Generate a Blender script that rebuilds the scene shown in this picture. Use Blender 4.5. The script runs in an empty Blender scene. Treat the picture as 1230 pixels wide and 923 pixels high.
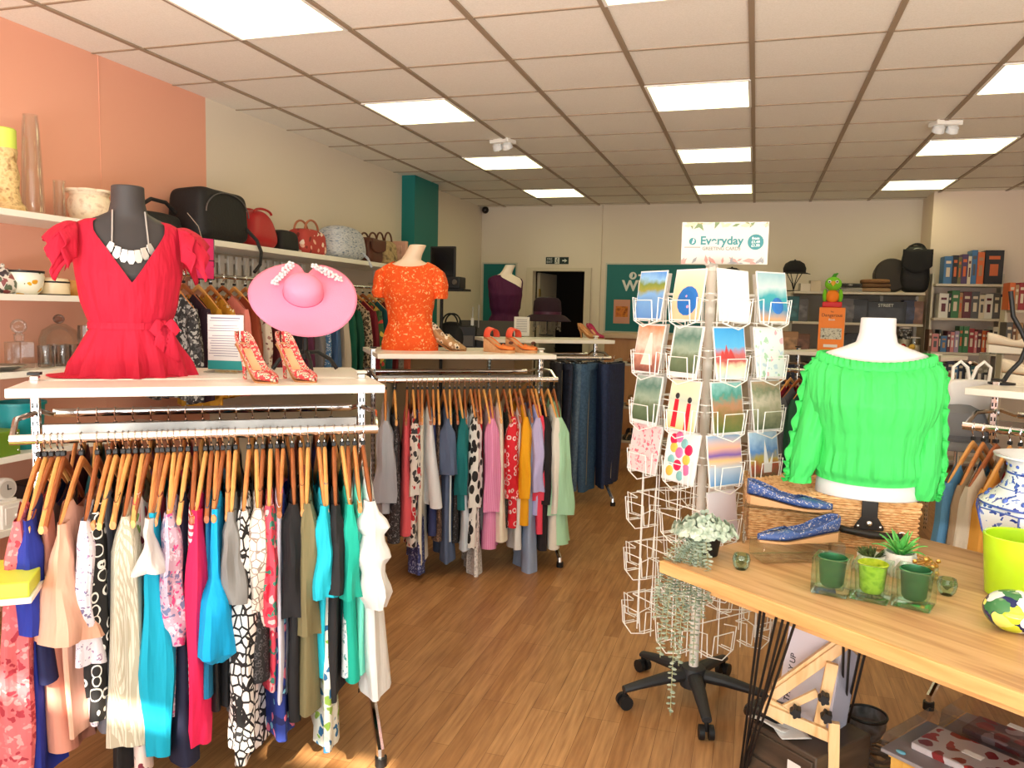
import bpy, bmesh, math, random
from mathutils import Vector, Matrix, noise
PI = math.pi
random.seed(7)
C = bpy.context.scene.collection
# ---------------------------------------------------------------- camera calibration (from the ceiling grid)
F, YAW, PIT, ROL, HC = 941.56, 0.29872, 0.09416, 0.0227, 1.5
_D = Vector((-math.sin(YAW)*math.cos(PIT), math.cos(YAW)*math.cos(PIT), -math.sin(PIT)))
_r0 = Vector((math.cos(YAW), math.sin(YAW), 0)); _u0 = _r0.cross(_D)
_R = _r0*math.cos(ROL) + _u0*math.sin(ROL); _U = _u0*math.cos(ROL) - _r0*math.sin(ROL)
CAMP = Vector((0, 0, HC))
def ray(x, y): return _D + _R*((x-615)/F) - _U*((y-461.5)/F)
def atZ(x, y, z): v = ray(x, y); return CAMP + v*((z-HC)/v.z)
def atY(x, y, Y): v = ray(x, y); return CAMP + v*(Y/v.y)
def atX(x, y, X): v = ray(x, y); return CAMP + v*(X/v.x)
# ---------------------------------------------------------------- colours and materials
def lin(c):
    return tuple((v/12.92 if v <= .04045 else ((v+.055)/1.055)**2.4) for v in (a/255 for a in c))
_M = {}
def _new(name):
    m = bpy.data.materials.new(name); m.use_nodes = True
    nt = m.node_tree; b = nt.nodes['Principled BSDF']
    return m, nt, b
def col4(c): return (*lin(c), 1)
def pm(name, c, rough=.6, metal=0., trans=0., ior=1.45, spec=None, bump=0, bscale=60, sheen=0, coat=0, emit=None, es=0, alpha=1, cloth=0):
    if name in _M: return _M[name]
    m, nt, b = _new(name)
    b.inputs['Base Color'].default_value = col4(c)
    b.inputs['Roughness'].default_value = rough; b.inputs['Metallic'].default_value = metal
    b.inputs['Transmission Weight'].default_value = trans; b.inputs['IOR'].default_value = ior
    if spec is not None: b.inputs['Specular IOR Level'].default_value = spec
    if coat: b.inputs['Coat Weight'].default_value = coat
    if alpha < 1: b.inputs['Alpha'].default_value = alpha
    if emit: b.inputs['Emission Color'].default_value = col4(emit); b.inputs['Emission Strength'].default_value = es
    if cloth:
        N = nt.nodes.new; L = nt.links.new; tc = N('ShaderNodeTexCoord'); mp = N('ShaderNodeMapping'); mp.inputs['Scale'].default_value = (30, 22, 4.5); n = N('ShaderNodeTexNoise'); n.inputs['Scale'].default_value = 1.; n.inputs['Detail'].default_value = 2
        bp = N('ShaderNodeBump'); bp.inputs['Strength'].default_value = cloth; bp.inputs['Distance'].default_value = .02
        L(tc.outputs['Object'], mp.inputs['Vector']); L(mp.outputs['Vector'], n.inputs['Vector']); L(n.outputs['Fac'], bp.inputs['Height']); L(bp.outputs['Normal'], b.inputs['Normal'])
    elif bump:
        tc = nt.nodes.new('ShaderNodeTexCoord'); n = nt.nodes.new('ShaderNodeTexNoise'); n.inputs['Scale'].default_value = bscale
        bp = nt.nodes.new('ShaderNodeBump'); bp.inputs['Strength'].default_value = bump; bp.inputs['Distance'].default_value = .01
        nt.links.new(tc.outputs['Object'], n.inputs['Vector']); nt.links.new(n.outputs['Fac'], bp.inputs['Height']); nt.links.new(bp.outputs['Normal'], b.inputs['Normal'])
    _M[name] = m
    return m
def ramp(nt, stops, interp='LINEAR'):
    r = nt.nodes.new('ShaderNodeValToRGB'); cr = r.color_ramp; cr.interpolation = interp
    while len(cr.elements) < len(stops): cr.elements.new(.5)
    for e, (p, c) in zip(cr.elements, stops): e.position = p; e.color = col4(c)
    return r
def pat(name, kind, cols, scale=20, rough=.75, stretch=(1, 1, 1), rot=(0, 0, 0), dens=.5, bump=0, seed=0., cloth=0):
    """patterned procedural material in object space"""
    if name in _M: return _M[name]
    m, nt, b = _new(name); N = nt.nodes.new; L = nt.links.new
    b.inputs['Roughness'].default_value = rough
    tc = N('ShaderNodeTexCoord'); mp = N('ShaderNodeMapping'); L(tc.outputs['Object'], mp.inputs['Vector'])
    mp.inputs['Scale'].default_value = stretch; mp.inputs['Rotation'].default_value = rot; mp.inputs['Location'].default_value = (seed, seed*.7, seed*.3)
    V = mp.outputs['Vector']; hgt = None
    if kind == 'stripes':
        w = N('ShaderNodeTexWave'); w.wave_type = 'BANDS'; w.bands_direction = 'X'; w.inputs['Scale'].default_value = scale; w.inputs['Distortion'].default_value = 0
        L(V, w.inputs['Vector']); r = ramp(nt, [(0, cols[0]), (dens, cols[1])], 'CONSTANT'); L(w.outputs['Fac'], r.inputs['Fac']); out = r.outputs['Color']
    elif kind == 'noise':
        n = N('ShaderNodeTexNoise'); n.inputs['Scale'].default_value = scale; n.inputs['Detail'].default_value = 3; L(V, n.inputs['Vector'])
        k = len(cols); r = ramp(nt, [(.3+.4*i/max(1, k-1), c) for i, c in enumerate(cols)]); L(n.outputs['Fac'], r.inputs['Fac']); out = r.outputs['Color']; hgt = n.outputs['Fac']
    elif kind == 'floral':      # blotches of several colours on a ground (cols[0])
        n = N('ShaderNodeTexNoise'); n.inputs['Scale'].default_value = scale*.7; L(V, n.inputs['Vector'])
        ad = N('ShaderNodeMixRGB'); ad.blend_type = 'ADD'; ad.inputs['Fac'].default_value = .06; L(V, ad.inputs[1]); L(n.outputs['Color'], ad.inputs[2])
        vo = N('ShaderNodeTexVoronoi'); vo.inputs['Scale'].default_value = scale; L(ad.outputs[0], vo.inputs['Vector'])
        sp = N('ShaderNodeSeparateColor'); L(vo.outputs['Color'], sp.inputs[0])
        k = len(cols)-1; r = ramp(nt, [(i/k, c) for i, c in enumerate(cols[1:])], 'CONSTANT'); L(sp.outputs[0], r.inputs['Fac'])
        lt = N('ShaderNodeMath'); lt.operation = 'LESS_THAN'; lt.inputs[1].default_value = dens; L(vo.outputs['Distance'], lt.inputs[0])
        mx = N('ShaderNodeMixRGB'); L(lt.outputs[0], mx.inputs['Fac']); mx.inputs[1].default_value = col4(cols[0]); L(r.outputs['Color'], mx.inputs[2]); out = mx.outputs[0]
    elif kind in ('rings', 'leopard', 'ringline'):
        vo = N('ShaderNodeTexVoronoi'); vo.inputs['Scale'].default_value = scale; vo.inputs['Randomness'].default_value = .8 if kind == 'rings' else .5 if kind == 'ringline' else 1; L(V, vo.inputs['Vector'])
        st = [(0, cols[0]), (.27, cols[1]), (.42, cols[0])] if kind == 'rings' else [(0, cols[0]), (.36, cols[1]), (.46, cols[0])] if kind == 'ringline' else [(0, cols[1]), (.26, cols[2] if len(cols) > 2 else cols[1]), (.5, cols[0])]
        r = ramp(nt, st, 'CONSTANT'); L(vo.outputs['Distance'], r.inputs['Fac']); out = r.outputs['Color']
    elif kind == 'cracks':      # lines between cells
        vo = N('ShaderNodeTexVoronoi'); vo.feature = 'DISTANCE_TO_EDGE'; vo.inputs['Scale'].default_value = scale; L(V, vo.inputs['Vector'])
        r = ramp(nt, [(0, cols[1]), (dens, cols[0])], 'CONSTANT'); L(vo.outputs['Distance'], r.inputs['Fac']); out = r.outputs['Color']
    elif kind == 'checks':
        br = N('ShaderNodeTexBrick'); br.inputs['Scale'].default_value = scale; L(V, br.inputs['Vector']); br.offset = 0
        br.inputs['Color1'].default_value = col4(cols[0]); br.inputs['Color2'].default_value = col4(cols[-1] if len(cols) > 2 else cols[0]); br.inputs['Mortar'].default_value = col4(cols[1]); br.inputs['Mortar Size'].default_value = dens*.1
        out = br.outputs['Color']
    elif kind == 'wood':
        n = N('ShaderNodeTexNoise'); n.inputs['Scale'].default_value = scale; n.inputs['Detail'].default_value = 5; n.inputs['Distortion'].default_value = .6; L(V, n.inputs['Vector'])
        k = len(cols); r = ramp(nt, [(.3+.4*i/max(1, k-1), c) for i, c in enumerate(cols)]); L(n.outputs['Fac'], r.inputs['Fac']); out = r.outputs['Color']
    L(out, b.inputs['Base Color'])
    if cloth:
        m2 = N('ShaderNodeMapping'); m2.inputs['Scale'].default_value = (30, 22, 4.5); n = N('ShaderNodeTexNoise'); n.inputs['Scale'].default_value = 1.; n.inputs['Detail'].default_value = 2
        bp = N('ShaderNodeBump'); bp.inputs['Strength'].default_value = cloth; bp.inputs['Distance'].default_value = .02
        L(tc.outputs['Object'], m2.inputs['Vector']); L(m2.outputs['Vector'], n.inputs['Vector']); L(n.outputs['Fac'], bp.inputs['Height']); L(bp.outputs['Normal'], b.inputs['Normal'])
    elif bump:
        bp = N('ShaderNodeBump'); bp.inputs['Strength'].default_value = bump; bp.inputs['Distance'].default_value = .004
        L(hgt or out, bp.inputs['Height']); L(bp.outputs['Normal'], b.inputs['Normal'])
    _M[name] = m
    return m
# ---------------------------------------------------------------- mesh builder
class MB:
    def __init__(s): s.v = []; s.f = []
    def add(s, vs, fs):
        o = len(s.v); s.v += [tuple(p) for p in vs]; s.f += [tuple(i+o for i in f) for f in fs]; return s
    def box(s, c, d, rz=0, M=None):
        x, y, z = (a/2 for a in d); cs, sn = math.cos(rz), math.sin(rz); vs = []
        for dz in (-z, z):
            for dx, dy in ((-x, -y), (x, -y), (x, y), (-x, y)):
                p = Vector((dx*cs-dy*sn, dx*sn+dy*cs, dz))
                if M is not None: p = M @ p
                vs.append((c[0]+p.x, c[1]+p.y, c[2]+p.z))
        return s.add(vs, [(3, 2, 1, 0), (4, 5, 6, 7), (0, 1, 5, 4), (1, 2, 6, 5), (2, 3, 7, 6), (3, 0, 4, 7)])
    def rings(s, rs, closed=True, cap0=True, cap1=True, loop=False):
        n = len(rs[0]); vs = [p for r in rs for p in r]; fs = []; m = len(rs)
        for i in range(m if loop else m-1):
            for j in range(n if closed else n-1):
                a, b = i*n+j, i*n+(j+1) % n; i2 = (i+1) % m; fs.append((a, b, i2*n+(j+1) % n, i2*n+j))
        if closed and cap0 and not loop: fs.append(tuple(range(n-1, -1, -1)))
        if closed and cap1 and not loop: fs.append(tuple((m-1)*n+j for j in range(n)))
        return s.add(vs, fs)
    def tube(s, pts, r, n=8, loop=False, rr=None, cap=True):
        P = [Vector(p) for p in pts]; m = len(P); rs = []; up = None
        for i, p in enumerate(P):
            a = P[(i-1) % m] if (i or loop) else p; b = P[(i+1) % m] if (i < m-1 or loop) else p
            t = (b-a); t = t.normalized() if t.length > 1e-9 else Vector((0, 0, 1))
            if up is None: up = Vector((0, 0, 1)) if abs(t.z) < .9 else Vector((1, 0, 0))
            x = t.cross(up)
            if x.length < 1e-6: x = t.orthogonal()
            x.normalize(); up = x.cross(t).normalized(); rad = rr[i] if rr else r
            rs.append([p + x*(math.cos(2*PI*j/n)*rad) + up*(math.sin(2*PI*j/n)*rad) for j in range(n)])
        return s.rings(rs, True, cap, cap, loop)
    def cyl(s, a, b, r, r2=None, n=16): return s.tube([a, b], r, n, rr=[r, r if r2 is None else r2])
    def lathe(s, prof, n=28, c=(0, 0, 0), M=None, cap0=True, cap1=True, ph=0):
        rs = []
        for r, z in prof:
            ring = []
            for j in range(n):
                p = Vector((r*math.cos(2*PI*j/n+ph), r*math.sin(2*PI*j/n+ph), z))
                if M is not None: p = M @ p
                ring.append(p+Vector(c))
            rs.append(ring)
        return s.rings(rs, True, cap0, cap1)
    def grid(s, fn, nu, nv, cu=False):
        vs = [fn(i/nu, j/nv) for j in range(nv+1) for i in range(nu if cu else nu+1)]; w = nu if cu else nu+1; fs = []
        for j in range(nv):
            for i in range(nu): i2 = (i+1) % w; fs.append((j*w+i, j*w+i2, (j+1)*w+i2, (j+1)*w+i))
        return s.add(vs, fs)
    def prism(s, out, a, b, M=None):
        """outline of (x,z) extruded along y from a to b"""
        n = len(out); vs = [Vector((x, y, z)) for y in (a, b) for x, z in out]
        if M is not None: vs = [M @ p for p in vs]
        fs = [tuple(range(n)), tuple(range(2*n-1, n-1, -1))] + [(j, n+j, n+(j+1) % n, (j+1) % n) for j in range(n)]
        return s.add(vs, fs)
    def sphere(s, c, r, n=12, sc=(1, 1, 1)):
        m = max(4, n//2+1)
        pr = [(math.sin(PI*i/m), -math.cos(PI*i/m)) for i in range(m+1)]; pr[0] = (.001, -1); pr[-1] = (.001, 1)
        return s.add([(c[0]+x*r*sc[0], c[1]+y*r*sc[1], c[2]+z*r*sc[2]) for a, z in pr for x, y in ((a*math.cos(2*PI*j/n), a*math.sin(2*PI*j/n)) for j in range(n))],
                     [(i*n+j, i*n+(j+1) % n, (i+1)*n+(j+1) % n, (i+1)*n+j) for i in range(m) for j in range(n)])
def mesh_of(mb, name, mat, smooth=True):
    me = bpy.data.meshes.new(name); me.from_pydata(mb.v, [], mb.f)
    bm = bmesh.new(); bm.from_mesh(me); bmesh.ops.recalc_face_normals(bm, faces=bm.faces[:]); bm.to_mesh(me); bm.free()
    if mat: me.materials.append(mat)
    if smooth:
        me.polygons.foreach_set('use_smooth', [True]*len(me.polygons)); me.set_sharp_from_angle(angle=math.radians(38))
    me.update(); return me
def obj(name, mb, mat, parent=None, smooth=True, bev=0, solid=0, sub=0, label=None):
    o = bpy.data.objects.new(name, mesh_of(mb, name, mat, smooth)); C.objects.link(o); o.parent = parent
    if solid: md = o.modifiers.new('thickness', 'SOLIDIFY'); md.thickness = solid; md.offset = 0
    if bev: md = o.modifiers.new('bevel', 'BEVEL'); md.width = bev; md.segments = 2; md.limit_method = 'ANGLE'
    if sub: md = o.modifiers.new('sub', 'SUBSURF'); md.levels = sub; md.render_levels = sub
    if label: o['label'] = label
    return o
def tag(o, label, cat, group=None, kind=None, loc=None, rz=None):
    o['label'] = label; o['category'] = cat
    if group: o['group'] = group
    if kind: o['kind'] = kind
    if loc is not None: o.location = loc
    if rz is not None: o.rotation_euler = (0, 0, rz)
    return o
def thing(name, label, cat, loc=(0, 0, 0), rz=0, group=None):
    o = bpy.data.objects.new(name, None); o.empty_display_size = .05; C.objects.link(o)
    return tag(o, label, cat, group, None, loc, rz)
def struct(name, mb, mat, **k):
    o = obj(name, mb, mat, **k); o['kind'] = 'structure'; return o
def dup(root, label, loc=None, rz=None, group=None):
    r = root.copy(); C.objects.link(r); r['label'] = label
    if loc is not None: r.location = loc
    if rz is not None: r.rotation_euler = (0, 0, rz)
    if group: r['group'] = group
    for ch in list(root.children):
        c = ch.copy(); C.objects.link(c); c.parent = r
        for g in list(ch.children):
            d = g.copy(); C.objects.link(d); d.parent = c
    return r
def text(name, body, size, mat, parent, loc, rot=(PI/2, 0, 0), ext=.0006, align='CENTER', bold=0, sx=1):
    cu = bpy.data.curves.new(name, 'FONT'); cu.body = body; cu.size = size; cu.extrude = ext; cu.align_x = align; cu.align_y = 'CENTER'; cu.offset = bold
    t = bpy.data.objects.new(name, cu); C.objects.link(t)
    dg = bpy.context.evaluated_depsgraph_get(); me = bpy.data.meshes.new_from_object(t.evaluated_get(dg)); C.objects.unlink(t); bpy.data.objects.remove(t)
    me.materials.clear(); me.materials.append(mat)
    o = bpy.data.objects.new(name, me); C.objects.link(o); o.parent = parent; o.location = loc; o.rotation_euler = rot; o.scale = (sx, 1, 1)
    return o
def n3(x, y, z, s=1.): return noise.noise(Vector((x*s, y*s, z*s)))
def thin(name, c=(248, 252, 250), rough=.03, fac=.5):
    if name in _M: return _M[name]
    m, nt, b = _new(name); N = nt.nodes.new; L = nt.links.new; nt.nodes.remove(b); out = nt.nodes['Material Output']
    tr = N('ShaderNodeBsdfTransparent'); tr.inputs[0].default_value = col4(c); gl = N('ShaderNodeBsdfGlossy'); gl.inputs['Roughness'].default_value = rough
    lw = N('ShaderNodeLayerWeight'); lw.inputs['Blend'].default_value = .35; mt = N('ShaderNodeMath'); mt.operation = 'MULTIPLY_ADD'; L(lw.outputs['Fresnel'], mt.inputs[0]); mt.inputs[1].default_value = fac; mt.inputs[2].default_value = .012
    mx = N('ShaderNodeMixShader'); L(mt.outputs[0], mx.inputs[0]); L(tr.outputs[0], mx.inputs[1]); L(gl.outputs[0], mx.inputs[2]); L(mx.outputs[0], out.inputs['Surface']); _M[name] = m; return m
WHITE = pm('white_paint', (240, 236, 228), .45); CHROME = pm('chrome', (225, 225, 225), .12, 1); BLACK = pm('black_plastic', (22, 22, 24), .5)
WIRE = pm('white_wire', (245, 243, 238), .4); GLASS = thin('clear_glass'); PAPER = pm('white_paper', (228, 226, 224), .7)
DARK = pm('dark_fabric', (28, 27, 30), .85, bump=.15); ACRYL = thin('clear_acrylic', (248, 252, 250), .04, .55)
DAY = 125; EXPO = .30; CEIL_FILL = 760
# ================================================================ SETTING
CE = 2.796; GX, GY = -.0827, 4.0105
XL, XR, YB, YF = -3.40, 3.70, 9.58, -1.30
def floor_mat():
    m, nt, b = _new('laminate_planks'); N = nt.nodes.new; L = nt.links.new
    tc = N('ShaderNodeTexCoord'); mp = N('ShaderNodeMapping'); mp.inputs['Rotation'].default_value = (0, 0, PI/2); L(tc.outputs['Object'], mp.inputs['Vector'])
    br = N('ShaderNodeTexBrick'); br.inputs['Scale'].default_value = 1; br.inputs['Brick Width'].default_value = .55; br.inputs['Row Height'].default_value = .067
    br.inputs['Mortar Size'].default_value = .0009; br.inputs['Bias'].default_value = 0; br.offset = .37; br.offset_frequency = 3
    br.inputs['Color1'].default_value = col4((198, 152, 104)); br.inputs['Color2'].default_value = col4((172, 124, 78)); br.inputs['Mortar'].default_value = col4((128, 88, 52))
    L(mp.outputs['Vector'], br.inputs['Vector'])
    mp2 = N('ShaderNodeMapping'); mp2.inputs['Scale'].default_value = (22, 1.6, 1); L(tc.outputs['Object'], mp2.inputs['Vector'])
    n = N('ShaderNodeTexNoise'); n.inputs['Scale'].default_value = 3; n.inputs['Detail'].default_value = 6; L(mp2.outputs['Vector'], n.inputs['Vector'])
    r = ramp(nt, [(.25, (175, 150, 125)), (.7, (255, 250, 240))]); L(n.outputs['Fac'], r.inputs['Fac'])
    mx = N('ShaderNodeMixRGB'); mx.blend_type = 'MULTIPLY'; mx.inputs['Fac'].default_value = .75; L(br.outputs['Color'], mx.inputs[1]); L(r.outputs['Color'], mx.inputs[2])
    L(mx.outputs[0], b.inputs['Base Color']); b.inputs['Roughness'].default_value = .38
    return m
struct('floor', MB().box(((XL+XR)/2, 4.1, -.05), (XR-XL+.2, 11.2, .1)), floor_mat(), smooth=False)
tile = pat('ceiling_tile', 'noise', [(234, 228, 216), (244, 238, 228)], 140, .9, bump=.05)
struct('ceiling', MB().box(((XL+XR)/2, 4.1, CE+.05), (XR-XL+.2, 11.2, .1)), tile, smooth=False)
g = MB()
for i in range(-5, 7):
    g.box((GX+.6*i, 4.1, CE-.004), (.026, 10.9, .010))
for j in range(-8, 10):
    g.box(((XL+XR)/2, GY+.6*j, CE-.002), (XR-XL, .015, .006))
struct('trim_1', g, pm('ceiling_grid_bar', (158, 138, 116), .5), smooth=False)
peach = pm('peach_wall_paint', (232, 168, 142), .7); cream = pm('cream_wall_paint', (228, 216, 198), .75); tealp = pm('teal_paint', (14, 116, 112), .55)
struct('wall_left', MB().box((XL-.05, (YF+4.30)/2, CE/2), (.1, 4.30-YF, CE)), peach, smooth=False)
struct('wall_left_back', MB().box((XL-.05, (4.30+YB)/2, CE/2), (.1, YB-4.30, CE)), cream, smooth=False)
struct('trim_2', MB().box((XL+.001, 3.45, 1.4), (.003, .006, CE-.02)), peach, smooth=False)
struct('wall_right', MB().box((XR+.05, 4.1, CE/2), (.1, 11, CE)), cream, smooth=False)
DX0, DX1, DZ = -2.70, -2.04, 1.995
w = MB(); w.box(((XL+DX0)/2, YB+.06, CE/2), (DX0-XL, .12, CE)); w.box(((DX1+XR)/2, YB+.06, CE/2), (XR-DX1, .12, CE)); w.box(((DX0+DX1)/2, YB+.06, (DZ+CE)/2), (DX1-DX0, .12, CE-DZ))
struct('wall_back', w, cream, smooth=False)
struct('wall_pier', MB().box(((1.672+XR)/2, 9.03+.275, CE/2), (XR-1.672, .55, CE)), pm('pier_paint', (230, 212, 194), .75), smooth=False)
struct('wall_pillar', MB().box((-3.33, 7.5, CE/2), (.14, .60, CE)), tealp, smooth=False)
struct('trim_3', MB().box((-1.885, YB-.02, CE/2), (.09, .04, CE)), cream, smooth=False)
fr = MB(); fr.box((DX0-.045, YB-.012, DZ/2), (.09, .03, DZ)); fr.box((DX1+.04, YB-.012, DZ/2), (.08, .03, DZ)); fr.box(((DX0+DX1)/2, YB-.012, DZ+.02), (DX1-DX0+.17, .03, .042))
struct('trim_4', fr, pm('door_frame_paint', (214, 202, 180), .5), smooth=False)
# the dark store room behind the open door
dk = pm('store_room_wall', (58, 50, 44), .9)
w = MB(); w.box((-2.4, 11.2, 1.3), (2.2, .08, 2.6)); w.box((-3.5, 10.4, 1.3), (.08, 1.6, 2.6)); w.box((-1.3, 10.4, 1.3), (.08, 1.6, 2.6)); w.box((-2.4, 10.45, 2.45), (2.2, 1.6, .08)); w.box((-2.4, 10.45, -.04), (2.2, 1.5, .08))
struct('wall_store', w, dk, smooth=False)
d = struct('door_1', MB().box((.0, .3, .99), (.04, .6, 1.97)), pm('door_paint', (196, 186, 166), .5), smooth=False, bev=.003); d.location = (DX0+.03, YB+.14, .005); d.rotation_euler = (0, 0, -.12)
h = obj('door_handle', MB().tube([(.025, .53, 1.0), (.07, .53, 1.0), (.07, .43, 1.0)], .009), CHROME, d)
obj('hinge', MB().box((.02, .0, 1.72), (.02, .03, .1)), pm('brass', (190, 160, 90), .3, 1), d)
# front wall with the shop window behind the camera
TX0, TX1, TZ0, TZ1 = -3.0, -.62, 2.42, 2.56  # slit above the window, added to let in a band of sun
WX0, WX1, WZ0, WZ1 = -3.1, 3.4, .25, 2.25
w = MB(); yw = YF-.06
w.box(((XL+XR)/2, yw, WZ0/2), (XR-XL, .12, WZ0)); w.box(((XL+WX0)/2, yw, 1.4), (WX0-XL, .12, 2.8)); w.box(((WX1+XR)/2, yw, 1.4), (XR-WX1, .12, 2.8))
w.box(((WX0+WX1)/2, yw, (WZ1+TZ0)/2), (WX1-WX0, .12, TZ0-WZ1)); w.box(((WX0+WX1)/2, yw, (TZ1+CE)/2), (WX1-WX0, .12, CE-TZ1))
w.box(((WX0+TX0)/2, yw, (TZ0+TZ1)/2), (TX0-WX0, .12, TZ1-TZ0)); w.box(((TX1+WX1)/2, yw, (TZ0+TZ1)/2), (WX1-TX1, .12, TZ1-TZ0))
for x in (-2.35, -1.75, -1.12): w.box((x, yw, (TZ0+TZ1)/2), (.05, .12, TZ1-TZ0))  # bars added to split that band into separate sun patches
struct('wall_front', w, cream, smooth=False)
w = MB()
for x in (-1.4, .6, 2.2): w.box((x, yw, (WZ0+WZ1)/2), (.06, .08, WZ1-WZ0))
struct('window_1', w, WHITE, smooth=False)
struct('sun_blocker', MB().box((.15, YF-1.9, 2.33), (7.4, 3.5, .03)), pm('sun_blocker_sheet', (60, 120, 118), .8), smooth=False)  # unseen slab added outside to keep direct sun off the main window
# ---- things on walls and ceiling
diff = pm('light_diffuser', (255, 253, 230), .4, emit=(255, 248, 185), es=4.0)
proto = None
for (i, nm) in ((-4, 'left'), (-1, 'middle'), (2, 'right')):
    for k, j in enumerate((-2, 1, 4, 7)):
        if nm == 'right' and j == -2: continue
        dist = {-2: 'nearest the front, cut by the photo edge' if nm == 'middle' else 'nearest the front', 1: 'second from the front' if nm != 'right' else 'nearest the front', 4: 'last but one before the back wall', 7: 'closest to the back wall'}[j]
        lab = f'square lit ceiling panel in the {nm} line, {dist}'
        loc = (GX+.6*i+.3, GY+.6*j+.3, CE-.006)
        if proto is None:
            t = thing('ceiling_light', lab, 'ceiling light', loc, 0, 'lit ceiling panels'); proto = t
            obj('diffuser', MB().box((0, 0, .001), (.556, .556, .004)), diff, t, smooth=False)
            f = MB(); 
            for a, b_ in ((0, .284), (0, -.284)): f.box((a, b_, -.001), (.584, .016, .010))
            for a, b_ in ((.284, 0), (-.284, 0)): f.box((a, b_, -.001), (.016, .552, .010))
            obj('frame', f, WHITE, t, smooth=False)
        else: dup(proto, lab, loc)
def emergency(lab, loc, rz):
    t = thing('emergency_light', lab, 'emergency light', loc, rz)
    obj('base', MB().box((0, 0, -.016), (.17, .12, .032)), WHITE, t, bev=.006)
    for s in (-1, 1):
        l = obj('lamp', MB().lathe([(.02, 0), (.036, -.01), (.04, -.045), (.036, -.05)], 16, (s*.045, -.02, -.028), Matrix.Rotation(.6, 3, 'X')), pm('lamp_housing', (228, 230, 230), .3), t)
        obj('lens', MB().lathe([(.034, -.0505), (.02, -.056), (.001, -.057)], 16, (s*.045, -.02, -.028), Matrix.Rotation(.6, 3, 'X')), GLASS, l)
    return t
emergency('twin white emergency spotlight on the ceiling left of the middle lights', atZ(604, 168, CE), -.3)
emergency('twin white emergency spotlight on the ceiling at the right', atZ(1136, 146, CE), .3)
t = thing('security_camera', 'small dark dome camera at the top of the back wall', 'security camera', atY(583, 252, YB-.06))
obj('mount', MB().cyl((0, .055, 0), (0, .02, 0), .04, .035), WHITE, t); obj('dome', MB().sphere((0, 0, -.005), .045, 14), pm('dark_dome', (38, 30, 26), .2), t)
# fire exit sign
a = atY(656, 309, YB); b = atY(683, 317.5, YB)
t = thing('exit_sign', 'small dark fire exit sign with arrow above the doorway', 'sign', ((a.x+b.x)/2, YB-.006, (a.z+b.z)/2)); W_, H_ = b.x-a.x, a.z-b.z
dkg = pm('sign_dark_green', (14, 40, 34), .5); wsg = pm('sign_white', (222, 224, 214), .5)
obj('plate', MB().box((0, 0, 0), (W_, .008, H_)), dkg, t, smooth=False)
text('lettering', 'FIRE\nEXIT', .037, wsg, t, (-W_*.33, -.005, 0))
obj('white_panel', MB().box((.0, -.005, 0), (W_*.2, .002, H_*.9)), wsg, t, smooth=False)
m = MB(); m.sphere((.006, -.007, .026), .008, 10, (1, .3, 1))
for p, q in (((.0, .016), (-.004, -.006)), ((-.004, -.006), (.012, -.016)), ((.012, -.016), (.008, -.034)), ((-.004, -.006), (-.018, -.03)), ((.0, .014), (.016, .004)), ((.0, .014), (-.016, .006))): m.tube([(p[0], -.007, p[1]), (q[0], -.007, q[1])], .0035, 6)
obj('running_figure', m, dkg, t)
obj('arrow', MB().prism([(-.03, .008), (.0, .008), (.0, .024), (.032, 0), (0, -.024), (0, -.008), (-.03, -.008)], -.006, -.004).add([], []), wsg, t, smooth=False).location = (W_*.33, 0, 0)
# teal notice boards
def board(name, lab, x0, x1, z0, z1):
    t = thing(name, lab, 'notice board', ((x0+x1)/2, YB-.008, (z0+z1)/2)); w, h = x1-x0, z1-z0
    obj('panel', MB().box((0, 0, 0), (w, .012, h)), pm('teal_board', (8, 112, 112), .5), t, smooth=False)
    f = MB(); f.box((0, -.002, h/2+.008), (w+.034, .018, .017)); f.box((0, -.002, -h/2-.008), (w+.034, .018, .017)); f.box((-w/2-.008, -.002, 0), (.017, .018, h)); f.box((w/2+.008, -.002, 0), (.017, .018, h))
    obj('frame', f, pm('board_frame', (200, 198, 184), .5), t, smooth=False); return t
board('notice_board', 'narrow teal board on back wall behind the purple mannequin', -3.36, -2.93, 1.0, 2.08)
t = board('notice_board', 'wide teal board with white lettering on the back wall', -1.765, -.56, 1.27, 2.08); bx, bz = (-1.765-.56)/2, 1.675
wt = pm('lettering_white', (226, 232, 226), .5)
def onb(px, py): p = atY(px, py, YB); return (p.x-bx, -.0085, p.z-bz)
p = onb(759, 344); text('lettering', 'WI', .175, wt, t, (p[0], p[1], p[2]), bold=.006)
p = onb(784, 331); obj('name_line', MB().box((p[0], p[1], p[2]), (.34, .002, .022)), wt, t, smooth=False)
p = onb(760.5, 331.5); m = MB(); m.lathe([(.045, 0), (.045, .002)], 24, p, Matrix.Rotation(PI/2, 3, 'X')); em = obj('emblem', m, wt, t, smooth=False)
obj('sail', MB().prism([(-.008, -.028), (.018, -.012), (.022, .01), (.004, .034)], -.0125, -.0105), pm('teal_board', (0, 0, 0)), em, smooth=False).location = (p[0], 0, p[2])
p = onb(747, 374.5); pic = obj('picture_card', MB().box(p, (.2, .004, .29)), pm('card_pink', (206, 150, 128), .6), t, smooth=False)
obj('picture', MB().box((p[0], p[1]-.003, p[2]), (.15, .003, .13)), pat('orange_picture', 'noise', [(140, 70, 30), (216, 130, 50), (190, 100, 60)], 18), pic, smooth=False)
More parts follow.
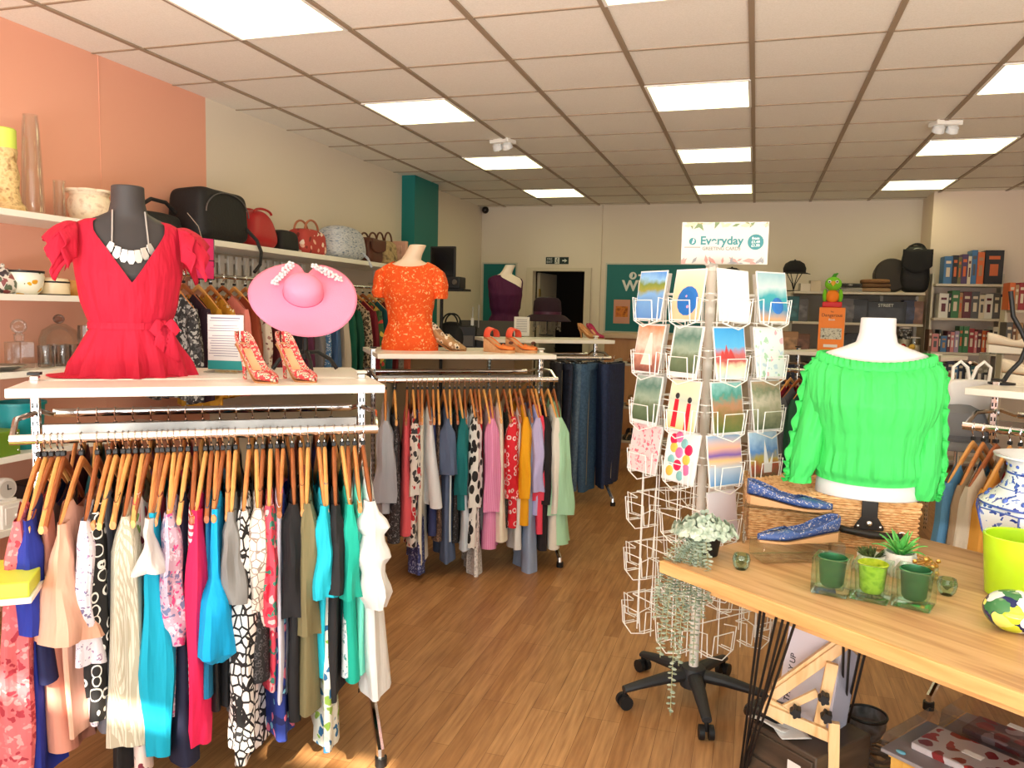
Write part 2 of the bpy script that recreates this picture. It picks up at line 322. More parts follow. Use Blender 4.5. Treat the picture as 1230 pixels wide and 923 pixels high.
# ================================================================ CLOTHES RACKS AND GARMENTS
OAK = pat('hanger_wood', 'wood', [(176, 104, 52), (206, 132, 72), (224, 156, 92)], 9, .4, (6, 1, 1))
OAK2 = pat('hanger_wood_light', 'wood', [(214, 148, 78), (236, 178, 104)], 9, .4, (6, 1, 1))
OAK3 = pat('hanger_wood_dark', 'wood', [(140, 74, 36), (170, 98, 54)], 9, .4, (6, 1, 1))
SLOT = pat('slotted_upright_metal', 'checks', [(226, 226, 224), (40, 40, 42)], 1, .2, (.001, .001, 24), dens=2.4)
def frame2(ang):
    a = math.radians(ang); return Vector((math.cos(a), math.sin(a), 0)), Vector((-math.sin(a), math.cos(a), 0)), a
def onplane(px, py, M, e2, off):
    v = ray(px, py); Q = M + e2*off; return CAMP + v*((Q-CAMP).dot(e2)/v.dot(e2))
def clothes_rack(label, M, rz, half=.522, shelf_x=(-.545, .56), rail_x=.50, near=.27, far=.5, ztop=1.24, rail_z=1.095, rail_y=.30, legs=True):
    t = thing('clothes_rack', label, 'clothes rack', (M.x, M.y, 0), rz)
    for s in (-1, 1):
        u = MB().box((s*half, 0, ztop/2+.05), (.026, .030, ztop-.07)); up_ = obj('upright', u, CHROME, t, smooth=False, bev=.003)
        sl = MB()
        for k in range(40):
            z = ztop-.02-k*.030
            for dx in (-.006, .006): sl.box((s*half+dx, -.0152, z), (.005, .001, .016))
        obj('slots', sl, BLACK, up_, smooth=False)
        obj('cap', MB().box((s*half, 0, ztop+.022), (.036, .040, .008)), BLACK if s < 0 else WHITE, t, smooth=False)
        ft = MB().tube([(s*half, .0, .34), (s*half, -.12, .27), (s*half, -.40, .075), (s*half, -.44, .05), (s*half, -.445, .012)], .014, 8)
        ft.tube([(s*half, .0, .34), (s*half, .12, .27), (s*half, .40, .075), (s*half, .44, .05), (s*half, .445, .012)], .014, 8)
        fo = obj('foot', ft, CHROME, t)
        for q in (-1, 1): obj('foot_pad', MB().cyl((s*half, q*.445, 0), (s*half, q*.445, .03), .02), BLACK, fo)
        ar = MB(); 
        for q in (-1, 1): ar.tube([(s*half, q*.01, rail_z+.04), (s*(half+.03), q*.12, rail_z+.035), (s*(rail_x+.03), q*(rail_y-.03), rail_z)], .009, 8)
        obj('rail_arm', ar, CHROME, t)
    obj('crossbar', MB().box((0, 0, rail_z-.018), (half*2-.03, .012, .040)), pm('brushed_steel', (150, 148, 144), .32, 1), t, bev=.003)
    for q, nm in ((-1, 'front'), (1, 'rear')):
        r = MB(); r.rings([[(x, q*rail_y+.008*math.cos(a), rail_z+.015*math.sin(a)) for a in [2*PI*k/14 for k in range(14)]] for x in (-rail_x-.03, rail_x+.03)])
        obj('hang_rail', r, CHROME, t)
    shelf_mat = pm('shelf_white', (244, 240, 230), .3)
    for (y0, y1) in ((-near, -.02), (.02, far)):
        obj('shelf', MB().box(((shelf_x[0]+shelf_x[1])/2, (y0+y1)/2, ztop-.014), (shelf_x[1]-shelf_x[0], y1-y0, .028)), shelf_mat, t, bev=.003)
    return t
# ---------------------------------------------------------------- hangers
def hanger_parts(t, wood, half=.21, drop=.15, bow=.0):
    a = MB(); pts = []
    for k in range(-8, 9):
        s = k/8; pts.append((.018*bow*s*s, half*s, -.066-drop*abs(s)**1.15))
    rs = []
    for i, p in enumerate(pts):
        s = abs(i-8)/8; hw = .0075; hh = .016-.004*s
        rs.append([(p[0]+hw*math.cos(q), p[1], p[2]+hh*math.sin(q)) for q in [2*PI*j/8 for j in range(8)]])
    a.rings(rs); obj('arm', a, wood, t)
    obj('hook', MB().tube([(0, .0, -.055), (0, 0, -.03), (0, -.012, -.018), (0, -.016, -.002), (0, -.010, .012), (0, .002, .017), (0, .013, .010), (0, .015, -.002)], .0022, 6), CHROME, t)
    obj('size_cube', MB().box((0, 0, -.044), (.014, .018, .014)), BLACK, t, bev=.002)
HPROTO = []
def hanger(label, loc, rz, k=0, group='wooden hangers'):
    k %= 3
    while len(HPROTO) <= k:
        t = thing('clothes_hanger', 'x', 'hanger', (0, 0, -50)); hanger_parts(t, [OAK, OAK2, OAK3][len(HPROTO)]); HPROTO.append(t); t['free'] = 1
    h = HPROTO[k]
    if h.get('free'):
        del h['free']; h.location = loc; h.rotation_euler = (0, 0, rz); h['label'] = label; h['group'] = group; return h
    return dup(h, label, loc, rz, group)
# ---------------------------------------------------------------- garments (local: x along rail, -y towards the shopper, z=0 at the rail)
def sh(y, half=.21, drop=.15): return -.058-drop*(abs(y)/half)**1.15
def smooth(v): return v*v*(3-2*v)
def garment(L=.65, w=.205, t=.012, hw=None, ht=.022, nw=.13, nd=.06, sl=None, sr=None, lean=0., seed=0., fold=.35, skew=0., hem=0.):
    """sl: near sleeve (length, [(s, rx, ry, dy)...]) ; hem: hem curve; strapless look with small w"""
    mb = MB(); hw = hw or w*1.05; bot = -.075-L; NU, NV = 40, 18
    def top(y): 
        if abs(y) >= nw: return sh(y)+.006
        return sh(nw)+.006-nd*math.sqrt(max(0, 1-(y/nw)**2))
    def fn(u, v):
        th = 2*PI*u; c, s = math.cos(th), math.sin(th); q = smooth(v)
        y0 = w*c; y = (w+(hw-w)*q)*c; T = t+(ht-t)*math.sqrt(v)
        f = 1+fold*v*math.sin(5.5*c*2+seed*3+1.5*v)+.25*fold*v*math.sin(17*c+seed)
        x = T*math.copysign(abs(s)**.75, s)*max(.35, f) + lean*v*v + .012*v*n3(seed, v*2, c*1.3) + .008*v*math.sin(6*c+seed*2)
        z0 = top(y0); z1 = bot+hem*(1-c*c)+.012*math.sin(3*c+seed)
        return (x, y+skew*v, z0+(z1-z0)*v)
    mb.grid(fn, NU, NV, cu=True)
    for spec, sd in ((sl, -1), (sr, 1)):
        if not spec: continue
        ln, prof = spec; y0 = sd*(w-.02); z0 = sh(w)+.0; n = 20; NS = 14
        def fs(u, v):
            for k in range(len(prof)-1):
                if v <= prof[k+1][0] or k == len(prof)-2:
                    a, b = prof[k], prof[k+1]; q = smooth(min(1, max(0, (v-a[0])/(b[0]-a[0])))); rx, ry, dy = (a[i]+(b[i]-a[i])*q for i in (1, 2, 3)); break
            th = 2*PI*u; cr = 1+.22*v*math.sin(3*th+seed+4*v)+.1*math.sin(5*th+seed*2-3*v)
            x = rx*math.cos(th)*cr + lean*v*.8 + .008*n3(seed+3, v*3, 0); y = y0+sd*dy+ry*math.sin(th)*cr
            z = z0-ln*v-.012*v*math.sin(th)*(-sd)+(.012 if v < .02 else 0)
            return (x, y, z)
        mb.grid(fs, n, NS, cu=True)
    return mb
def S_long(r=.028, flare=1.): return [(0, .012, .03, 0), (.12, r*.9, .045, .0), (.5, r, .05, .015), (1, r*flare, .045, .01)]
def S_short(r=.03): return [(0, .012, .03, 0), (.25, r*.9, .05, .005), (1, r*1.15, .06, .02)]
def S_puff(r=.05): return [(0, .014, .03, 0), (.3, r*.7, .05, .01), (.75, r, .06, .03), (.93, r*.9, .05, .03), (1, r*.4, .03, .02)]
def S_cone(r=.08): return [(0, .012, .03, 0), (.3, r*.35, .05, .01), (1, r, .07, .03)]
def fab(n, c, **k): k.setdefault('rough', .8); return pm('fabric_'+n, c, cloth=.5, **k)
K_, W_ = (26, 25, 27), (220, 218, 217)
# (hook px, hook y, bottom px, material, adjective label, item, options)
royal = fab('royal', (34, 50, 150)); navy = fab('navy', (26, 30, 74)); peachf = fab('peach', (222, 170, 146)); rose = fab('rose', (206, 140, 122))
cyan = fab('turquoise', (0, 158, 190)); crim = fab('crimson', (222, 28, 84)); blk = fab('black', K_); brightb = fab('bright_blue', (0, 165, 226)); grey = fab('grey', (128, 126, 124))
whitef = fab('white', W_); creamk = pat('cream_knit', 'checks', [(214, 206, 188), (180, 170, 148)], 60, .9, (1, 1, 1), dens=.6, bump=.3); olive = fab('olive', (122, 112, 78)); teal = fab('teal', (20, 172, 150)); aqua = fab('aqua', (118, 226, 204)); sky = fab('cyan', (30, 190, 214))
ROW_A = [
 (46, 541, 888, pat('pink_damask', 'floral', [(214, 104, 110), (240, 150, 150), (170, 50, 66), (226, 120, 124)], 46.8, dens=.45, cloth=.45), 'pink red damask print long sleeved', 'top', dict(w=.20, hw=.22, ht=.03, sl=(.70, S_long(.04)), lean=-.03)),
 (54, 541, 925, royal, 'royal blue silky long', 'dress', dict(w=.20, hw=.20, ht=.04, nw=.15, sl=(.30, S_short(.034)))),
 (62, 541, 812, navy, 'dark blue short', 'blouse', dict(w=.17, hw=.21, ht=.03, nw=.12, lean=.02)),
 (70, 541, 900, rose, 'dusty rose long', 'cardigan', dict(w=.17, hw=.19, ht=.045, nw=.13, lean=.03)),
 (76, 541, 840, fab('dark_brown', (60, 44, 40)), 'dark brown plain', 'top', dict(w=.13, hw=.16)),
 (98, 541, 872, peachf, 'pale peach wide cone sleeved', 'blouse', dict(w=.215, hw=.2, ht=.03, sl=(.31, S_cone(.082)), lean=.015)),
 (117, 540, 865, pat('lilac_sheer', 'floral', [(222, 216, 228), (160, 130, 170), (120, 110, 150), (236, 230, 240)], 61.2, dens=.33, cloth=.45), 'sheer white and lilac floral', 'blouse', dict(w=.21, hw=.2, sl=(.40, S_long(.03, 1.3)))),
 (131, 540, 850, pat('black_white_rings', 'ringline', [K_, (238, 236, 232)], 24, cloth=.45), 'black top with white rings', 'garment', dict(w=.19, hw=.235, ht=.028, sl=(.52, S_long(.026)))),
 (139, 540, 862, fab('satin_grey', (104, 106, 116), rough=.4), 'dark grey satin', 'blouse', dict(w=.15, hw=.21, ht=.03, nw=.12)),
 (148, 540, 918, blk, 'long plain black', 'dress', dict(w=.16, hw=.2, ht=.035, nw=.12)),
 (155, 540, 880, pat('dark_red_small_print', 'floral', [(60, 30, 38), (170, 60, 80), (30, 24, 28)], 72, dens=.3, cloth=.45), 'dark maroon small print', 'top', dict(w=.14, hw=.17)),
 (163, 540, 872, creamk, 'cream knitted long sleeved', 'jumper', dict(w=.205, hw=.225, ht=.04, sl=(.66, S_long(.042, 1.1)))),
 (171, 540, 800, pat('green_pink_floral', 'floral', [(236, 226, 214), (220, 70, 100), (120, 160, 70), (240, 150, 160)], 36, dens=.5, cloth=.45), 'white blouse with green and pink flowers', 'garment', dict(w=.17, hw=.23, ht=.025)),
 (178, 540, 915, pat('white_red_rose', 'floral', [(236, 214, 206), (206, 20, 50), (236, 214, 206), (120, 40, 60)], 25.2, dens=.42, cloth=.45), 'long white top with red roses', 'garment', dict(w=.14, hw=.22, ht=.03)),
 (189, 539, 690, whitef, 'white wide collared', 'shirt', dict(w=.215, hw=.16, ht=.012, nw=.17, sl=(.14, S_cone(.04)))),
 (195, 539, 882, cyan, 'turquoise long sleeved', 'jumper', dict(w=.20, hw=.24, ht=.03, sl=(.70, [(0, .012, .03, 0), (.3, .03, .05, .0), (.62, .052, .06, .02), (1, .03, .045, .03)]), lean=.01)),
 (202, 539, 868, fab('burgundy', (120, 22, 44)), 'burgundy plain', 'top', dict(w=.15, hw=.18, ht=.02)),
 (209, 539, 740, fab('light_grey', (168, 172, 176)), 'light grey sleeveless', 'top', dict(w=.19, hw=.21)),
 (217, 538, 850, pat('lilac_pink_floral', 'floral', [(196, 170, 190), (210, 80, 140), (110, 120, 160), (230, 210, 224)], 54, dens=.45, cloth=.45), 'lilac and pink speckled floral', 'top', dict(w=.205, hw=.21, sl=(.38, S_long(.03)))),
 (226, 538, 897, fab('midnight', (24, 26, 52)), 'midnight blue long', 'dress', dict(w=.17, hw=.24, ht=.045)),
 (235, 538, 826, pat('red_white_stripe', 'stripes', [(244, 240, 238), (200, 60, 90)], 16, rot=(0, PI/2, 0), dens=.55, cloth=.45), 'white top with fine red stripes', 'garment', dict(w=.21, hw=.24, ht=.032, nw=.16)),
 (247, 537, 862, crim, 'crimson long sleeved', 'top', dict(w=.20, hw=.22, ht=.026, sl=(.70, [(0, .014, .03, 0), (.3, .032, .05, .02), (.55, .026, .05, .03), (1, .03, .05, 0)]))),
 (254, 537, 822, fab('peacock', (20, 110, 150)), 'peacock blue plain', 'top', dict(w=.19, hw=.24, ht=.02)),
 (261, 537, 840, fab('black_satin', (22, 22, 24), rough=.45), 'black satin', 'camisole', dict(w=.17, hw=.2)),
 (268, 537, 762, brightb, 'bright blue balloon sleeved', 'blouse', dict(w=.2, hw=.2, sl=(.44, [(0, .012, .03, 0), (.4, .016, .04, .02), (.62, .05, .06, .05), (.92, .058, .06, .06), (1, .02, .03, .05)]))),
 (275, 537, 845, fab('black_jersey', (30, 29, 32)), 'black jersey', 'vest', dict(w=.15, hw=.19)),
 (283, 536, 850, grey, 'mid grey loose', 'tunic', dict(w=.21, hw=.22, ht=.03, sl=(.26, S_short(.034)), lean=.01)),
 (299, 536, 893, pat('black_white_grid', 'cracks', [(240, 236, 232), K_], 40, dens=.10, stretch=(1, 1, .8), cloth=.45), 'white top with bold black grid lines', 'garment', dict(w=.21, hw=.25, ht=.045, sl=(.72, S_long(.036, 1.2)))),
 (308, 536, 760, pat('cream_sketch', 'cracks', [(226, 216, 204), (150, 130, 120)], 38.4, dens=.05, cloth=.45), 'cream sketch print', 'blouse', dict(w=.205, hw=.22, sl=(.30, S_long(.034)))),
 (316, 535, 805, pat('black_lace', 'rings', [(24, 22, 24), (80, 76, 78)], 68, cloth=.45), 'black lace', 'top', dict(w=.15, hw=.25, ht=.035)),
 (325, 535, 815, pat('coral_floral', 'floral', [(226, 70, 90), (240, 180, 180), (60, 130, 110), (200, 30, 60)], 32.4, dens=.45, cloth=.45), 'coral red tropical floral', 'blouse', dict(w=.20, hw=.22, ht=.02, sl=(.36, S_long(.024)))),
 (333, 535, 828, fab('pale_lilac', (214, 214, 232)), 'pale lilac white', 'shirt', dict(w=.20, hw=.235, ht=.02)),
 (340, 534, 880, pat('blue_tropical', 'floral', [(30, 50, 130), (120, 190, 220), (230, 120, 150), (24, 30, 90)], 25.2, dens=.4, cloth=.45), 'blue tropical leaf print', 'dress', dict(w=.16, hw=.22, ht=.04)),
 (351, 534, 855, fab('black_crepe', (27, 26, 29)), 'black crepe sleeved', 'top', dict(w=.20, hw=.22, ht=.03, sl=(.34, S_long(.036)))),
 (361, 534, 840, pat('brown_stone', 'floral', [(70, 60, 54), (180, 160, 150), (40, 50, 90)], 61.2, dens=.4, cloth=.45), 'brown and grey patterned strappy', 'top', dict(w=.14, hw=.2)),
 (370, 534, 845, olive, 'olive khaki long', 'cardigan', dict(w=.20, hw=.23, ht=.04, sl=(.40, S_long(.036, 1.15)))),
 (383, 533, 810, sky, 'bright cyan short sleeved', 'tee', dict(w=.21, hw=.21, ht=.025, sl=(.27, S_short(.034)))),
 (390, 533, 884, pat('white_green_leaf', 'floral', [(232, 236, 226), (150, 190, 80), (40, 110, 160), (200, 220, 210)], 28.8, dens=.42, cloth=.45), 'long white dress with green and blue leaves', 'garment', dict(w=.14, hw=.24, ht=.035)),
 (401, 533, 826, fab('charcoal_black', (34, 32, 34)), 'charcoal black short sleeved', 'tee', dict(w=.21, hw=.225, ht=.03, sl=(.26, S_short(.034)))),
 (411, 532, 812, teal, 'teal green short sleeved', 'tee', dict(w=.21, hw=.22, ht=.03, sl=(.28, S_short(.032)))),
 (418, 532, 806, pat('white_teal_leaf', 'floral', [(228, 236, 236), (90, 150, 150), (150, 180, 200)], 54, dens=.33, cloth=.45), 'white top with small teal leaves', 'garment', dict(w=.19, hw=.215)),
 (426, 532, 800, aqua, 'pale aqua sleeveless', 'top', dict(w=.20, hw=.20, ht=.03)),
 (436, 531, 830, fab('white_cotton', (226, 226, 226)), 'white ruffled', 'blouse', dict(w=.205, hw=.21, ht=.05, nw=.12, sl=(.33, [(0, .016, .03, 0), (.2, .05, .06, .01), (.3, .03, .05, .01), (.5, .055, .06, .02), (.6, .034, .05, .02), (.85, .055, .06, .02), (1, .03, .05, .02)]), lean=.02)),
]
def fill(rows, M, e1, e2, rz, rail_y, rail_z, where, group, seed0=0, hang=True, turn=-.07):
    for i, (px, hy, bpx, mat, desc, item, o) in enumerate(rows):
        # position along the rail from the hook, hem height from the photograph's hem line
        p = onplane(px, hy, M, e2, -rail_y); t = (p-M).dot(e1)
        Hm = onplane(px, bpx, M, e2, -rail_y-.14); L = max(.3, rail_z-.075-Hm.z)
        loc = M + e1*t - e2*rail_y + Vector((0, 0, rail_z)); o = dict(o); o.setdefault('seed', seed0+i*1.7)
        rr = rz + turn + .05*math.sin(i*2.3)
        nm = {'garment': 'top'}.get(item, item)
        if item == 'garment': lab = f'{desc} hanging on {where}'
        else: lab = f'{desc} {item} hanging on {where}'
        g = obj(nm, garment(L=L, **o), mat); tag(g, lab, 'clothing', group, None, loc, rr)
        if hang: hanger(f'wooden hanger carrying the {desc}' + ('' if item == 'garment' else ' '+item), loc, rr, (i*7+i//3) % 3, 'wooden hangers on '+where)
e1A, e2A, aA = frame2(37); MA = Vector((-1.789, 2.2605, 0))
clothes_rack('chrome clothes rack with white shelf in the left foreground', MA, aA)
fill(ROW_A, MA, e1A, e2A, aA, .30, 1.095, 'the front rack', 'garments on the front rack')
REAR_A = [(-.45, 'wine velvet', (92, 22, 40)), (-.39, 'dark teal', (20, 70, 74)), (-.33, 'black chiffon', (28, 27, 30)), (-.27, 'rosewood', (130, 60, 60)), (-.21, 'mauve', (140, 100, 130)), (-.15, 'inky', (26, 28, 44)), (-.09, 'raspberry', (160, 30, 70)), (-.03, 'chocolate', (74, 48, 38)), (.03, 'steel blue', (70, 96, 120)), (.09, 'ebony', (24, 23, 24)), (.15, 'cerise', (190, 40, 90)), (.21, 'moss', (80, 84, 50)), (.27, 'graphite', (66, 66, 70)), (.33, 'salmon', (206, 120, 110)), (.39, 'cobalt', (36, 60, 140)), (.45, 'espresso', (50, 36, 30))]
for i, (tt, nm, c) in enumerate(REAR_A):
    loc = MA+e1A*tt+e2A*.30+Vector((0, 0, 1.095)); it = ['blouse', 'top', 'shirt', 'dress'][i % 4]; r = aA+.06*math.sin(i*1.7); g = obj(it, garment(L=.55+.1*(i % 3), w=.2, hw=.22, ht=.03, nw=.1, sl=(.4, S_long(.03)), seed=400+i), fab('rear_'+nm.replace(' ', '_'), c)); tag(g, f'{nm} {it} on the rear rail of the front rack', 'clothing', 'garments on the rear rail', None, loc, r); hanger(f'wooden hanger carrying the {nm} {it} on the rear rail', loc, r, i % 3, 'wooden hangers on the rear rail')
# ---- second rack
bl = lambda n, c: fab(n, c)
ROW_B = [
 (463, 474, 613, pat('grey_fine_stripe', 'stripes', [(150, 156, 172), (190, 194, 206)], 90, dens=.5, cloth=.45), 'grey blue fine striped', 'shirt', dict(w=.21, hw=.23, ht=.045, nw=.09, sl=(.44, S_long(.05, 1.2)))),
 (474, 474, 645, pat('charcoal_floral', 'floral', [(40, 38, 42), (130, 126, 130), (70, 60, 64)], 72, dens=.4, cloth=.45), 'charcoal small print', 'blouse', dict(w=.2, hw=.24, ht=.05)),
 (489, 474, 640, fab('coral', (232, 96, 106)), 'coral pink sleeveless', 'top', dict(w=.20, hw=.23, ht=.045, nw=.12)),
 (496, 474, 655, pat('black_red_white_floral', 'floral', [(236, 230, 226), (40, 36, 40), (200, 50, 60), (60, 60, 66)], 28.8, dens=.5, cloth=.45), 'white blouse with black and red flowers', 'garment', dict(w=.2, hw=.23, ht=.035, sl=(.42, S_long(.03)))),
 (502, 474, 685, pat('blue_small_floral', 'floral', [(60, 70, 130), (170, 180, 220), (40, 46, 90)], 72, dens=.4, cloth=.45), 'long violet blue small floral', 'dress', dict(w=.16, hw=.22, ht=.04)),
 (507, 474, 672, fab('ivory', (232, 226, 212)), 'ivory tie front', 'blouse', dict(w=.19, hw=.22, ht=.03)),
 (513, 474, 608, fab('white_tee', (226, 228, 234)), 'white boxy', 'tee', dict(w=.21, hw=.25, ht=.05, nw=.1, lean=.03)),
 (520, 474, 642, fab('indigo', (52, 62, 110)), 'indigo plain', 'top', dict(w=.19, hw=.21, ht=.03)),
 (526, 474, 645, pat('brown_spot', 'leopard', [(90, 70, 60), (40, 34, 34), (150, 120, 100)], 72, cloth=.45), 'brown spotted', 'blouse', dict(w=.17, hw=.21, ht=.03)),
 (533, 474, 672, fab('slate', (88, 104, 136)), 'slate blue', 'tunic', dict(w=.205, hw=.22, ht=.045, nw=.1, sl=(.30, S_short(.045)), lean=.01)),
 (540, 474, 650, fab('soft_white', (222, 228, 230)), 'soft white', 'shirt', dict(w=.19, hw=.2, ht=.025)),
 (546, 474, 650, pat('black_fleck', 'floral', [(30, 28, 30), (90, 86, 90)], 72, dens=.3, cloth=.45), 'black flecked', 'top', dict(w=.18, hw=.2, ht=.03)),
 (551, 474, 607, fab('deep_teal', (18, 112, 116)), 'deep teal', 'jumper', dict(w=.205, hw=.22, ht=.035, sl=(.42, S_long(.034)))),
 (558, 474, 658, fab('ice_blue', (212, 222, 234)), 'ice blue', 'blouse', dict(w=.2, hw=.225, ht=.035)),
 (565, 474, 656, pat('zebra', 'leopard', [(232, 230, 226), K_, K_], 28.8, stretch=(1, 1, .6), cloth=.45), 'black and white animal print', 'top', dict(w=.2, hw=.24, ht=.05, nw=.1, sl=(.5, S_long(.04)))),
 (570, 474, 690, pat('white_lace', 'rings', [(230, 226, 222), (170, 164, 160)], 78.2, cloth=.45), 'long white lace', 'dress', dict(w=.16, hw=.21, ht=.04)),
 (575, 474, 605, fab('scarlet', (196, 20, 40)), 'scarlet', 'vest', dict(w=.19, hw=.2, ht=.025)),
 (581, 474, 640, fab('dove_grey', (176, 172, 174)), 'dove grey', 'top', dict(w=.19, hw=.2, ht=.03)),
 (588, 474, 657, pat('pink_stripe', 'stripes', [(226, 120, 180), (240, 170, 206)], 40, dens=.5, cloth=.45), 'candy pink striped', 'shirt', dict(w=.21, hw=.23, ht=.05, nw=.1, sl=(.52, S_long(.045)))),
 (597, 474, 645, fab('cream_cotton', (238, 230, 210)), 'cream cotton', 'shirt', dict(w=.205, hw=.235, ht=.05, nw=.08)),
 (605, 474, 630, pat('black_gold', 'floral', [(34, 32, 30), (110, 96, 60)], 72, dens=.3, cloth=.45), 'black and gold fleck', 'top', dict(w=.18, hw=.2, ht=.03)),
 (612, 474, 632, pat('red_white_dot', 'rings', [(214, 24, 44), (238, 200, 200)], 27.2, cloth=.45), 'bright red top with pale dots', 'garment', dict(w=.2, hw=.235, ht=.045, sl=(.46, S_long(.04)))),
 (618, 474, 658, fab('chalk', (230, 230, 228)), 'chalk white', 'tunic', dict(w=.19, hw=.21, ht=.035)),
 (624, 474, 625, fab('mustard', (238, 170, 20)), 'mustard yellow', 'jumper', dict(w=.205, hw=.23, ht=.04, nw=.1, sl=(.46, S_long(.034)))),
 (634, 474, 698, fab('pale_denim', (150, 166, 196)), 'long pale denim blue', 'dress', dict(w=.2, hw=.23, ht=.05)),
 (638, 474, 618, fab('lilac', (190, 184, 232)), 'lilac', 'blouse', dict(w=.21, hw=.22, ht=.04, nw=.1, sl=(.42, S_long(.042)))),
 (643, 474, 637, fab('coral_red', (236, 70, 96)), 'hot coral', 'jumper', dict(w=.2, hw=.23, ht=.045, nw=.1, sl=(.48, S_long(.034)))),
 (650, 474, 655, fab('soot', (32, 26, 30)), 'soot black', 'jumper', dict(w=.205, hw=.225, ht=.045, nw=.1, sl=(.5, S_long(.04)))),
 (658, 474, 657, fab('off_white', (234, 230, 220)), 'off white', 'cardigan', dict(w=.21, hw=.23, ht=.045, nw=.1, sl=(.55, S_long(.04)))),
 (665, 474, 652, fab('mint', (176, 226, 190)), 'mint green', 'jumper', dict(w=.21, hw=.235, ht=.07, nw=.09, sl=(.56, S_long(.06, 1.25)), lean=.02)),
]
e1B, e2B, aB = frame2(34)
fB = (atZ(450, 431, 1.213)+atZ(672, 432, 1.213))/2; MB_ = Vector((fB.x, fB.y, 0)) + e2B*.27
clothes_rack('chrome clothes rack with white shelf in the middle of the shop', MB_, aB, shelf_x=(-.53, .53))
fill(ROW_B, MB_, e1B, e2B, aB, .30, 1.095, 'the middle rack', 'garments on the middle rack', 50, turn=-.13)

g = obj('blouse', garment(L=.52, w=.21, hw=.23, ht=.06, nw=.1, sl=(.36, [(0, .02, .04, 0), (.3, .06, .07, .01), (.75, .075, .08, .03), (.95, .05, .06, .03), (1, .03, .04, .02)]), seed=77), pat('ditsy_red_green', 'floral', [(206, 130, 120), (180, 40, 50), (90, 120, 80), (226, 190, 170)], 46, cloth=.45, dens=.5))
lc = MB_+e1B*.50+e2B*.16+Vector((0, 0, 1.095)); tag(g, 'red and green ditsy floral puff sleeved blouse at the right end of the middle rack', 'clothing', 'garments on the middle rack', None, lc, aB+.35); hanger('wooden hanger carrying the red and green ditsy floral puff sleeved blouse', lc, aB+.35, 1, 'wooden hangers on the middle rack')
# ================================================================ LEFT WALL SHELVES
sw = pm('shelf_white', (244, 240, 230), .3)
def wall_shelf(label, x0, x1, y0, y1, z, th=.028):
    t = thing('wall_shelf', label, 'shelf', ((x0+x1)/2, (y0+y1)/2, z))
    obj('board', MB().box((0, 0, -th/2), (x1-x0, y1-y0, th)), sw, t, smooth=False, bev=.002)
    b = MB()
    for y in (-(y1-y0)/2+.25, (y1-y0)/2-.02): obj('bracket', MB().prism([(-(x1-x0)/2, -th), ((x1-x0)/2-.08, -th), ((x1-x0)/2-.09, -th-.02), (-(x1-x0)/2, -th-.09)], y-.006, y+.006), pm('bracket_white', (226, 222, 212), .4), t, smooth=False)
    return t
SY0, SY1 = 1.9, 3.68
for z, lab in ((1.88, 'top white wall shelf holding glass cylinder vases on the peach wall'), (1.52, 'white wall shelf holding enamel and cream cooking pots'), (1.185, 'white wall shelf holding cut glassware'), (.82, 'white wall shelf holding the teal and green boxes'), (.50, 'lowest white wall shelf holding the small white clock')):
    wall_shelf(lab, XL+.002, -3.05, SY0, SY1, z)
sp = MB()
def solo(name, label, cat, mb, mat, loc=(0, 0, 0), rz=0, group=None, **k): return tag(obj(name, mb, mat, **k), label, cat, group, None, loc, rz)
GL = thin('vase_glass', (250, 252, 251), .03, .35)
def tumbler(r0, r1, h, th=.004): return MB().lathe([(r0, 0), (r1, h), (r1-th, h), (r0-th, .008), (.001, .008)], 24)
p = atX(40, 250, -3.2); solo('glass_vase', 'tall clear glass cylinder vase on the top wall shelf', 'vase', MB().lathe([(.045, 0), (.05, .012), (.036, .38), (.030, .455), (.027, .455), (.032, .38), (.044, .02), (.001, .02)], 28), GL, (p.x, p.y, 1.88))
p = atX(72, 256, -3.2); solo('glass_vase', 'short slim clear glass cylinder vase on the top wall shelf', 'vase', tumbler(.027, .026, .185), GL, (p.x, p.y, 1.88))
p = atX(8, 248, -3.2); t = thing('candle_holder', 'ornate gold candle holder with lime green top on the top wall shelf', 'candle holder', (p.x, p.y, 1.88))
gold = pat('aged_gold', 'noise', [(150, 110, 60), (226, 196, 140), (196, 160, 100)], 40, .5, bump=.6)
obj('base', MB().lathe([(.085, 0), (.08, .02), (.06, .05), (.05, .1), (.056, .16), (.044, .22), (.05, .27), (.046, .28)], 26), gold, t)
obj('candle', MB().lathe([(.047, .275), (.047, .36), (.04, .366), (.001, .362)], 24), pm('lime_wax', (206, 226, 96), .5), t, label='lime green candle')
p = atX(108, 262, -3.2); t = thing('jardiniere', 'cream embossed jardiniere on the top wall shelf behind the black bust', 'plant pot', (p.x, p.y, 1.88))
obj('bowl', MB().lathe([(.06, 0), (.085, .02), (.1, .07), (.098, .11), (.086, .135), (.098, .16), (.09, .16), (.078, .13), (.085, .06), (.001, .03)], 32), pat('embossed_cream', 'noise', [(196, 168, 140), (240, 222, 196), (232, 212, 184)], 30, .4, bump=.8), t)
obj('rim_petals', MB().tube([(.1*math.cos(a)+.008*math.cos(8*a), .1*math.sin(a)+.008*math.sin(8*a), .158) for a in [2*PI*k/48 for k in range(48)]], .007, 6, True), pm('cream_glaze', (240, 222, 198), .3), t)
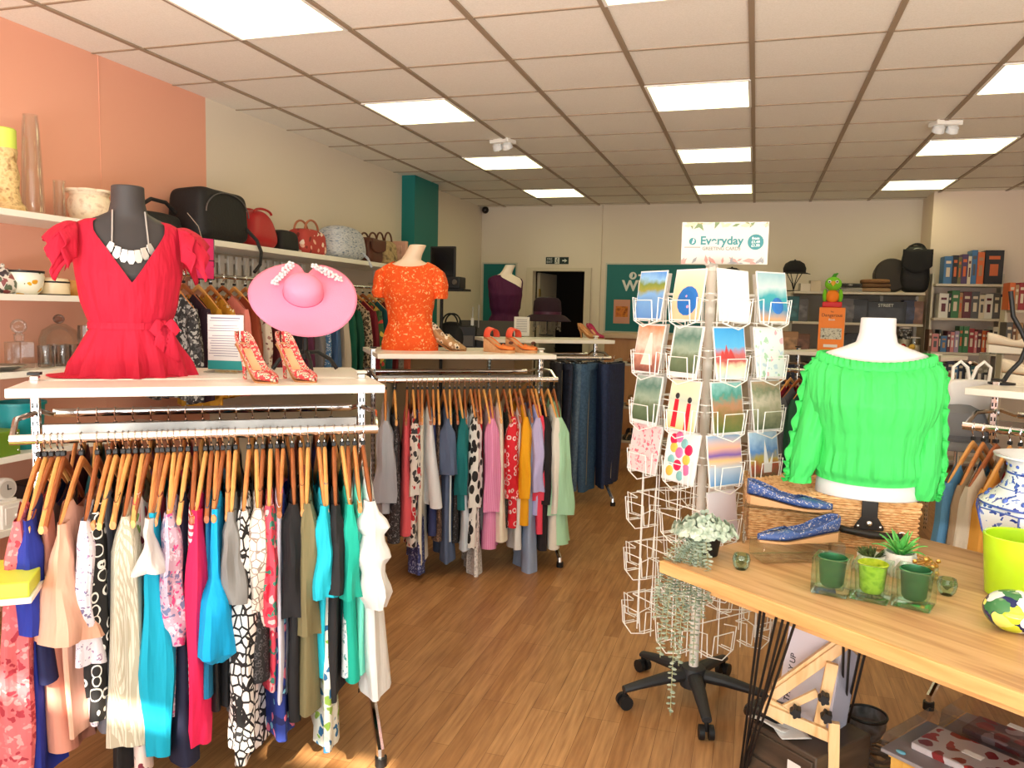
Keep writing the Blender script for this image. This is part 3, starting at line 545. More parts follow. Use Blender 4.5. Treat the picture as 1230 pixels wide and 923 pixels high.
# second shelf
en = pat('enamel_white', 'floral', [(240, 236, 222), (232, 176, 40), (60, 56, 60), (240, 236, 222), (222, 160, 40), (90, 110, 60)], 18, .3, dens=.28)
p = atX(29, 350, -3.18); t = thing('enamel_pot', 'white enamel pot with yellow flowers and dark rim', 'pot', (p.x, p.y, 1.52))
obj('bowl', MB().lathe([(.05, 0), (.07, .02), (.082, .07), (.08, .1), (.074, .1), (.066, .02), (.001, .01)], 30), en, t); obj('rim', MB().lathe([(.084, .098), (.084, .108), (.076, .108), (.076, .098)], 30, cap0=False, cap1=False), BLACK, t)
obj('handle', MB().tube([(.0, .078, .075), (0, .105, .085), (0, .11, .05), (0, .075, .035)], .006, 8), en, t)
p = atX(64, 350, -3.18); t = thing('casserole_dish', 'cream lidded casserole dish with dark bands', 'pot', (p.x, p.y, 1.52)); ce = pm('cream_enamel', (236, 218, 186), .3)
obj('body', MB().lathe([(.066, 0), (.07, .005), (.07, .06), (.068, .062)], 30), ce, t); obj('band', MB().lathe([(.0715, .058), (.0715, .066), (.07, .066), (.07, .058)], 30, cap0=False, cap1=False), BLACK, t); obj('band', MB().lathe([(.0705, .0), (.0705, .006), (.069, .006), (.069, .0)], 30, cap0=False, cap1=False), BLACK, t)
l = obj('lid', MB().lathe([(.07, .066), (.06, .078), (.02, .084), (.001, .084)], 30), ce, t); obj('knob', MB().sphere((0, 0, .092), .011, 12), ce, l)
p = atX(86, 350, -3.18); solo('brown_pot', 'mustard brown glazed pot on the shelf behind red blouse', 'pot', MB().lathe([(.04, 0), (.055, .02), (.058, .05), (.05, .075), (.045, .075), (.05, .05), (.001, .01)], 26), pm('mustard_glaze', (190, 130, 60), .35), (p.x, p.y, 1.52))
p = atX(4, 350, -3.2); t = thing('teapot', 'dark floral china teapot with looped handle', 'teapot', (p.x, p.y, 1.52)); fl = pat('china_floral', 'floral', [(214, 206, 196), (70, 60, 66), (140, 70, 70), (90, 100, 80)], 34, .3, dens=.5)
obj('body', MB().lathe([(.03, 0), (.055, .02), (.062, .05), (.045, .09), (.03, .1), (.001, .1)], 26), fl, t); l = obj('lid', MB().lathe([(.032, .1), (.02, .115), (.001, .118)], 20), fl, t); obj('knob', MB().sphere((0, 0, .125), .01, 10), fl, l)
obj('handle', MB().tube([(0, .055, .075), (0, .085, .11), (0, .1, .09), (0, .09, .05), (0, .06, .035)], .006, 8), fl, t); obj('spout', MB().tube([(0, -.05, .04), (0, -.08, .06), (0, -.095, .095)], .01, 8, rr=[.014, .01, .008]), fl, t)
# third shelf: glassware
p = atX(24, 440, -3.2); t = thing('decanter', 'square glass decanter with ball stopper', 'decanter', (p.x, p.y, 1.185))
obj('bottle', MB().box((0, 0, .06), (.085, .085, .12)).lathe([(.02, .12), (.02, .15), (.026, .155)], 16), GL, t, bev=.006); obj('stopper', MB().sphere((0, 0, .19), .034, 16).cyl((0, 0, .15), (0, 0, .165), .014), GL, t)
cg = pat('cut_glass', 'checks', [(240, 240, 238), (200, 196, 190)], 40, .05); CG = thin('pressed_glass', (244, 244, 242), .08, .6)
def ribbed(r, h): 
    n = 32; rs = []
    for rr, z in ((r*.92, 0), (r, .01), (r, h), (r*.93, h), (r*.9, .012)): rs.append([(rr*(1+.04*(k % 2))*math.cos(2*PI*k/n), rr*(1+.04*(k % 2))*math.sin(2*PI*k/n), z) for k in range(n)])
    return MB().rings(rs)
gt = None
for k, (px, hh, nm) in enumerate(((56, .10, 'leftmost'), (67, .10, 'second'), (77, .10, 'third'), (87, .10, 'rightmost'))):
    p = atX(px, 441, -3.16-.04*(k % 2)); lab = f'ribbed clear glass tumbler on the wall shelf, {nm} of the four in the row'
    if gt is None: gt = solo('glass_tumbler', lab, 'glass', ribbed(.034, hh), CG, (p.x, p.y, 1.185), 0, 'ribbed tumblers on the wall shelf')
    else: dup(gt, lab, (p.x, p.y, 1.185))
p = atX(72, 430, -3.30); t = thing('glass_bell', 'glass dome with a grey knob behind the ribbed tumblers', 'glass dome', (p.x, p.y, 1.185))
obj('dome', MB().lathe([(.09, 0), (.09, .12), (.075, .165), (.03, .195), (.001, .2)], 30), GL, t); obj('knob', MB().sphere((0, 0, .22), .026, 14, (1, 1, .9)), thin('grey_glass', (216, 206, 200), .1, .6), t)
p = atX(10, 440, -3.12); solo('silver_dish', 'shallow grey metal dish in front of the decanter', 'dish', MB().lathe([(.03, 0), (.04, .004), (.085, .024), (.083, .028), (.036, .008), (.001, .007)], 30), pm('dull_silver', (170, 166, 158), .3, .9), (p.x, p.y-.02, 1.185))
p = atX(104, 436, -3.2); t = thing('glass_goblet', 'cut glass goblet beside the red blouse', 'goblet', (p.x, p.y, 1.185))
obj('bowl', MB().lathe([(.008, .07), (.03, .085), (.04, .13), (.036, .19), (.033, .19), (.036, .13), (.001, .09)], 20), CG, t); obj('stem', MB().lathe([(.035, 0), (.03, .006), (.008, .02), (.008, .075)], 18), CG, t)
# lower shelves
p = atX(12, 548, -3.2); solo('storage_tub', 'teal plastic tub on the wall shelf left of the front rack', 'tub', MB().lathe([(.085, 0), (.1, .2), (.108, .2), (.108, .212), (.098, .212), (.08, .01), (.001, .01)], 30), pm('teal_tub', (20, 140, 146), .4), (p.x, p.y+.06, .82))
p = atX(4, 552, -3.12); t = thing('gift_box', 'green box with silver studs in front of the teal tub', 'box', (p.x, p.y-.03, .82), .1)
obj('box', MB().box((0, 0, .055), (.12, .13, .11)), pm('leaf_green_card', (112, 150, 44), .5), t, bev=.003); s_ = MB()
for k in range(4): s_.sphere((.0615, .05, .02+.025*k), .005, 8)
obj('studs', s_, CHROME, t)
p = atX(7, 630, -3.12); t = thing('drawer_box', 'small white drawer box on the lowest wall shelf', 'box', (p.x, p.y, .50)); wb = pm('white_wood', (238, 230, 222), .5)
obj('case', MB().box((0, 0, .055), (.11, .12, .11)), wb, t, bev=.004); d = obj('drawer', MB().box((.057, 0, .055), (.006, .095, .075)), wb, t, bev=.002); obj('knob', MB().sphere((.066, 0, .055), .008, 10), wb, d)
t = thing('table_clock', 'white round table clock on the small drawer box', 'clock', (p.x, p.y, .61))
obj('case', MB().lathe([(.045, -.018), (.05, -.012), (.05, .012), (.044, .018)], 28, (0, 0, .055), Matrix.Rotation(PI/2, 3, 'Y')).box((0, 0, .006), (.04, .08, .012)), wb, t); f = obj('dial', MB().lathe([(.038, .0185), (.038, .0195)], 24, (0, 0, .055), Matrix.Rotation(PI/2, 3, 'Y')), pm('dial_grey', (206, 198, 190), .5), t); obj('hands', MB().box((.0205, .008, .055), (.002, .018, .004)).box((.0205, 0, .065), (.002, .004, .024)), BLACK, f, smooth=False)
p = atX(34, 618, -3.2); solo('storage_case', 'black case on the lowest wall shelf behind clothes', 'case', MB().box((0, 0, .075), (.16, .22, .15)), pm('matt_black_card', (34, 26, 26), .6), (p.x, p.y+.06, .50), 0, bev=.008)
# low display plinth with a lime yellow top, its corner enters at the left edge
p = atZ(36, 698, .78); t = thing('display_plinth', 'lime yellow topped display block at the left photo edge', 'display block', (p.x, p.y, 0), math.radians(37))
obj('top', MB().box((-.2, .1, .76), (.40, .22, .04)), pm('lime_yellow', (206, 222, 70), .4), t, bev=.004, label='lime yellow top'); obj('tray_edge', MB().box((-.2, .1, .732), (.41, .23, .016)), WHITE, t, bev=.003); obj('leg', MB().box((-.36, .14, .362), (.06, .06, .724)), pm('dark_wood', (70, 48, 36), .6), t, bev=.004)
# ================================================================ BAG SHELF, SLATS AND WALL RAIL
wall_shelf('long white wall shelf holding handbags and the black holdall', XL+.002, -3.0, 3.72, 6.62, 1.865, .035)
t = thing('slatted_panel', 'white slatted wooden panel below the bag shelf', 'panel', (XL+.03, 4.75, 1.70)); s_ = MB()
for k in range(15): obj('slat', MB().box((0, -.62+.089*k, 0), (.018, .045, .23)), sw, t, smooth=False, bev=.002)
obj('rail', MB().box((-.012, 0, .08), (.012, 1.3, .03)).add([], []), sw, t, smooth=False); obj('rail', MB().box((-.012, 0, -.08), (.012, 1.3, .03)), sw, t, smooth=False)
def sq(c, e): return math.copysign(abs(c)**e, c)
def soft(w, d, h, e=.45, sag=0., seed=0., puff=.02, taper=0.):
    mb = MB()
    def fn(u, v):
        a = 2*PI*u; b = -PI/2+PI*v; cb = sq(math.cos(b), e); x = w/2*sq(math.cos(a), e)*cb; y = d/2*sq(math.sin(a), e)*cb; z = h/2*sq(math.sin(b), e)
        k = 1-taper*(z/h+.5); x *= k; y *= k
        q = puff*n3(x*6+seed, y*6, z*6+seed); z2 = z-sag*(1-(2*x/w)**2)*max(0, z/h)
        return (x+q*.6, y+q*.6, max(0, z2+h/2+q*.5*(v > .1)))
    mb.grid(fn, 36, 22, cu=True); return mb
def bag(label, loc, w, d, h, mat, rz=PI/2, handle=None, hm=None, flap=None, zipm=None, name='handbag', seed=1., e=.45, taper=.15, hw=.5, strap=None, puff=.02, tassel=False):
    t = thing(name, label, 'bag', loc, rz); obj('body', soft(w, d, h, e, .01, seed, puff, taper), mat, t); hm = hm or mat
    if handle:
        for s in (-1, 1): obj('handle', MB().tube([(hw*w*.5*math.cos(a), s*d*.22, h*.9+handle*math.sin(a)) for a in [PI*k/14 for k in range(15)]], .008, 8), hm, t)
    if flap: obj('flap', MB().grid(lambda u, v: (w*.46*(2*u-1), -d/2-.006+.004*math.sin(PI*u), h*(.9-.5*v*(1-.3*(2*u-1)**2))), 12, 8), flap, t, solid=.006)
    if zipm: obj('zip', MB().tube([(w*.42*math.cos(a), -d/2*.97, h*.52+h*.40*math.sin(a)) for a in [PI*k/20 for k in range(21)]], .004, 6), zipm, t)
    if strap: obj('strap', MB().tube(strap, .011, 6), hm, t)
    return t
ZIP = pm('zip_grey', (120, 120, 122), .35, .8)
nyl = pm('black_nylon', (20, 19, 21), .65, bump=.2); redl = pm('red_leather', (170, 28, 34), .45, bump=.1); brn = pm('brown_leather', (92, 48, 34), .5, bump=.1)
def onshelf(px, py, X=-3.18): p = atX(px, py, X); return Vector((X, p.y, 1.866))
a = onshelf(218, 284); b = onshelf(288, 296); L_ = b.y-a.y
bag('large black nylon holdall on the bag shelf', (-3.17, 4.03, 1.866), .47, .28, .31, nyl, handle=None, zipm=ZIP, name='holdall', e=.32, taper=.08, strap=[(.17, -.13, .1), (.23, -.17, .03), (.24, -.195, -.04), (.22, -.20, -.12), (.16, -.20, -.17)])
bag('small black camera bag left of the holdall', (-3.2, 3.58, 1.882), .36, .2, .11, nyl, name='camera_bag', e=.4, strap=[(-.14, -.05, .12), (-.06, -.06, .17), (.05, -.06, .165), (.14, -.05, .12)])
bag('red leather handbag on the bag shelf beside the holdall', (-3.17, 4.50, 1.866), .38, .22, .25, redl, taper=.45, e=.7, handle=.03)
bag('small black clutch bag between the red bag and flowered bag', (-3.17, 4.80, 1.866), .24, .16, .15, nyl, name='clutch_bag')
bag('red and white flowered handbag with brown base', (-3.17, 5.10, 1.866), .36, .2, .19, pat('flower_bag', 'floral', [(176, 60, 54), (236, 214, 200), (120, 40, 36), (226, 170, 150)], 22, dens=.4), handle=.08, hm=pm('tan_strap', (176, 110, 80), .5))
bag('folded blue and white patterned quilted bag', (-3.18, 5.62, 1.866), .58, .3, .27, pat('blue_ticking', 'noise', [(84, 104, 140), (206, 208, 214), (130, 146, 176)], 26, stretch=(1, 1, 3)), name='quilted_bag', e=.6, taper=.25, strap=[(.1, -.12, .08), (.13, -.17, .02), (.14, -.2, -.05)])
bag('dark brown leather handbag right of the blue quilted bag', (-3.17, 6.07, 1.866), .28, .18, .22, brn, handle=.06, flap=brn)
bag('beige and brown handbag with looped handle on the bag shelf', (-3.17, 6.36, 1.866), .28, .18, .22, pat('beige_canvas', 'noise', [(110, 84, 60), (190, 164, 120), (80, 60, 44)], 14), handle=.09, hm=brn)
p = atX(494, 292, -3.1); t = thing('picture_box', 'pale pink picture box at the end of the bag shelf', 'box', (-3.2, 6.60, 1.90), 0); pb_ = obj('box', MB().box((0, 0, .1), (.28, .05, .2)), pm('pale_pink_card', (214, 164, 140), .6), t, bev=.004); obj('picture', MB().box((0, -.027, .1), (.2, .003, .13)), pat('faded_picture', 'noise', [(200, 150, 126), (226, 180, 156), (170, 120, 100)], 9), pb_, smooth=False)
# wall rail with garments
RZ = 1.66; RX = -3.08
t = thing('wall_rail', 'chrome wall rail carrying a packed row of garments', 'clothes rail', (RX, 5.0, RZ))
obj('rail', MB().cyl((0, -1.55, 0), (0, 1.55, 0), .013), CHROME, t)
for y in (-1.5, 0, 1.5): obj('bracket', MB().tube([(XL-RX+.004, y, .05), (-.05, y, .05), (0, y, .012)], .009, 8), CHROME, t)
ROW_C = [
 (3.60, .62, pat('black_white_sketch', 'floral', [(36, 34, 36), (170, 168, 166), (80, 78, 80)], 44, dens=.5, cloth=.4), 'black and white sketch print blouse'),
 (3.69, .60, fab('aubergine', (52, 30, 46)), 'aubergine long sleeved top'),
 (3.81, .70, fab('ochre', (196, 140, 40)), 'ochre long cardigan'),
 (3.92, .55, pat('ochre_floral', 'floral', [(206, 146, 44), (240, 226, 196), (150, 90, 30)], 34, dens=.36, cloth=.4), 'ochre blouse with pale flowers'),
 (4.03, .62, fab('salmon', (226, 134, 126)), 'salmon pink jumper'),
 (4.14, .58, fab('rust', (150, 66, 40)), 'rust brown top'),
 (4.25, .55, pat('cream_paisley', 'floral', [(226, 212, 196), (120, 70, 70), (170, 120, 110)], 34, dens=.34, cloth=.4), 'cream paisley blouse'),
 (4.36, .62, fab('oxblood', (92, 26, 36)), 'oxblood long sleeved top'),
 (4.48, .66, pat('black_white_spot', 'rings', [(24, 23, 25), (210, 208, 206)], 44, cloth=.4), 'black dress with white spots'),
 (4.60, .64, fab('ink', (28, 28, 38)), 'ink black dress'),
 (4.72, .66, fab('plum', (86, 30, 60)), 'plum long sleeved dress'),
 (4.84, .6, fab('grey_marl', (120, 116, 116)), 'grey marl jumper'),
 (4.96, .68, pat('blue_white_dot', 'rings', [(70, 120, 170), (214, 226, 236)], 50, cloth=.4), 'mid blue dotted blouse'),
 (5.08, .66, fab('denim_shirt', (70, 100, 140)), 'denim blue shirt'),
 (5.20, .68, fab('stone', (190, 176, 156)), 'stone coloured cardigan'),
 (5.32, .74, fab('bottle_green', (10, 90, 70)), 'bottle green satin dress'),
 (5.44, .74, fab('forest_green', (8, 74, 58)), 'forest green velvet dress'),
 (5.56, .66, pat('snake_beige', 'leopard', [(190, 166, 140), (120, 96, 76), (60, 48, 40)], 44, cloth=.4), 'beige snake print blouse'),
 (5.68, .66, fab('wine', (120, 20, 40)), 'wine red top'),
 (5.80, .6, pat('green_red_tropical', 'floral', [(60, 100, 60), (206, 60, 50), (226, 190, 80), (40, 60, 40)], 22, dens=.5, cloth=.4), 'green and red tropical blouse'),
 (5.92, .64, fab('teal_dark', (20, 80, 90)), 'dark teal tunic'),
 (6.04, .62, fab('maroon', (110, 28, 34)), 'maroon cardigan'),
 (6.16, .6, pat('grey_tweed', 'noise', [(90, 86, 84), (150, 146, 140)], 60, cloth=.4), 'grey tweed jacket'),
 (6.28, .62, fab('brick', (176, 84, 60)), 'brick red jumper'),
]
for i, (y, L, mat, desc) in enumerate(ROW_C):
    it = desc.split()[-1]; loc = Vector((RX, y, RZ)); r = PI/2-.28+.05*math.sin(i*1.9)
    g = obj(it, garment(L=L, w=.205, hw=.22, ht=.04, nw=.08, sl=(.5, S_long(.036)), sr=(.5, S_long(.03)), seed=90+i*1.3), mat)
    tag(g, f'{desc} hanging on the left wall rail', 'clothing', 'garments on the wall rail', None, loc, r)
    hanger(f'wooden hanger carrying the {desc}', loc, r, i*5 % 3, 'wooden hangers on the wall rail')
for k, (px, py, h) in enumerate(((243, 303, .15), (243, 324, .10))):
    p = atX(px, py, -2.86); t = thing('size_card', ['larger upper pink framed card hanging by the wall rail', 'smaller lower pink framed card hanging by the wall rail'][k], 'card', p, 1.15, 'pink cards by the wall rail')
    obj('card', MB().box((0, 0, 0), (.13, .006, h)), pm('magenta_card', (206, 40, 100), .4), t, bev=.002); f = MB(); f.tube([(-.065, 0, -h/2), (.065, 0, -h/2), (.065, 0, h/2), (-.065, 0, h/2)], .005, 6, True); obj('frame', f, pm('frame_dark', (60, 40, 50), .4), t)
    if k == 0: obj('hanging_wire', MB().tube([(0, .004, h/2), (-.02, .0, h/2+.06), (-.08, .0, .2)], .002, 5), CHROME, t)
    else: obj('hanging_wire', MB().tube([(0, .004, h/2), (0, .0, h/2+.04)], .002, 5), CHROME, t)
# ================================================================ BUST FORMS, HATS AND SHOES ON THE RACK SHELVES
TOR = [(0, .160, .105, 0), (.05, .158, .104, 0), (.17, .118, .088, 0), (.24, .122, .092, -.004), (.35, .150, .118, -.014), (.42, .162, .104, -.006), (.49, .172, .078, 0), (.525, .150, .064, .004), (.548, .095, .058, .004), (.565, .062, .055, 0), (.60, .054, .052, -.004), (.655, .052, .052, -.008)]
def tor(z):
    z = max(0, min(.655, z))
    for a, b in zip(TOR, TOR[1:]):
        if z <= b[0]:
            q = (z-a[0])/(b[0]-a[0]); return tuple(a[i]+(b[i]-a[i])*q for i in (1, 2, 3))
    return TOR[-1][1:]
def torp(z, ph, off=0., rip=0., k=14):
    """point on the torso; ph=0 is the front (-y)"""
    rx, ry, yc = tor(z); o = off+rip*math.sin(k*ph)
    return Vector(((rx+o)*math.sin(ph), yc-(ry+o)*math.cos(ph), z))
def bust(label, loc, rz, mat, tilt=0, scale=1., cat='mannequin'):
    t = thing('bust_form', label, cat, loc, rz); t.scale = (scale,)*3
    m = MB(); zs = [0, .02, .05, .09, .13, .17, .2, .24, .28, .32, .35, .38, .42, .46, .49, .51, .525, .54, .548, .557, .565, .58, .60, .63, .655]
    m.rings([[torp(z, 2*PI*j/40)+Vector((tilt*max(0, z-.56), 0, 0)) for j in range(40)] for z in zs])
    obj('torso', m, mat, t, bev=.004); return t
def blouse(top, bot=0., off=.008, hem_flare=0., k=16, NU=96, NV=34, waist=None, blous=0., seed=1., wr=.003):
    """shell over the torso from bot up to top(ph); waist = cinch height"""
    m = MB()
    def fn(u, v):
        ph = 2*PI*u-PI; zt = top(ph); z = bot+(zt-bot)*v; o = off+wr*n3(ph*3+seed, z*14, 2)
        if waist is not None:
            if z < waist: q = (waist-z)/waist; o += hem_flare*q**1.2*(1+.35*math.sin(k*ph+seed)+.2*math.sin((k+5)*ph))
            else: q = min(1, (z-waist)/.07)*max(0, 1-(z-waist)/.3); o += blous*q*(1+.14*math.sin(k*1.7*ph+6*z))
        return torp(z, ph, o)
    m.grid(fn, NU, NV, cu=True); return m
# ---- red wrap top on the black bust
red = pm('red_crepe', (188, 16, 50), .8, cloth=.7); bform = pm('charcoal_bust', (58, 54, 54), .6)
B1 = atZ(150, 452, 1.24); B1 = Vector((B1.x, B1.y, 1.24)) + e2A*.04 + e1A*.018; rB = .80
bust('charcoal black bust form on the front white shelf', B1, rB, bform)
t = thing('wrap_blouse', 'bright red wrap blouse with flutter sleeves and peplum on black bust', 'clothing', B1, rB)
rx_ = lambda z: tor(z)[0]
def topR(ph):
    s_ = abs(math.sin(ph)); fr_ = math.cos(ph) > 0
    return min(.537, .322+.215*(s_/.74)**1.1) if fr_ else .538
obj('bodice', blouse(topR, 0, .010, .036, 15, waist=.175, blous=.022, wr=.004), red, t)
def flutter(sd, out=.100, drop=.075, lay=0):
    m = MB()
    def fn(u, v):
        a = -.50*PI+1.0*PI*u; root = Vector((sd*(.158-.004*math.cos(a)), -.085*math.sin(a)-.006, .40+.122*math.cos(a)))
        L_ = out*(.70+.30*max(0, math.cos(a))); r_ = .020*v*math.sin(34*u+lay)
        return root+Vector((sd*(L_*v**.8), -.045*math.sin(a)*v, -drop*v*v+.02*v*math.cos(a)))+Vector((sd*r_*.4, r_*.8*math.cos(a), r_*.5*math.sin(a)))
    m.grid(fn, 60, 8); return m
for sd in (-1, 1):
    obj('flutter_sleeve', flutter(sd), red, t, solid=.002); 
    obj('flutter_sleeve', flutter(sd, .05, .03, 2), red, t, solid=.002)
w = MB(); w.rings([[torp(z, 2*PI*j/72, .016+.002*math.sin(30*2*PI*j/72)) for j in range(72)] for z in (.165, .172, .180, .187)], cap0=False, cap1=False); obj('waist_seam', w, red, t)
bp = torp(.18, .75, .03); bo = MB(); bo.sphere(tuple(bp), .016, 12, (1, .8, 1.1))
for q in (-1, 1): bo.grid(lambda u, v: (bp.x+q*(.055*u)+.0, bp.y-.012-.012*math.sin(PI*u), bp.z+(.030*math.sin(PI*min(1, u*1.15)))*(2*v-1)-.02*u), 10, 6)
for q in (-1, 1): bo.grid(lambda u, v: (bp.x+q*.03*u+.022*(2*v-1), bp.y-.016-.01*math.sin(5*u), bp.z-.13*u), 10, 5)
obj('tie_bow', bo, red, t, solid=.003)
sp_ = MB(); sp_.grid(lambda u, v: ((.15+.12*v)*math.sin(-PI*.78+PI*.95*u)*(1+.05*math.sin(14*u)), -(.11+.035*v)*math.cos(-PI*.78+PI*.95*u), .012*(1-v)+.003), 40, 6); obj('hem_fold', sp_, red, t, solid=.003)
t = thing('necklace', 'silver bib necklace of fan shaped plates on the black bust', 'necklace', B1, rB); silver = pm('silver', (206, 202, 198), .3, .6)
def chest(x, z, o=.009): rx, ry, yc = tor(z); return Vector((x, yc-ry*math.sqrt(max(.04, 1-(x/rx)**2))-o, z))
pts = [chest(.056*q/.45, .424+.026*(q/.45)**2) if abs(q) < .45 else chest(math.copysign(.056-.006*(abs(q)-.45)/.55, q), .450+.118*(abs(q)-.45)/.55) for q in [k/20-1 for k in range(41)]]
obj('cord', MB().tube(pts, .0028, 6), silver, t)
for k in range(7):
    q = (k-3)/3; zz = .424+.026*q*q; p = chest(.056*q, zz, .013); pl_ = MB(); h = .040-.006*abs(q)
    Mx = Matrix.Translation(p) @ Matrix.Rotation(q*.46, 4, 'Z') @ Matrix.Rotation(-q*.45, 4, 'Y')
    pl_.prism([(-.0085, .006), (.0085, .006), (.0125, -h*.7), (.006, -h), (-.006, -h), (-.0125, -h*.7)], -.004, .0, Mx); obj('plate', pl_, silver, t, bev=.001)
# ---- orange top on the white bust (middle rack)
wform = pm('white_bust', (240, 226, 208), .5); cform = pm('cream_bust', (238, 214, 186), .5)
B2 = atZ(494, 421, 1.24); B2 = Vector((B2.x, B2.y, 1.24)) + e2B*.06
bust('cream bust form with tilted neck on the middle rack shelf', B2, aB-.35, cform, .5, .98)
orange = pat('orange_ditsy', 'floral', [(238, 88, 22), (246, 150, 80), (244, 110, 40), (250, 190, 130)], 52, .8, dens=.34, cloth=.3)
t = thing('blouse', 'orange ditsy floral short sleeved blouse on cream bust', 'clothing', B2, aB-.35); t.scale = (.98,)*3
obj('bodice', blouse(lambda p: .552 if math.cos(p) < 0 else .552-.035*max(0, math.cos(p))**2, .0, (.020), .0, 9, wr=.008), orange, t)
def sleeve(sd, pts, n=18, seed=0, rp=.1, k=5):
    """tube sleeve; pts: (x,y,z,rx,ry)"""
    m = MB(); rs = []
    for i, (x, y, z, a, b) in enumerate(pts):
        rs.append([Vector((sd*x+a*math.cos(q)*(1+rp*math.sin(k*q+seed+i*.8)), y+b*math.sin(q)*(1+rp*math.sin(k*q+seed+i*.6)), z+.3*a*math.sin(q)*0)) for q in [2*PI*j/n for j in range(n)]])
    return m.rings(rs, True, True, False)
def dense(pts, n=4):
    out = []
    for a, b in zip(pts, pts[1:]):
        for k in range(n): out.append(tuple(a[i]+(b[i]-a[i])*smooth(k/n)*1.0 for i in range(5)))
    return out+[pts[-1]]
for sd in (-1, 1): obj('sleeve', sleeve(sd, dense([(.13, 0, .525, .03, .045), (.165, 0, .49, .05, .07), (.185, 0, .42, .05, .075), (.19, 0, .36, .05, .075), (.186, 0, .325, .045, .07)]), seed=sd), orange, t)
# ---- shoes
def shoe(L=.24, heel=.09, w=.038, hb=.055, vamp=.62, toe=.9, toeh=.03, wedge=False, stil=True, sole=None, upper=None, inner=None, point=True, plat=.006, heelm=None, back=1., mule=False, strap=None, label=None):
    """returns list of (name, MB, mat); toe towards +x, ground at z=0"""
    def hz(t): return plat+heel*(1-smooth(min(1, t/.72)))
    def hw(t):
        if t < .28: q = t/.28; r = .66+.16*math.sin(q*PI/2)-.0
        elif t < .7: r = .82-.14*math.sin((t-.28)/.42*PI)*.6+.18*((t-.28)/.42)
        else: q = (t-.7)/.3; r = 1.0*(1-q**(1.7 if point else 3.2))+(.10 if point else .2)*q
        if t < .06: r *= math.sqrt(max(.002, 1-(1-t/.06)**2))
        return w*max(.08, r)
    def up(t):
        if t < .35: return hb*back*(1-.45*t/.35)+.004
        if t < vamp: q = (t-.35)/(vamp-.35); return hb*(.55*back*(1-q)+.62*q)
        q = (t-vamp)/(1-vamp); return max(.010, hb*.62*(1-q)+toeh*.55*q)
    m = MB(); rs = []; NT = 30
    for i in range(NT+1):
        t = i/NT; a = PI*(.60 if t < vamp-.02 else min(.97, .60+.37*((t-vamp+.02)/.10)))
        if mule and t < .5: a = PI*.28
        ring = []
        for j in range(21):
            q = -a+2*a*j/20; ring.append((L*t, hw(t)*math.copysign(abs(math.sin(q))**.75, q), hz(t)+up(t)*(1-math.cos(q))/2))
        rs.append(ring)
    m.rings(rs, False); out = [('upper', m, upper, .0025)]
    ins = MB(); ins.rings([[(L*t, hw(t)*.93*s, hz(t)+.0035) for s in (-1, -.5, 0, .5, 1)] for t in [.03+.92*k/16 for k in range(17)]], False); out.append(('insole', ins, inner, 0))
    so = MB(); rs = []
    for i in range(21):
        t = .01+.98*i/20; z1 = hz(t)-.001; z0 = 0 if wedge else max(0, hz(t)-plat*(1 if t > .3 else .8)); rs.append([(L*t, -hw(t)*1.02, z1), (L*t, hw(t)*1.02, z1), (L*t, hw(t)*.98, z0), (L*t, -hw(t)*.98, z0)])
    so.rings(rs); out.append(('wedge_sole' if wedge else 'sole', so, sole, 0))
    if stil: hl = MB(); hl.rings([[(.025+.02*(1-k)+r*math.cos(q)*1.1-.012*(1-k), r*math.sin(q), z) for q in [2*PI*j/12 for j in range(12)]] for k, r, z in ((0, .007, 0), (.15, .006, .015), (.5, .008, heel*.5), (.8, .015, heel*.8), (1, .024, heel+plat-.002))]); out.append(('heel', hl, heelm or upper, 0))
    return out
def put_shoe(name, label, parts, loc, rz, cat='shoe', group=None, rx=0):
    t = thing(name, label, cat, loc, rz, group)
    for n, mb, mt, so in parts: obj(n, mb, mt, t, solid=so)
    return t
snake = pat('snake_print', 'leopard', [(206, 60, 66), (60, 24, 26), (230, 196, 170)], 95, .35); nude = pm('nude_lining', (226, 180, 136), .4); soleb = pm('tan_sole', (196, 140, 90), .5)
hp = shoe(.24, .118, .038, .062, vamp=.64, upper=snake, inner=nude, sole=soleb, heelm=snake)
a = atZ(288, 456, 1.24); b = atZ(340, 455, 1.24); hd = math.atan2(-.62, .78)
put_shoe('high_heel', 'left snakeskin print high heeled shoe on the front shelf', hp, (a.x-.02, a.y+.03, 1.24), -.45, group='snakeskin heels')
hp2 = shoe(.24, .118, .038, .062, vamp=.64, upper=snake, inner=nude, sole=soleb, heelm=snake)
put_shoe('high_heel', 'right snakeskin print high heeled shoe on the front shelf', hp2, (b.x-.03, b.y+.03, 1.24), -.5, group='snakeskin heels')
leo = pat('leopard_print', 'leopard', [(176, 136, 92), (44, 30, 22), (236, 220, 196)], 34, .4)
a = atZ(512, 421, 1.24); put_shoe('ankle_shoe', 'leopard print heeled shoe leaning beside the orange blouse', shoe(.24, .07, .055, .15, vamp=.45, upper=leo, inner=nude, sole=soleb, heelm=leo), (a.x, a.y+.05, 1.24), .05)
orl = pm('orange_strap', (238, 130, 60), .5); cork = pat('cork', 'noise', [(206, 150, 106), (226, 178, 130)], 60, .7)
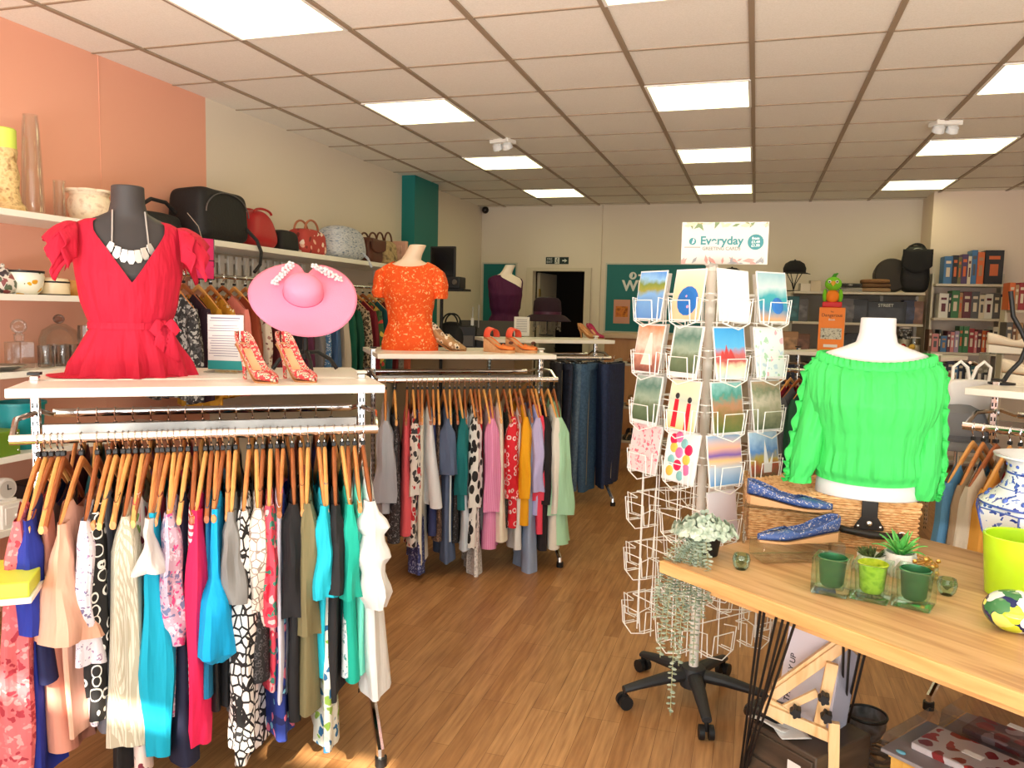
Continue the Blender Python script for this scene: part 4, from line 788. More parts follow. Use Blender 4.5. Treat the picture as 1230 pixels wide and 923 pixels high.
for k, (px, nm) in enumerate(((576, 'left'), (604, 'right'))):
    a = atZ(px, 423, 1.24); t = thing('wedge_sandal', f'{nm} orange espadrille wedge sandal on the middle rack shelf', 'shoe', (a.x, a.y+.10-.02*k, 1.24), -.42, 'orange wedge sandals'); L_ = .24
    for n, mb, mt, so in shoe(L_, .07, .042, .05, vamp=.70, wedge=True, stil=False, upper=orl, inner=nude, sole=cork, point=False, plat=.018, mule=True): obj(n, mb, mt, t, solid=so)
    st = MB(); st.grid(lambda u, v: (.03+.05*v, .045*math.cos(PI*u), .09+.062*math.sin(PI*u)**.7*(1-.2*v)), 16, 4); obj('ankle_strap', st, pm('coral_strap', (226, 84, 60), .5), t, solid=.004)
    obj('bow', MB().sphere((.215, 0, .062), .014, 10, (.8, 1.4, .7)), pm('brown_bow', (90, 50, 40), .5), t)
# ---- pink hat on its stand
hb_ = atZ(368, 447, 1.24); HS = Vector((hb_.x, hb_.y, 1.24)) + e2A*.05
t = thing('hat_stand', 'black hat stand with curved feet carrying the pink hat', 'hat stand', HS, aA-.4)
obj('post', MB().tube([(0, 0, .05), (0, 0, .20)], .010, 10, rr=[.012, .009]).lathe([(.012, .19), (.045, .205), (.04, .215), (.001, .218)], 18), BLACK, t)
for k in range(4):
    a = 2*PI*k/4+.5; obj('leg', MB().tube([(.01*math.cos(a), .01*math.sin(a), .075), (.05*math.cos(a), .05*math.sin(a), .075), (.10*math.cos(a), .10*math.sin(a), .045), (.125*math.cos(a), .125*math.sin(a), .008)], .008, 8), BLACK, t)
pinkh = pm('pink_straw', (244, 140, 172), .7, bump=.1, bscale=200)
Hc = HS + Vector((.0, -.012, .298)); view = (CAMP-Hc).normalized()
t = thing('sun_hat', 'large pink brimmed hat with pearl flower trim on black stand', 'hat', Hc)
zax = (view + Vector((0, 0, .72))).normalized(); xax = Vector((math.cos(.30), math.sin(.30), 0)); xax = (xax - zax*xax.dot(zax)).normalized(); yax = zax.cross(xax)
t.rotation_euler = Matrix((xax, yax, zax)).transposed().to_euler()
def brimR(a):
    d = abs(((a-PI/2-.05+PI) % (2*PI))-PI); return (.196+.012*math.cos(2*a))*(1-.34*math.exp(-(d/.16)**2))
br_ = MB(); br_.grid(lambda u, v: ((.070+(brimR(2*PI*u)-.070)*v)*math.cos(2*PI*u), (.054+(brimR(2*PI*u)*.97-.054)*v)*math.sin(2*PI*u), .010-.022*v*v+.012*v*math.sin(2*PI*u*2+.6)), 90, 12, cu=True); obj('brim', br_, pinkh, t, solid=.003)
cr_ = MB(); rs = [[(r*1.2*math.cos(q), r*1.0*math.sin(q), z) for q in [2*PI*j/40 for j in range(40)]] for r, z in ((.064, .008), (.064, .03), (.061, .06), (.053, .078), (.036, .09), (.015, .095), (.001, .095))]; cr_.rings(rs); obj('crown', cr_, pinkh, t)
bd = MB(); bd.rings([[(.0655*1.2*math.cos(q), .0655*1.0*math.sin(q), z) for q in [2*PI*j/40 for j in range(40)]] for z in (.009, .016)], cap0=False, cap1=False); obj('hat_band', bd, pm('deep_pink', (206, 96, 136), .6), t)
pearl = pm('pearl_grey', (226, 226, 232), .25, .3)
for q, (cx, cy, ang) in ((-1, (-.09, .075, 1.15)), (1, (.075, .112, -.40))):
    f = MB()
    for k in range(7):
        s_ = (k/6*2-1)*.055; px_, py_ = cx+s_*math.cos(ang+.6*0), cy+s_*math.sin(ang); 
        for j in range(5): f.sphere((px_+.010*math.cos(j*1.26+k), py_+.010*math.sin(j*1.26+k), .018+.003*j), .0075, 7, (1, 1, .6))
    o = obj('flower_trim', f, pearl, t, label='pearl and silver flower trim'); o['kind'] = 'stuff'
# ---- sign holder
p = atZ(272, 452, 1.24); t = thing('sign_holder', 'clear acrylic holder with printed notice between red blouse and heels', 'sign', Vector((p.x, p.y, 1.24))+e2A*.16, aA-.5)
obj('holder', MB().box((0, .0, .004), (.13, .10, .004)).box((0, 0, .115), (.152, .0025, .22)), ACRYL, t, smooth=False); pg = obj('notice', MB().box((0, -.0035, .115), (.145, .001, .205)), PAPER, t, smooth=False)
ln = MB(); 
for k in range(16):
    z = .205-.0095*k
    if k in (2, 6): continue
    ln.box((-.005*(k % 3), -.0045, z), (.118-.02*(k % 4 == 3), .0006, .0022 if k else .005))
o = obj('printed_lines', ln, pm('print_grey', (130, 128, 150), .7), pg, smooth=False); o['kind'] = 'stuff'
obj('teal_footer', MB().box((0, -.0045, .028), (.145, .0008, .034)), pm('teal_print', (40, 150, 150), .6), pg, smooth=False)
# ================================================================ GREETING CARD SPINNER
SC = Vector((-.165, 3.02, 0)); SR = .05
t = thing('card_spinner', 'white wire greeting card spinner on a black five star castor base', 'card rack', SC, SR)
basem = pm('charcoal_base', (40, 41, 44), .5)
obj('pole', MB().cyl((0, 0, .10), (0, 0, 1.70), .0185, n=20), WHITE, t)
obj('hub', MB().lathe([(.05, .06), (.055, .10), (.045, .135), (.024, .14)], 20), basem, t)
for k in range(5):
    a = math.radians(212+72*k)-SR; d = Vector((math.cos(a), math.sin(a), 0)); n_ = Vector((-d.y, d.x, 0)); lg = MB(); rs = []
    for r, z, w, h in ((.03, .105, .03, .05), (.12, .10, .027, .045), (.22, .085, .022, .034), (.29, .072, .019, .026)): rs.append([d*r+n_*(w*math.cos(q))+Vector((0, 0, z+h/2*math.sin(q))) for q in [2*PI*j/10 for j in range(10)]])
    lg.rings(rs); l = obj('base_leg', lg, basem, t, bev=.002); cs = MB(); e = d*.285
    for s in (-1, 1): cs.cyl(e+n_*(s*.008)+Vector((0, 0, .026)), e+n_*(s*.026)+Vector((0, 0, .026)), .026, n=16)
    cs.cyl(e+Vector((0, 0, .03)), e+Vector((0, 0, .065)), .008); obj('castor', cs, BLACK, l)
TIER = [1.472, 1.275, 1.085, .90, .71, .51, .30]; AP = .175; COLX = (-.098, .098); WR = .0022
for k in range(4):
    a = -PI*.75+k*PI/2; n_ = Vector((math.cos(a), math.sin(a), 0)); u_ = Vector((-math.sin(a), math.cos(a), 0))
    P = lambda x, o, z: u_*x+n_*(AP+o)+Vector((0, 0, z))
    w = MB()
    for cx in COLX:
        for dx in (-.04, .04): w.tube([P(cx+dx, 0, .27), P(cx+dx, 0, 1.60)], WR, 6)
    for z in TIER: w.tube([P(-.17, 0, z+.10), P(.17, 0, z+.10)], WR, 6); w.tube([P(0, 0, z+.10), Vector((0, 0, z+.10))], WR, 6); w.tube([P(-.17, 0, z+.1), P(-.17, -.06, z+.1), P(-.1, -AP, z+.1)], WR, 6)
    obj('wire_panel', w, WIRE, t)
    for z in TIER:
        for cx in COLX:
            p = MB(); hw = .068
            p.tube([P(cx-hw, 0, z+.075), P(cx-hw-.004, .055, z+.085), P(cx-hw+.004, .052, z+.0), P(cx-hw+.01, 0, z+.0)], WR, 6)
            p.tube([P(cx+hw, 0, z+.075), P(cx+hw+.004, .055, z+.085), P(cx+hw-.004, .052, z+.0), P(cx+hw-.01, 0, z+.0)], WR, 6)
            p.tube([P(cx-.045, 0, z), P(cx-.045, .058, z+.0), P(cx-.047, .066, z+.075), P(cx+.047, .066, z+.075), P(cx+.045, .058, z+.0), P(cx+.045, 0, z)], WR, 6)
            p.tube([P(cx-hw+.004, .052, z), P(cx, .062, z-.022), P(cx+hw-.004, .052, z)], WR, 6)
            obj('card_pocket', p, WIRE, t)
# sign on top
tz = 1.76; sg = MB().box((.04, -.03, tz), (.305, .006, .152)); yaw_s = .02
sgn = obj('header_sign', sg, pm('sign_cream', (206, 201, 192), .5), t, smooth=False); st_ = MB().tube([(0, 0, 1.66), (0, 0, 1.69), (-.02, -.028, 1.69)], .02, 10, rr=[.024, .024, .012]); obj('sign_clamp', st_, WHITE, t)
tl = pm('teal_grey_ink', (60, 130, 134), .6)
text('headline', 'Everyday', .042, tl, sgn, (.03, -.0335, tz+.008), bold=.0012); text('subhead', 'GREETING CARDS', .0165, pm('grey_ink', (140, 138, 130), .6), sgn, (.03, -.0335, tz-.02), bold=.0005)
m = MB(); m.lathe([(.028, 0), (.028, .001)], 28, (.149, -.0332, tz+.004), Matrix.Rotation(PI/2, 3, 'X')); bdg = obj('price_badge', m, tl, sgn, smooth=False)
text('price', 'from\n£1.49\n£1.99', .013, wt, sgn, (.149, -.0348, tz+.004), bold=.0003)
m = MB(); m.lathe([(.013, 0), (.013, .001)], 24, (-.073, -.0332, tz+.006), Matrix.Rotation(PI/2, 3, 'X')); obj('emblem', m, tl, sgn, smooth=False)
obj('sail', MB().prism([(-.076, tz-.003), (-.068, tz+.002), (-.066, tz+.01), (-.07, tz+.018)], -.0352, -.0344), wt, sgn, smooth=False); obj('name_line', MB().box((-.073, -.0334, tz-.015), (.058, .0006, .0035)), pm('grey_ink', (140, 138, 130), .6), sgn, smooth=False)
lf = {c: MB() for c in range(4)}
random.seed(5)
for k in range(37):
    top_ = k % 2; x = .04-.148+.296*random.random(); z = tz+(.074-.012*random.random() if top_ else -.074+.014*random.random())
    if k > 36: x = .04+random.choice((-1, 1))*(.14+.008*random.random()); z = tz-.06+.12*random.random()
    a = random.random()*PI; L_ = .010+.013*random.random(); ca, sa = math.cos(a)*L_, math.sin(a)*L_
    c_ = lambda v, lo, hi: max(lo, min(hi, v)); lf[k % 4].add([(c_(x+p*ca-q*sa*.35, -.111, .191), -.0334-.00008*k, c_(z+p*sa+q*ca*.35, tz-.075, tz+.075)) for p, q in ((-1, 0), (0, -1), (1, 0), (0, 1))], [(0, 1, 2, 3)])
for c, cc in enumerate(((226, 150, 140), (120, 140, 100), (150, 150, 150), (236, 190, 160))): o = obj('leaf_print', lf[c], pm('leaf_ink_%d' % c, cc, .7), sgn, smooth=False); o['kind'] = 'stuff'
# cards
def vgrad(name, stops, noise_s=12, amt=.25, h=.18):
    if name in _M: return _M[name]
    m, nt, b = _new(name); N = nt.nodes.new; L = nt.links.new; tc = N('ShaderNodeTexCoord'); sp = N('ShaderNodeSeparateXYZ'); L(tc.outputs['Object'], sp.inputs[0])
    n = N('ShaderNodeTexNoise'); n.inputs['Scale'].default_value = noise_s; n.inputs['Detail'].default_value = 3; L(tc.outputs['Object'], n.inputs['Vector'])
    m1 = N('ShaderNodeMath'); m1.operation = 'DIVIDE'; L(sp.outputs['Z'], m1.inputs[0]); m1.inputs[1].default_value = h
    m2 = N('ShaderNodeMath'); m2.operation = 'MULTIPLY_ADD'; L(n.outputs['Fac'], m2.inputs[0]); m2.inputs[1].default_value = amt; m2.inputs[2].default_value = -amt/2
    m3 = N('ShaderNodeMath'); m3.operation = 'ADD'; L(m1.outputs[0], m3.inputs[0]); L(m2.outputs[0], m3.inputs[1])
    r = ramp(nt, stops); L(m3.outputs[0], r.inputs['Fac']); L(r.outputs['Color'], b.inputs['Base Color']); b.inputs['Roughness'].default_value = .35; _M[name] = m; return m
G_ = 'greeting cards in the spinner'
def card(face, col, tier, label, mat, w=.15, h=.182, dx=0, extra=(), border=0, lean=.16, tilt=0.):
    a = -PI*.75+face*PI/2; n_ = Vector((math.cos(a), math.sin(a), 0)); u_ = Vector((-math.sin(a), math.cos(a), 0)); R_ = Matrix.Rotation(SR, 3, 'Z')
    loc = SC + R_ @ (u_*(COLX[col]+dx)+n_*(AP+.044)+Vector((0, 0, TIER[tier]+.004))); rz = SR+a+PI/2
    t = thing('greeting_card', label, 'card', loc, rz, G_); t.rotation_euler = (-lean, tilt, rz)
    obj('card', MB().box((0, 0, h/2), (w, .003, h)), PAPER, t, smooth=False)
    if mat: obj('picture', MB().box((0, -.0022, h/2+border/2), (w-.008-border, .0012, h-.010-border)), mat, t, smooth=False)
    for k, (nm, mb, mt) in enumerate(extra): obj(nm, mb, mt, t, smooth=False)['kind'] = 'stuff'
    return t
def dots(cs, r=.011):
    m = MB()
    for k, (x, z) in enumerate(cs): m.lathe([(r, 0), (r*.7, .003), (.0005, .004)], 14, (x, -.003, z), Matrix.Rotation(PI/2, 3, 'X'))
    return m
def poly(ps, d=.0035): return MB().prism(ps, -d, -.0029)
pc = lambda n, c: pm('ink_'+n, c, .5)
valley = vgrad('art_valley', [(.0, (70, 90, 60)), (.4, (110, 130, 100)), (.55, (150, 170, 150)), (.8, (90, 130, 116)), (1, (170, 190, 180))], 26, .35)
card(0, 0, 0, 'top row card with blue pond and green bank, leftmost on the spinner', vgrad('art_pond', [(.0, (90, 140, 200)), (.5, (120, 170, 220)), (.62, (150, 150, 70)), (.75, (120, 140, 60)), (.86, (140, 190, 230)), (1, (90, 150, 220))], 16, .4))
card(0, 1, 0, 'top row card with a blue disc on a peach ground', vgrad('art_peach', [(.0, (240, 190, 150)), (.6, (244, 206, 170)), (1, (230, 214, 206))], 10, .2), extra=[('blue_disc', dots([(.005, .07)], .052), pc('blue', (30, 110, 190))), ('bather', dots([(.0, .085), (.012, .05)], .012), pc('pink', (236, 170, 190)))])
card(1, 0, 0, 'plain white card with faint lines in the top row', vgrad('art_faint', [(.0, (244, 240, 242)), (.5, (236, 232, 238)), (1, (246, 244, 246))], 60, .6), tilt=.04)
card(1, 1, 0, 'top row card with teal sea and orange shore, rightmost', vgrad('art_shore', [(.0, (230, 170, 110)), (.25, (70, 150, 190)), (.5, (60, 170, 180)), (.7, (200, 220, 220)), (1, (150, 190, 200))], 14, .35), extra=[('blue_drop', dots([(.02, .06)], .03), pc('deepblue', (50, 120, 200)))])
card(0, 0, 1, 'second row card with white spired building, leftmost', vgrad('art_spire', [(.0, (120, 70, 60)), (.3, (190, 130, 110)), (.6, (226, 206, 190)), (1, (206, 140, 100))], 34, .5), extra=[('spire', poly([(-.03, .03), (.0, .15), (.01, .15), (.035, .03)]), pc('spire', (232, 222, 210)))])
card(0, 1, 1, 'second row card with dark green mountain valley', valley, border=.012)
card(1, 0, 1, 'second row card with red town under a blue sky', vgrad('art_town', [(.0, (190, 214, 226)), (.22, (236, 226, 190)), (.34, (190, 90, 90)), (.5, (200, 110, 110)), (.62, (90, 180, 230)), (1, (60, 160, 226))], 30, .22), extra=[('rooftops', poly([(-.05, .075), (-.04, .1), (-.03, .085), (-.02, .12), (-.01, .085), (.0, .105), (.015, .08), (.02, .07), (-.05, .07)]), pc('roof', (200, 70, 70)))])
card(1, 1, 1, 'second row card with pale pastel flowers', pat('art_pastel', 'floral', [(226, 238, 236), (236, 180, 190), (170, 210, 180), (190, 214, 226)], 34, .4, dens=.36))
card(0, 0, 2, 'third row card with mountain lake valley, leftmost', valley, border=.006)
card(0, 1, 2, 'third row cream card with two red coated figures', vgrad('art_sand', [(.0, (236, 200, 130)), (.3, (244, 232, 200)), (.6, (190, 206, 190)), (.8, (236, 228, 190)), (1, (240, 230, 200))], 10, .2), extra=[('red_figures', MB().prism([(-.045, .01), (-.02, .01), (-.022, .11), (-.042, .11)], -.0036, -.0029).prism([(.02, .005), (.042, .005), (.040, .10), (.022, .10)], -.0036, -.0029), pc('guard', (214, 30, 50))), ('hats', dots([(-.032, .122), (.031, .112)], .011), pc('hat', (40, 40, 44)))])
card(1, 0, 2, 'third row card with brown tree over a green lawn', vgrad('art_tree', [(.0, (90, 110, 60)), (.3, (130, 120, 70)), (.55, (180, 130, 100)), (.75, (80, 150, 140)), (1, (150, 200, 200))], 30, .5))
card(1, 1, 2, 'third row grey green garden scene card, rightmost', vgrad('art_garden', [(.0, (80, 96, 70)), (.4, (160, 160, 130)), (.6, (200, 190, 170)), (.8, (130, 140, 110)), (1, (190, 160, 130))], 34, .5))
card(0, 0, 3, 'bottom row pink card with red scribbled pattern, leftmost', pat('art_pink', 'floral', [(244, 206, 206), (220, 110, 130), (236, 170, 176)], 50, .4, dens=.36), w=.165)
cx = [(-.045, .15), (-.02, .16), (-.04, .12), (.01, .14), (.035, .12), (-.01, .105), (.03, .085), (-.045, .075), (-.01, .06), (.035, .05), (-.045, .035), (.01, .025)]
card(0, 1, 3, 'bottom row card with colourful round balloons', vgrad('art_white', [(0, (240, 236, 236)), (1, (244, 240, 240))], 10, .1), w=.165, extra=[('balloons', dots(cx[0::4], .020), pc('b_red', (220, 30, 80))), ('balloons', dots(cx[1::4], .020), pc('b_pink', (240, 120, 170))), ('balloons', dots(cx[2::4], .019), pc('b_yellow', (244, 190, 80))), ('balloons', dots(cx[3::4], .018), pc('b_aqua', (130, 190, 190)))])
card(1, 0, 3, 'bottom row card with purple and gold sunset over water', vgrad('art_sunset', [(.0, (100, 160, 214)), (.35, (190, 200, 214)), (.5, (240, 190, 130)), (.6, (120, 90, 170)), (.75, (240, 180, 150)), (1, (150, 190, 226))], 6, .15), w=.165)
card(1, 1, 3, 'bottom row card with white lily over a flower garden, rightmost', vgrad('art_lily', [(.0, (70, 100, 60)), (.3, (180, 90, 70)), (.45, (190, 170, 80)), (.6, (90, 140, 200)), (1, (190, 220, 240))], 30, .4), extra=[('lily', poly([(-.01, .03), (.005, .15), (.02, .06), (.045, .1), (.03, .03)]), pc('lily', (240, 240, 240)))])
card(1, 0, 4, 'blank lilac envelope in an otherwise empty pocket under the sunset card', vgrad('art_lilac', [(0, (226, 220, 234)), (1, (238, 232, 240))], 8, .1), w=.14, h=.17)
card(2, 1, 4, 'blank lilac envelope at the rear of the spinner below the card rows', vgrad('art_lilac', [(0, (226, 220, 234)), (1, (238, 232, 240))], 8, .1), w=.14, h=.17)
for k, tr in enumerate(('top', 'second', 'third', 'bottom')):
    card(3, 1, k, f'white backed card, {tr} row on the spinner left side, seen from the edge', vgrad('art_back', [(0, (236, 232, 240)), (1, (240, 238, 244))], 8, .1))
    if k < 3: card(2, 0, k, f'white backed card, {tr} row at the rear right of the spinner', vgrad('art_back', [(0, (236, 232, 240)), (1, (240, 238, 244))], 8, .1))
# ================================================================ WOODEN TABLE AND WHAT STANDS ON IT
TZ = .76; TA = Vector((-.235, 2.337, 0)); aT = math.radians(-37); t1 = Vector((math.cos(aT), math.sin(aT), 0)); t2 = Vector((-math.sin(aT), math.cos(aT), 0))
def table_wood(name, cols, sc):
    return pat(name, 'wood', cols, sc, .45, (1.2, 16, 16))
tw = table_wood('oak_top', [(178, 130, 84), (208, 164, 114), (218, 178, 130)], 2.0); te = table_wood('oak_edge', [(206, 152, 92), (230, 184, 122)], 2.5)
t = thing('display_table', 'wooden table with black hairpin legs in the right foreground', 'table', TA, aT)
obj('table_top', MB().box((.9, .47, TZ-.016), (1.8, .94, .032)), tw, t, bev=.003)
ed = MB().box((.9, -.004, TZ-.018), (1.8, .012, .036)); obj('front_edge', ed, te, t, smooth=False, bev=.002); obj('apron', MB().box((.95, .05, TZ-.05), (1.6, .02, .035)), te, t, smooth=False)
def loc_t(w): d = w-TA; return Vector((d.dot(t1), d.dot(t2), w.z))
def hairpin(tops, foot, nm='hairpin_leg'):
    m = MB()
    for a, b in tops: m.tube([loc_t(a), loc_t(foot)+Vector((-.006, 0, .012)), loc_t(foot)+Vector((.004, 0, .006)), loc_t(b)], .0038, 8)
    m.box((sum(loc_t(a).x for a, b in tops)/len(tops), sum(loc_t(a).y for a, b in tops)/len(tops), TZ-.034), (.05, .04, .003)); obj(nm, m, BLACK, t)
zT = TZ-.034; U = lambda px, py: atZ(px, py, zT)
F1 = atZ(889, 945, 0); hairpin([(U(914, 728), U(918, 735)), (U(934, 735), U(941, 742)), (U(949, 741), U(955, 748))], F1)
F2 = atZ(1012, 893, 0); hairpin([(U(1014, 742), U(1022, 752)), (U(1040, 750), U(1046, 756))], F2)
for (x, y) in ((1.65, .12), (1.65, .82)):
    b_ = TA+t1*x+t2*y; hairpin([(b_+Vector((-.05, 0, zT)), b_+Vector((-.03, .03, zT))), (b_+Vector((.04, 0, zT)), b_+Vector((.05, .04, zT)))], b_+t1*.05)
def onT(px, py): return atZ(px, py, TZ)
# ---- wicker hamper
wick = pat('wicker_cane', 'noise', [(186, 126, 74), (226, 176, 120), (238, 196, 144)], 50, .5, (1, 1, 3))
HW, HD, HH = .51, .34, .158; hp_ = onT(1103, 668); HR = .06
hc = Vector((hp_.x-HW/2*math.cos(HR)-.003, hp_.y+.01, TZ))
t = thing('wicker_hamper', 'wicker hamper with black leather latch on the wooden table', 'basket', hc, HR)
def path(off=0, n=12, z=0, amp=.0, ph=0):
    pts = []; w, d = HW/2+off, HD/2+off
    seg = [((-w, 0), (w, 0)), ((w, 0), (w, 2*d)), ((w, 2*d), (-w, 2*d)), ((-w, 2*d), (-w, 0))]
    i = 0
    for a, b in seg:
        k = max(2, int(math.hypot(b[0]-a[0], b[1]-a[1])/.0155)); nx, ny = (b[1]-a[1], a[0]-b[0]); l_ = math.hypot(nx, ny); nx, ny = nx/l_, ny/l_
        for j in range(k): q = j/k; s_ = amp*(1 if (i+ph) % 2 else -1); pts.append((a[0]+(b[0]-a[0])*q+nx*s_, a[1]+(b[1]-a[1])*q+ny*s_, z)); i += 1
    return pts
m = MB().box((0, HD/2, HH*.42), (HW-.012, HD-.012, HH*.82))
for k in range(17): m.tube(path(0, z=.006+.0076*k, amp=.0028, ph=k), .0042, 5, True)
obj('woven_body', m, wick, t); l = MB().box((0, HD/2, HH-.012), (HW-.012, HD-.012, .022))
for k in range(3): l.tube(path(.004, z=HH-.024+.0085*k, amp=.0022, ph=k), .0046, 5, True)
for k in range(22): 
    y = .008+k*HD/22; l.tube([(-HW/2+HW*j/34, y, HH+.001+.002*(1 if (j+k) % 2 else -1)) for j in range(35)], .0042, 5)
lid = obj('woven_lid', l, wick, t); rm = MB(); rm.tube(path(.006, z=HH-.028), .0062, 6, True); rm.tube(path(.006, z=HH-.001), .0058, 6, True); obj('rim', rm, wick, lid)
bl_ = pm('black_leather', (34, 27, 25), .45); lt = MB().box((.11, -.012, HH-.028), (.048, .006, .062)).prism([(.065, .075), (.085, .108), (.135, .108), (.155, .075), (.153, .066), (.067, .066)], -.016, -.010); la = obj('latch_strap', lt, bl_, t, bev=.002)
rv = MB(); 
for x, z, r in ((.11, .088, .010), (.077, .078, .005), (.143, .078, .005)): obj('rivet', MB().sphere((x, -.018, z), r, 10, (1, .5, 1)), CHROME, la)
ch_ = obj('carry_handle', MB().tube([(.02, -.014, .07), (.03, -.026, .066), (.11, -.032, .056), (.19, -.026, .054), (.205, -.014, .056)], .0105, 10, rr=[.009, .011, .013, .011, .009]), bl_, t); 
for x, z in ((.017, .068), (.208, .056)): obj('handle_ring', MB().tube([(x+.011*math.cos(q), -.016, z+.011*math.sin(q)) for q in [2*PI*j/14 for j in range(14)]], .0028, 6, True), CHROME, ch_)
# ---- white bust and green blouse
B3 = Vector((hc.x+.11, hc.y+.08, TZ+HH+.004)); r3 = -.05; wb_ = pm('white_bust_gloss', (216, 216, 218), .4)
bt = bust('white bust form standing on the wicker hamper', B3, r3, wb_, .0, .93); bt.scale = (1.0, 1.0, .885)
green = pm('green_chiffon', (66, 204, 98), .8, cloth=.8)
t = thing('peasant_blouse', 'bright green off shoulder peasant blouse with ruffled sleeves on white bust', 'clothing', B3, r3)
GT = lambda z: tor(z/.885)
def gp(z, ph, o): 
    rx, ry, yc = GT(z); q = 1.0
    return Vector(((rx+o)*math.sin(ph), yc-(ry+o)*math.cos(ph), z))
def gtop(ph): return .445-.028*max(0, math.cos(ph))**2
m = MB()
def gfn(u, v):
    ph = 2*PI*u-PI; zb = .060-.012*math.cos(ph); zt = gtop(ph); z = zb+(zt-zb)*v
    bl__ = .022+.028*math.sin(PI*min(1, (1-v)*1.02))**.8*(1 if v > .06 else v/.06)+.004*math.sin(26*ph+3*v)*(.25+abs(v-.45)*1.4)+.0035*math.sin(41*ph-2*v)*abs(v-.4)*2
    if v < .10: bl__ = .010+(bl__-.010)*smooth(v/.10)
    if v > .93: bl__ -= .012*(v-.93)/.07
    return gp(z, ph, bl__)
m.grid(gfn, 150, 46, cu=True); obj('bodice', m, green, t)
m = MB()
def ffn(u, v): ph = 2*PI*u-PI; z = gtop(ph)-.006+.030*v; return gp(min(z, .47), ph, .014+.010*v+.006*v*math.sin(58*ph)) 
m.grid(ffn, 220, 5, cu=True); obj('neck_frill', m, green, t, solid=.0015)
for sd in (-1, 1):
    o_ = 0 if sd < 0 else .0
    if sd < 0: P_ = [(.130, .0, .445, .04, .05), (.155, -.005, .40, .048, .058), (.165, -.012, .30, .048, .06), (.180, -.03, .20, .048, .058), (.198, -.045, .10, .046, .052), (.208, -.05, .055, .032, .036), (.210, -.05, .035, .038, .042)]
    else: P_ = [(.130, .0, .445, .04, .05), (.150, .0, .40, .045, .058), (.155, -.005, .30, .044, .06), (.158, -.012, .20, .046, .06), (.160, -.02, .10, .046, .056), (.160, -.022, .03, .038, .046), (.160, -.022, .008, .032, .040)]
    obj('sleeve', sleeve(sd, dense(P_, 5), 40, 1, .07, 9), green, t)
    rf = MB(); D_ = dense(P_, 10); n_ = len(D_)-1
    def rfn(u, v):
        i = min(n_-1, int(u*n_)); q = u*n_-i; a, b = D_[i], D_[i+1]; x, y, z, rx, ry = (a[k]+(b[k]-a[k])*q for k in range(5))
        return (sd*(x+rx*(.98+.02)+.017*v*(1+.35*math.sin(75*u))), y-.012+.016*v*math.sin(75*u), z)
    rf.grid(rfn, 190, 3); obj('sleeve_ruffle', rf, green, t, solid=.0015)
# ---- blue flats on acrylic blocks
bluew = pat('blue_woven_leather', 'floral', [(58, 86, 146), (206, 196, 186), (70, 96, 150), (44, 66, 120), (190, 186, 186)], 85, .45, (1, 1.5, 1.5), dens=.36); bluep = pm('navy_insole', (40, 54, 96), .6); tanS = pm('tan_wedge', (206, 158, 110), .6)
fl = shoe(.262, .022, .040, .056, vamp=.60, wedge=True, stil=False, upper=bluew, inner=bluep, sole=tanS, plat=.008, back=1.25)
fl2 = shoe(.262, .022, .040, .056, vamp=.60, wedge=True, stil=False, upper=bluew, inner=bluep, sole=tanS, plat=.008, back=1.25)
a = onT(908, 678); b = onT(1006, 676); mid = (a+b)/2; ang = math.atan2(b.y-a.y, b.x-a.x)
bk = solo('acrylic_block', 'low clear acrylic block under the front blue flat shoe', 'display block', MB().box((0, 0, .0305), (.262, .10, .055)), ACRYL, (mid.x, mid.y+.05, TZ), ang, bev=.003)
put_shoe('flat_shoe', 'blue woven flat shoe on the low acrylic block, toe to the left', fl, (mid.x+.13*math.cos(ang), mid.y+.05+.13*math.sin(ang), TZ+.058), ang+PI+.04, group='blue woven flats')
c_ = atY(947, 607, 2.66); rh = c_.z-TZ
rz_ = MB().box((0, 0, rh-.004), (.27, .12, .008)).box((-.131, 0, rh/2-.003), (.008, .12, rh-.010)).box((.131, 0, rh/2-.003), (.008, .12, rh-.010)); Rr_ = solo('acrylic_riser', 'tall clear acrylic riser holding the rear blue flat shoe', 'display riser', rz_, ACRYL, (c_.x, c_.y, TZ), -.05, smooth=False)
put_shoe('flat_shoe', 'blue woven flat shoe on the tall acrylic riser, toe to the right', fl2, (c_.x-.13, c_.y-.005, TZ+rh), -.14, group='blue woven flats')
# ---- candle holders
def candle(label, px, py, mat, rz):
    p = onT(px, py); t = thing('candle_holder', label, 'candle holder', (p.x, p.y+.045, TZ), rz, 'square glass candle holders')
    s_ = .092; o = MB(); sq_ = lambda w, z: [(x*w/2, y*w/2, z) for x, y in ((-1, -1), (1, -1), (1, 1), (-1, 1))]
    o.rings([sq_(s_, .002), sq_(s_, .10), sq_(s_*.86, .10), sq_(s_*.74, .016)]); obj('glass_block', o, thin('candle_glass', (238, 252, 244), .03, .6), t, smooth=False, bev=.004)
    obj('cup', MB().lathe([(.024, .018), (.030, .026), (.036, .09), (.039, .096), (.036, .098), (.028, .034), (.001, .03)], 28), mat, t)
mg = pm('metallic_green_glass', (84, 150, 106), .25, .75, coat=.3); yg = pat('mottled_lime_glass', 'noise', [(120, 160, 30), (190, 206, 60), (150, 180, 40)], 34, .15)
candle('square glass candle holder with metallic green cup, leftmost of the three', 1000, 718, mg, -.25)
candle('square glass candle holder with mottled lime cup, middle of the three', 1049, 726, yg, -.3)
candle('square glass candle holder with metallic green cup, rightmost of the three', 1101, 735, mg, -.35)
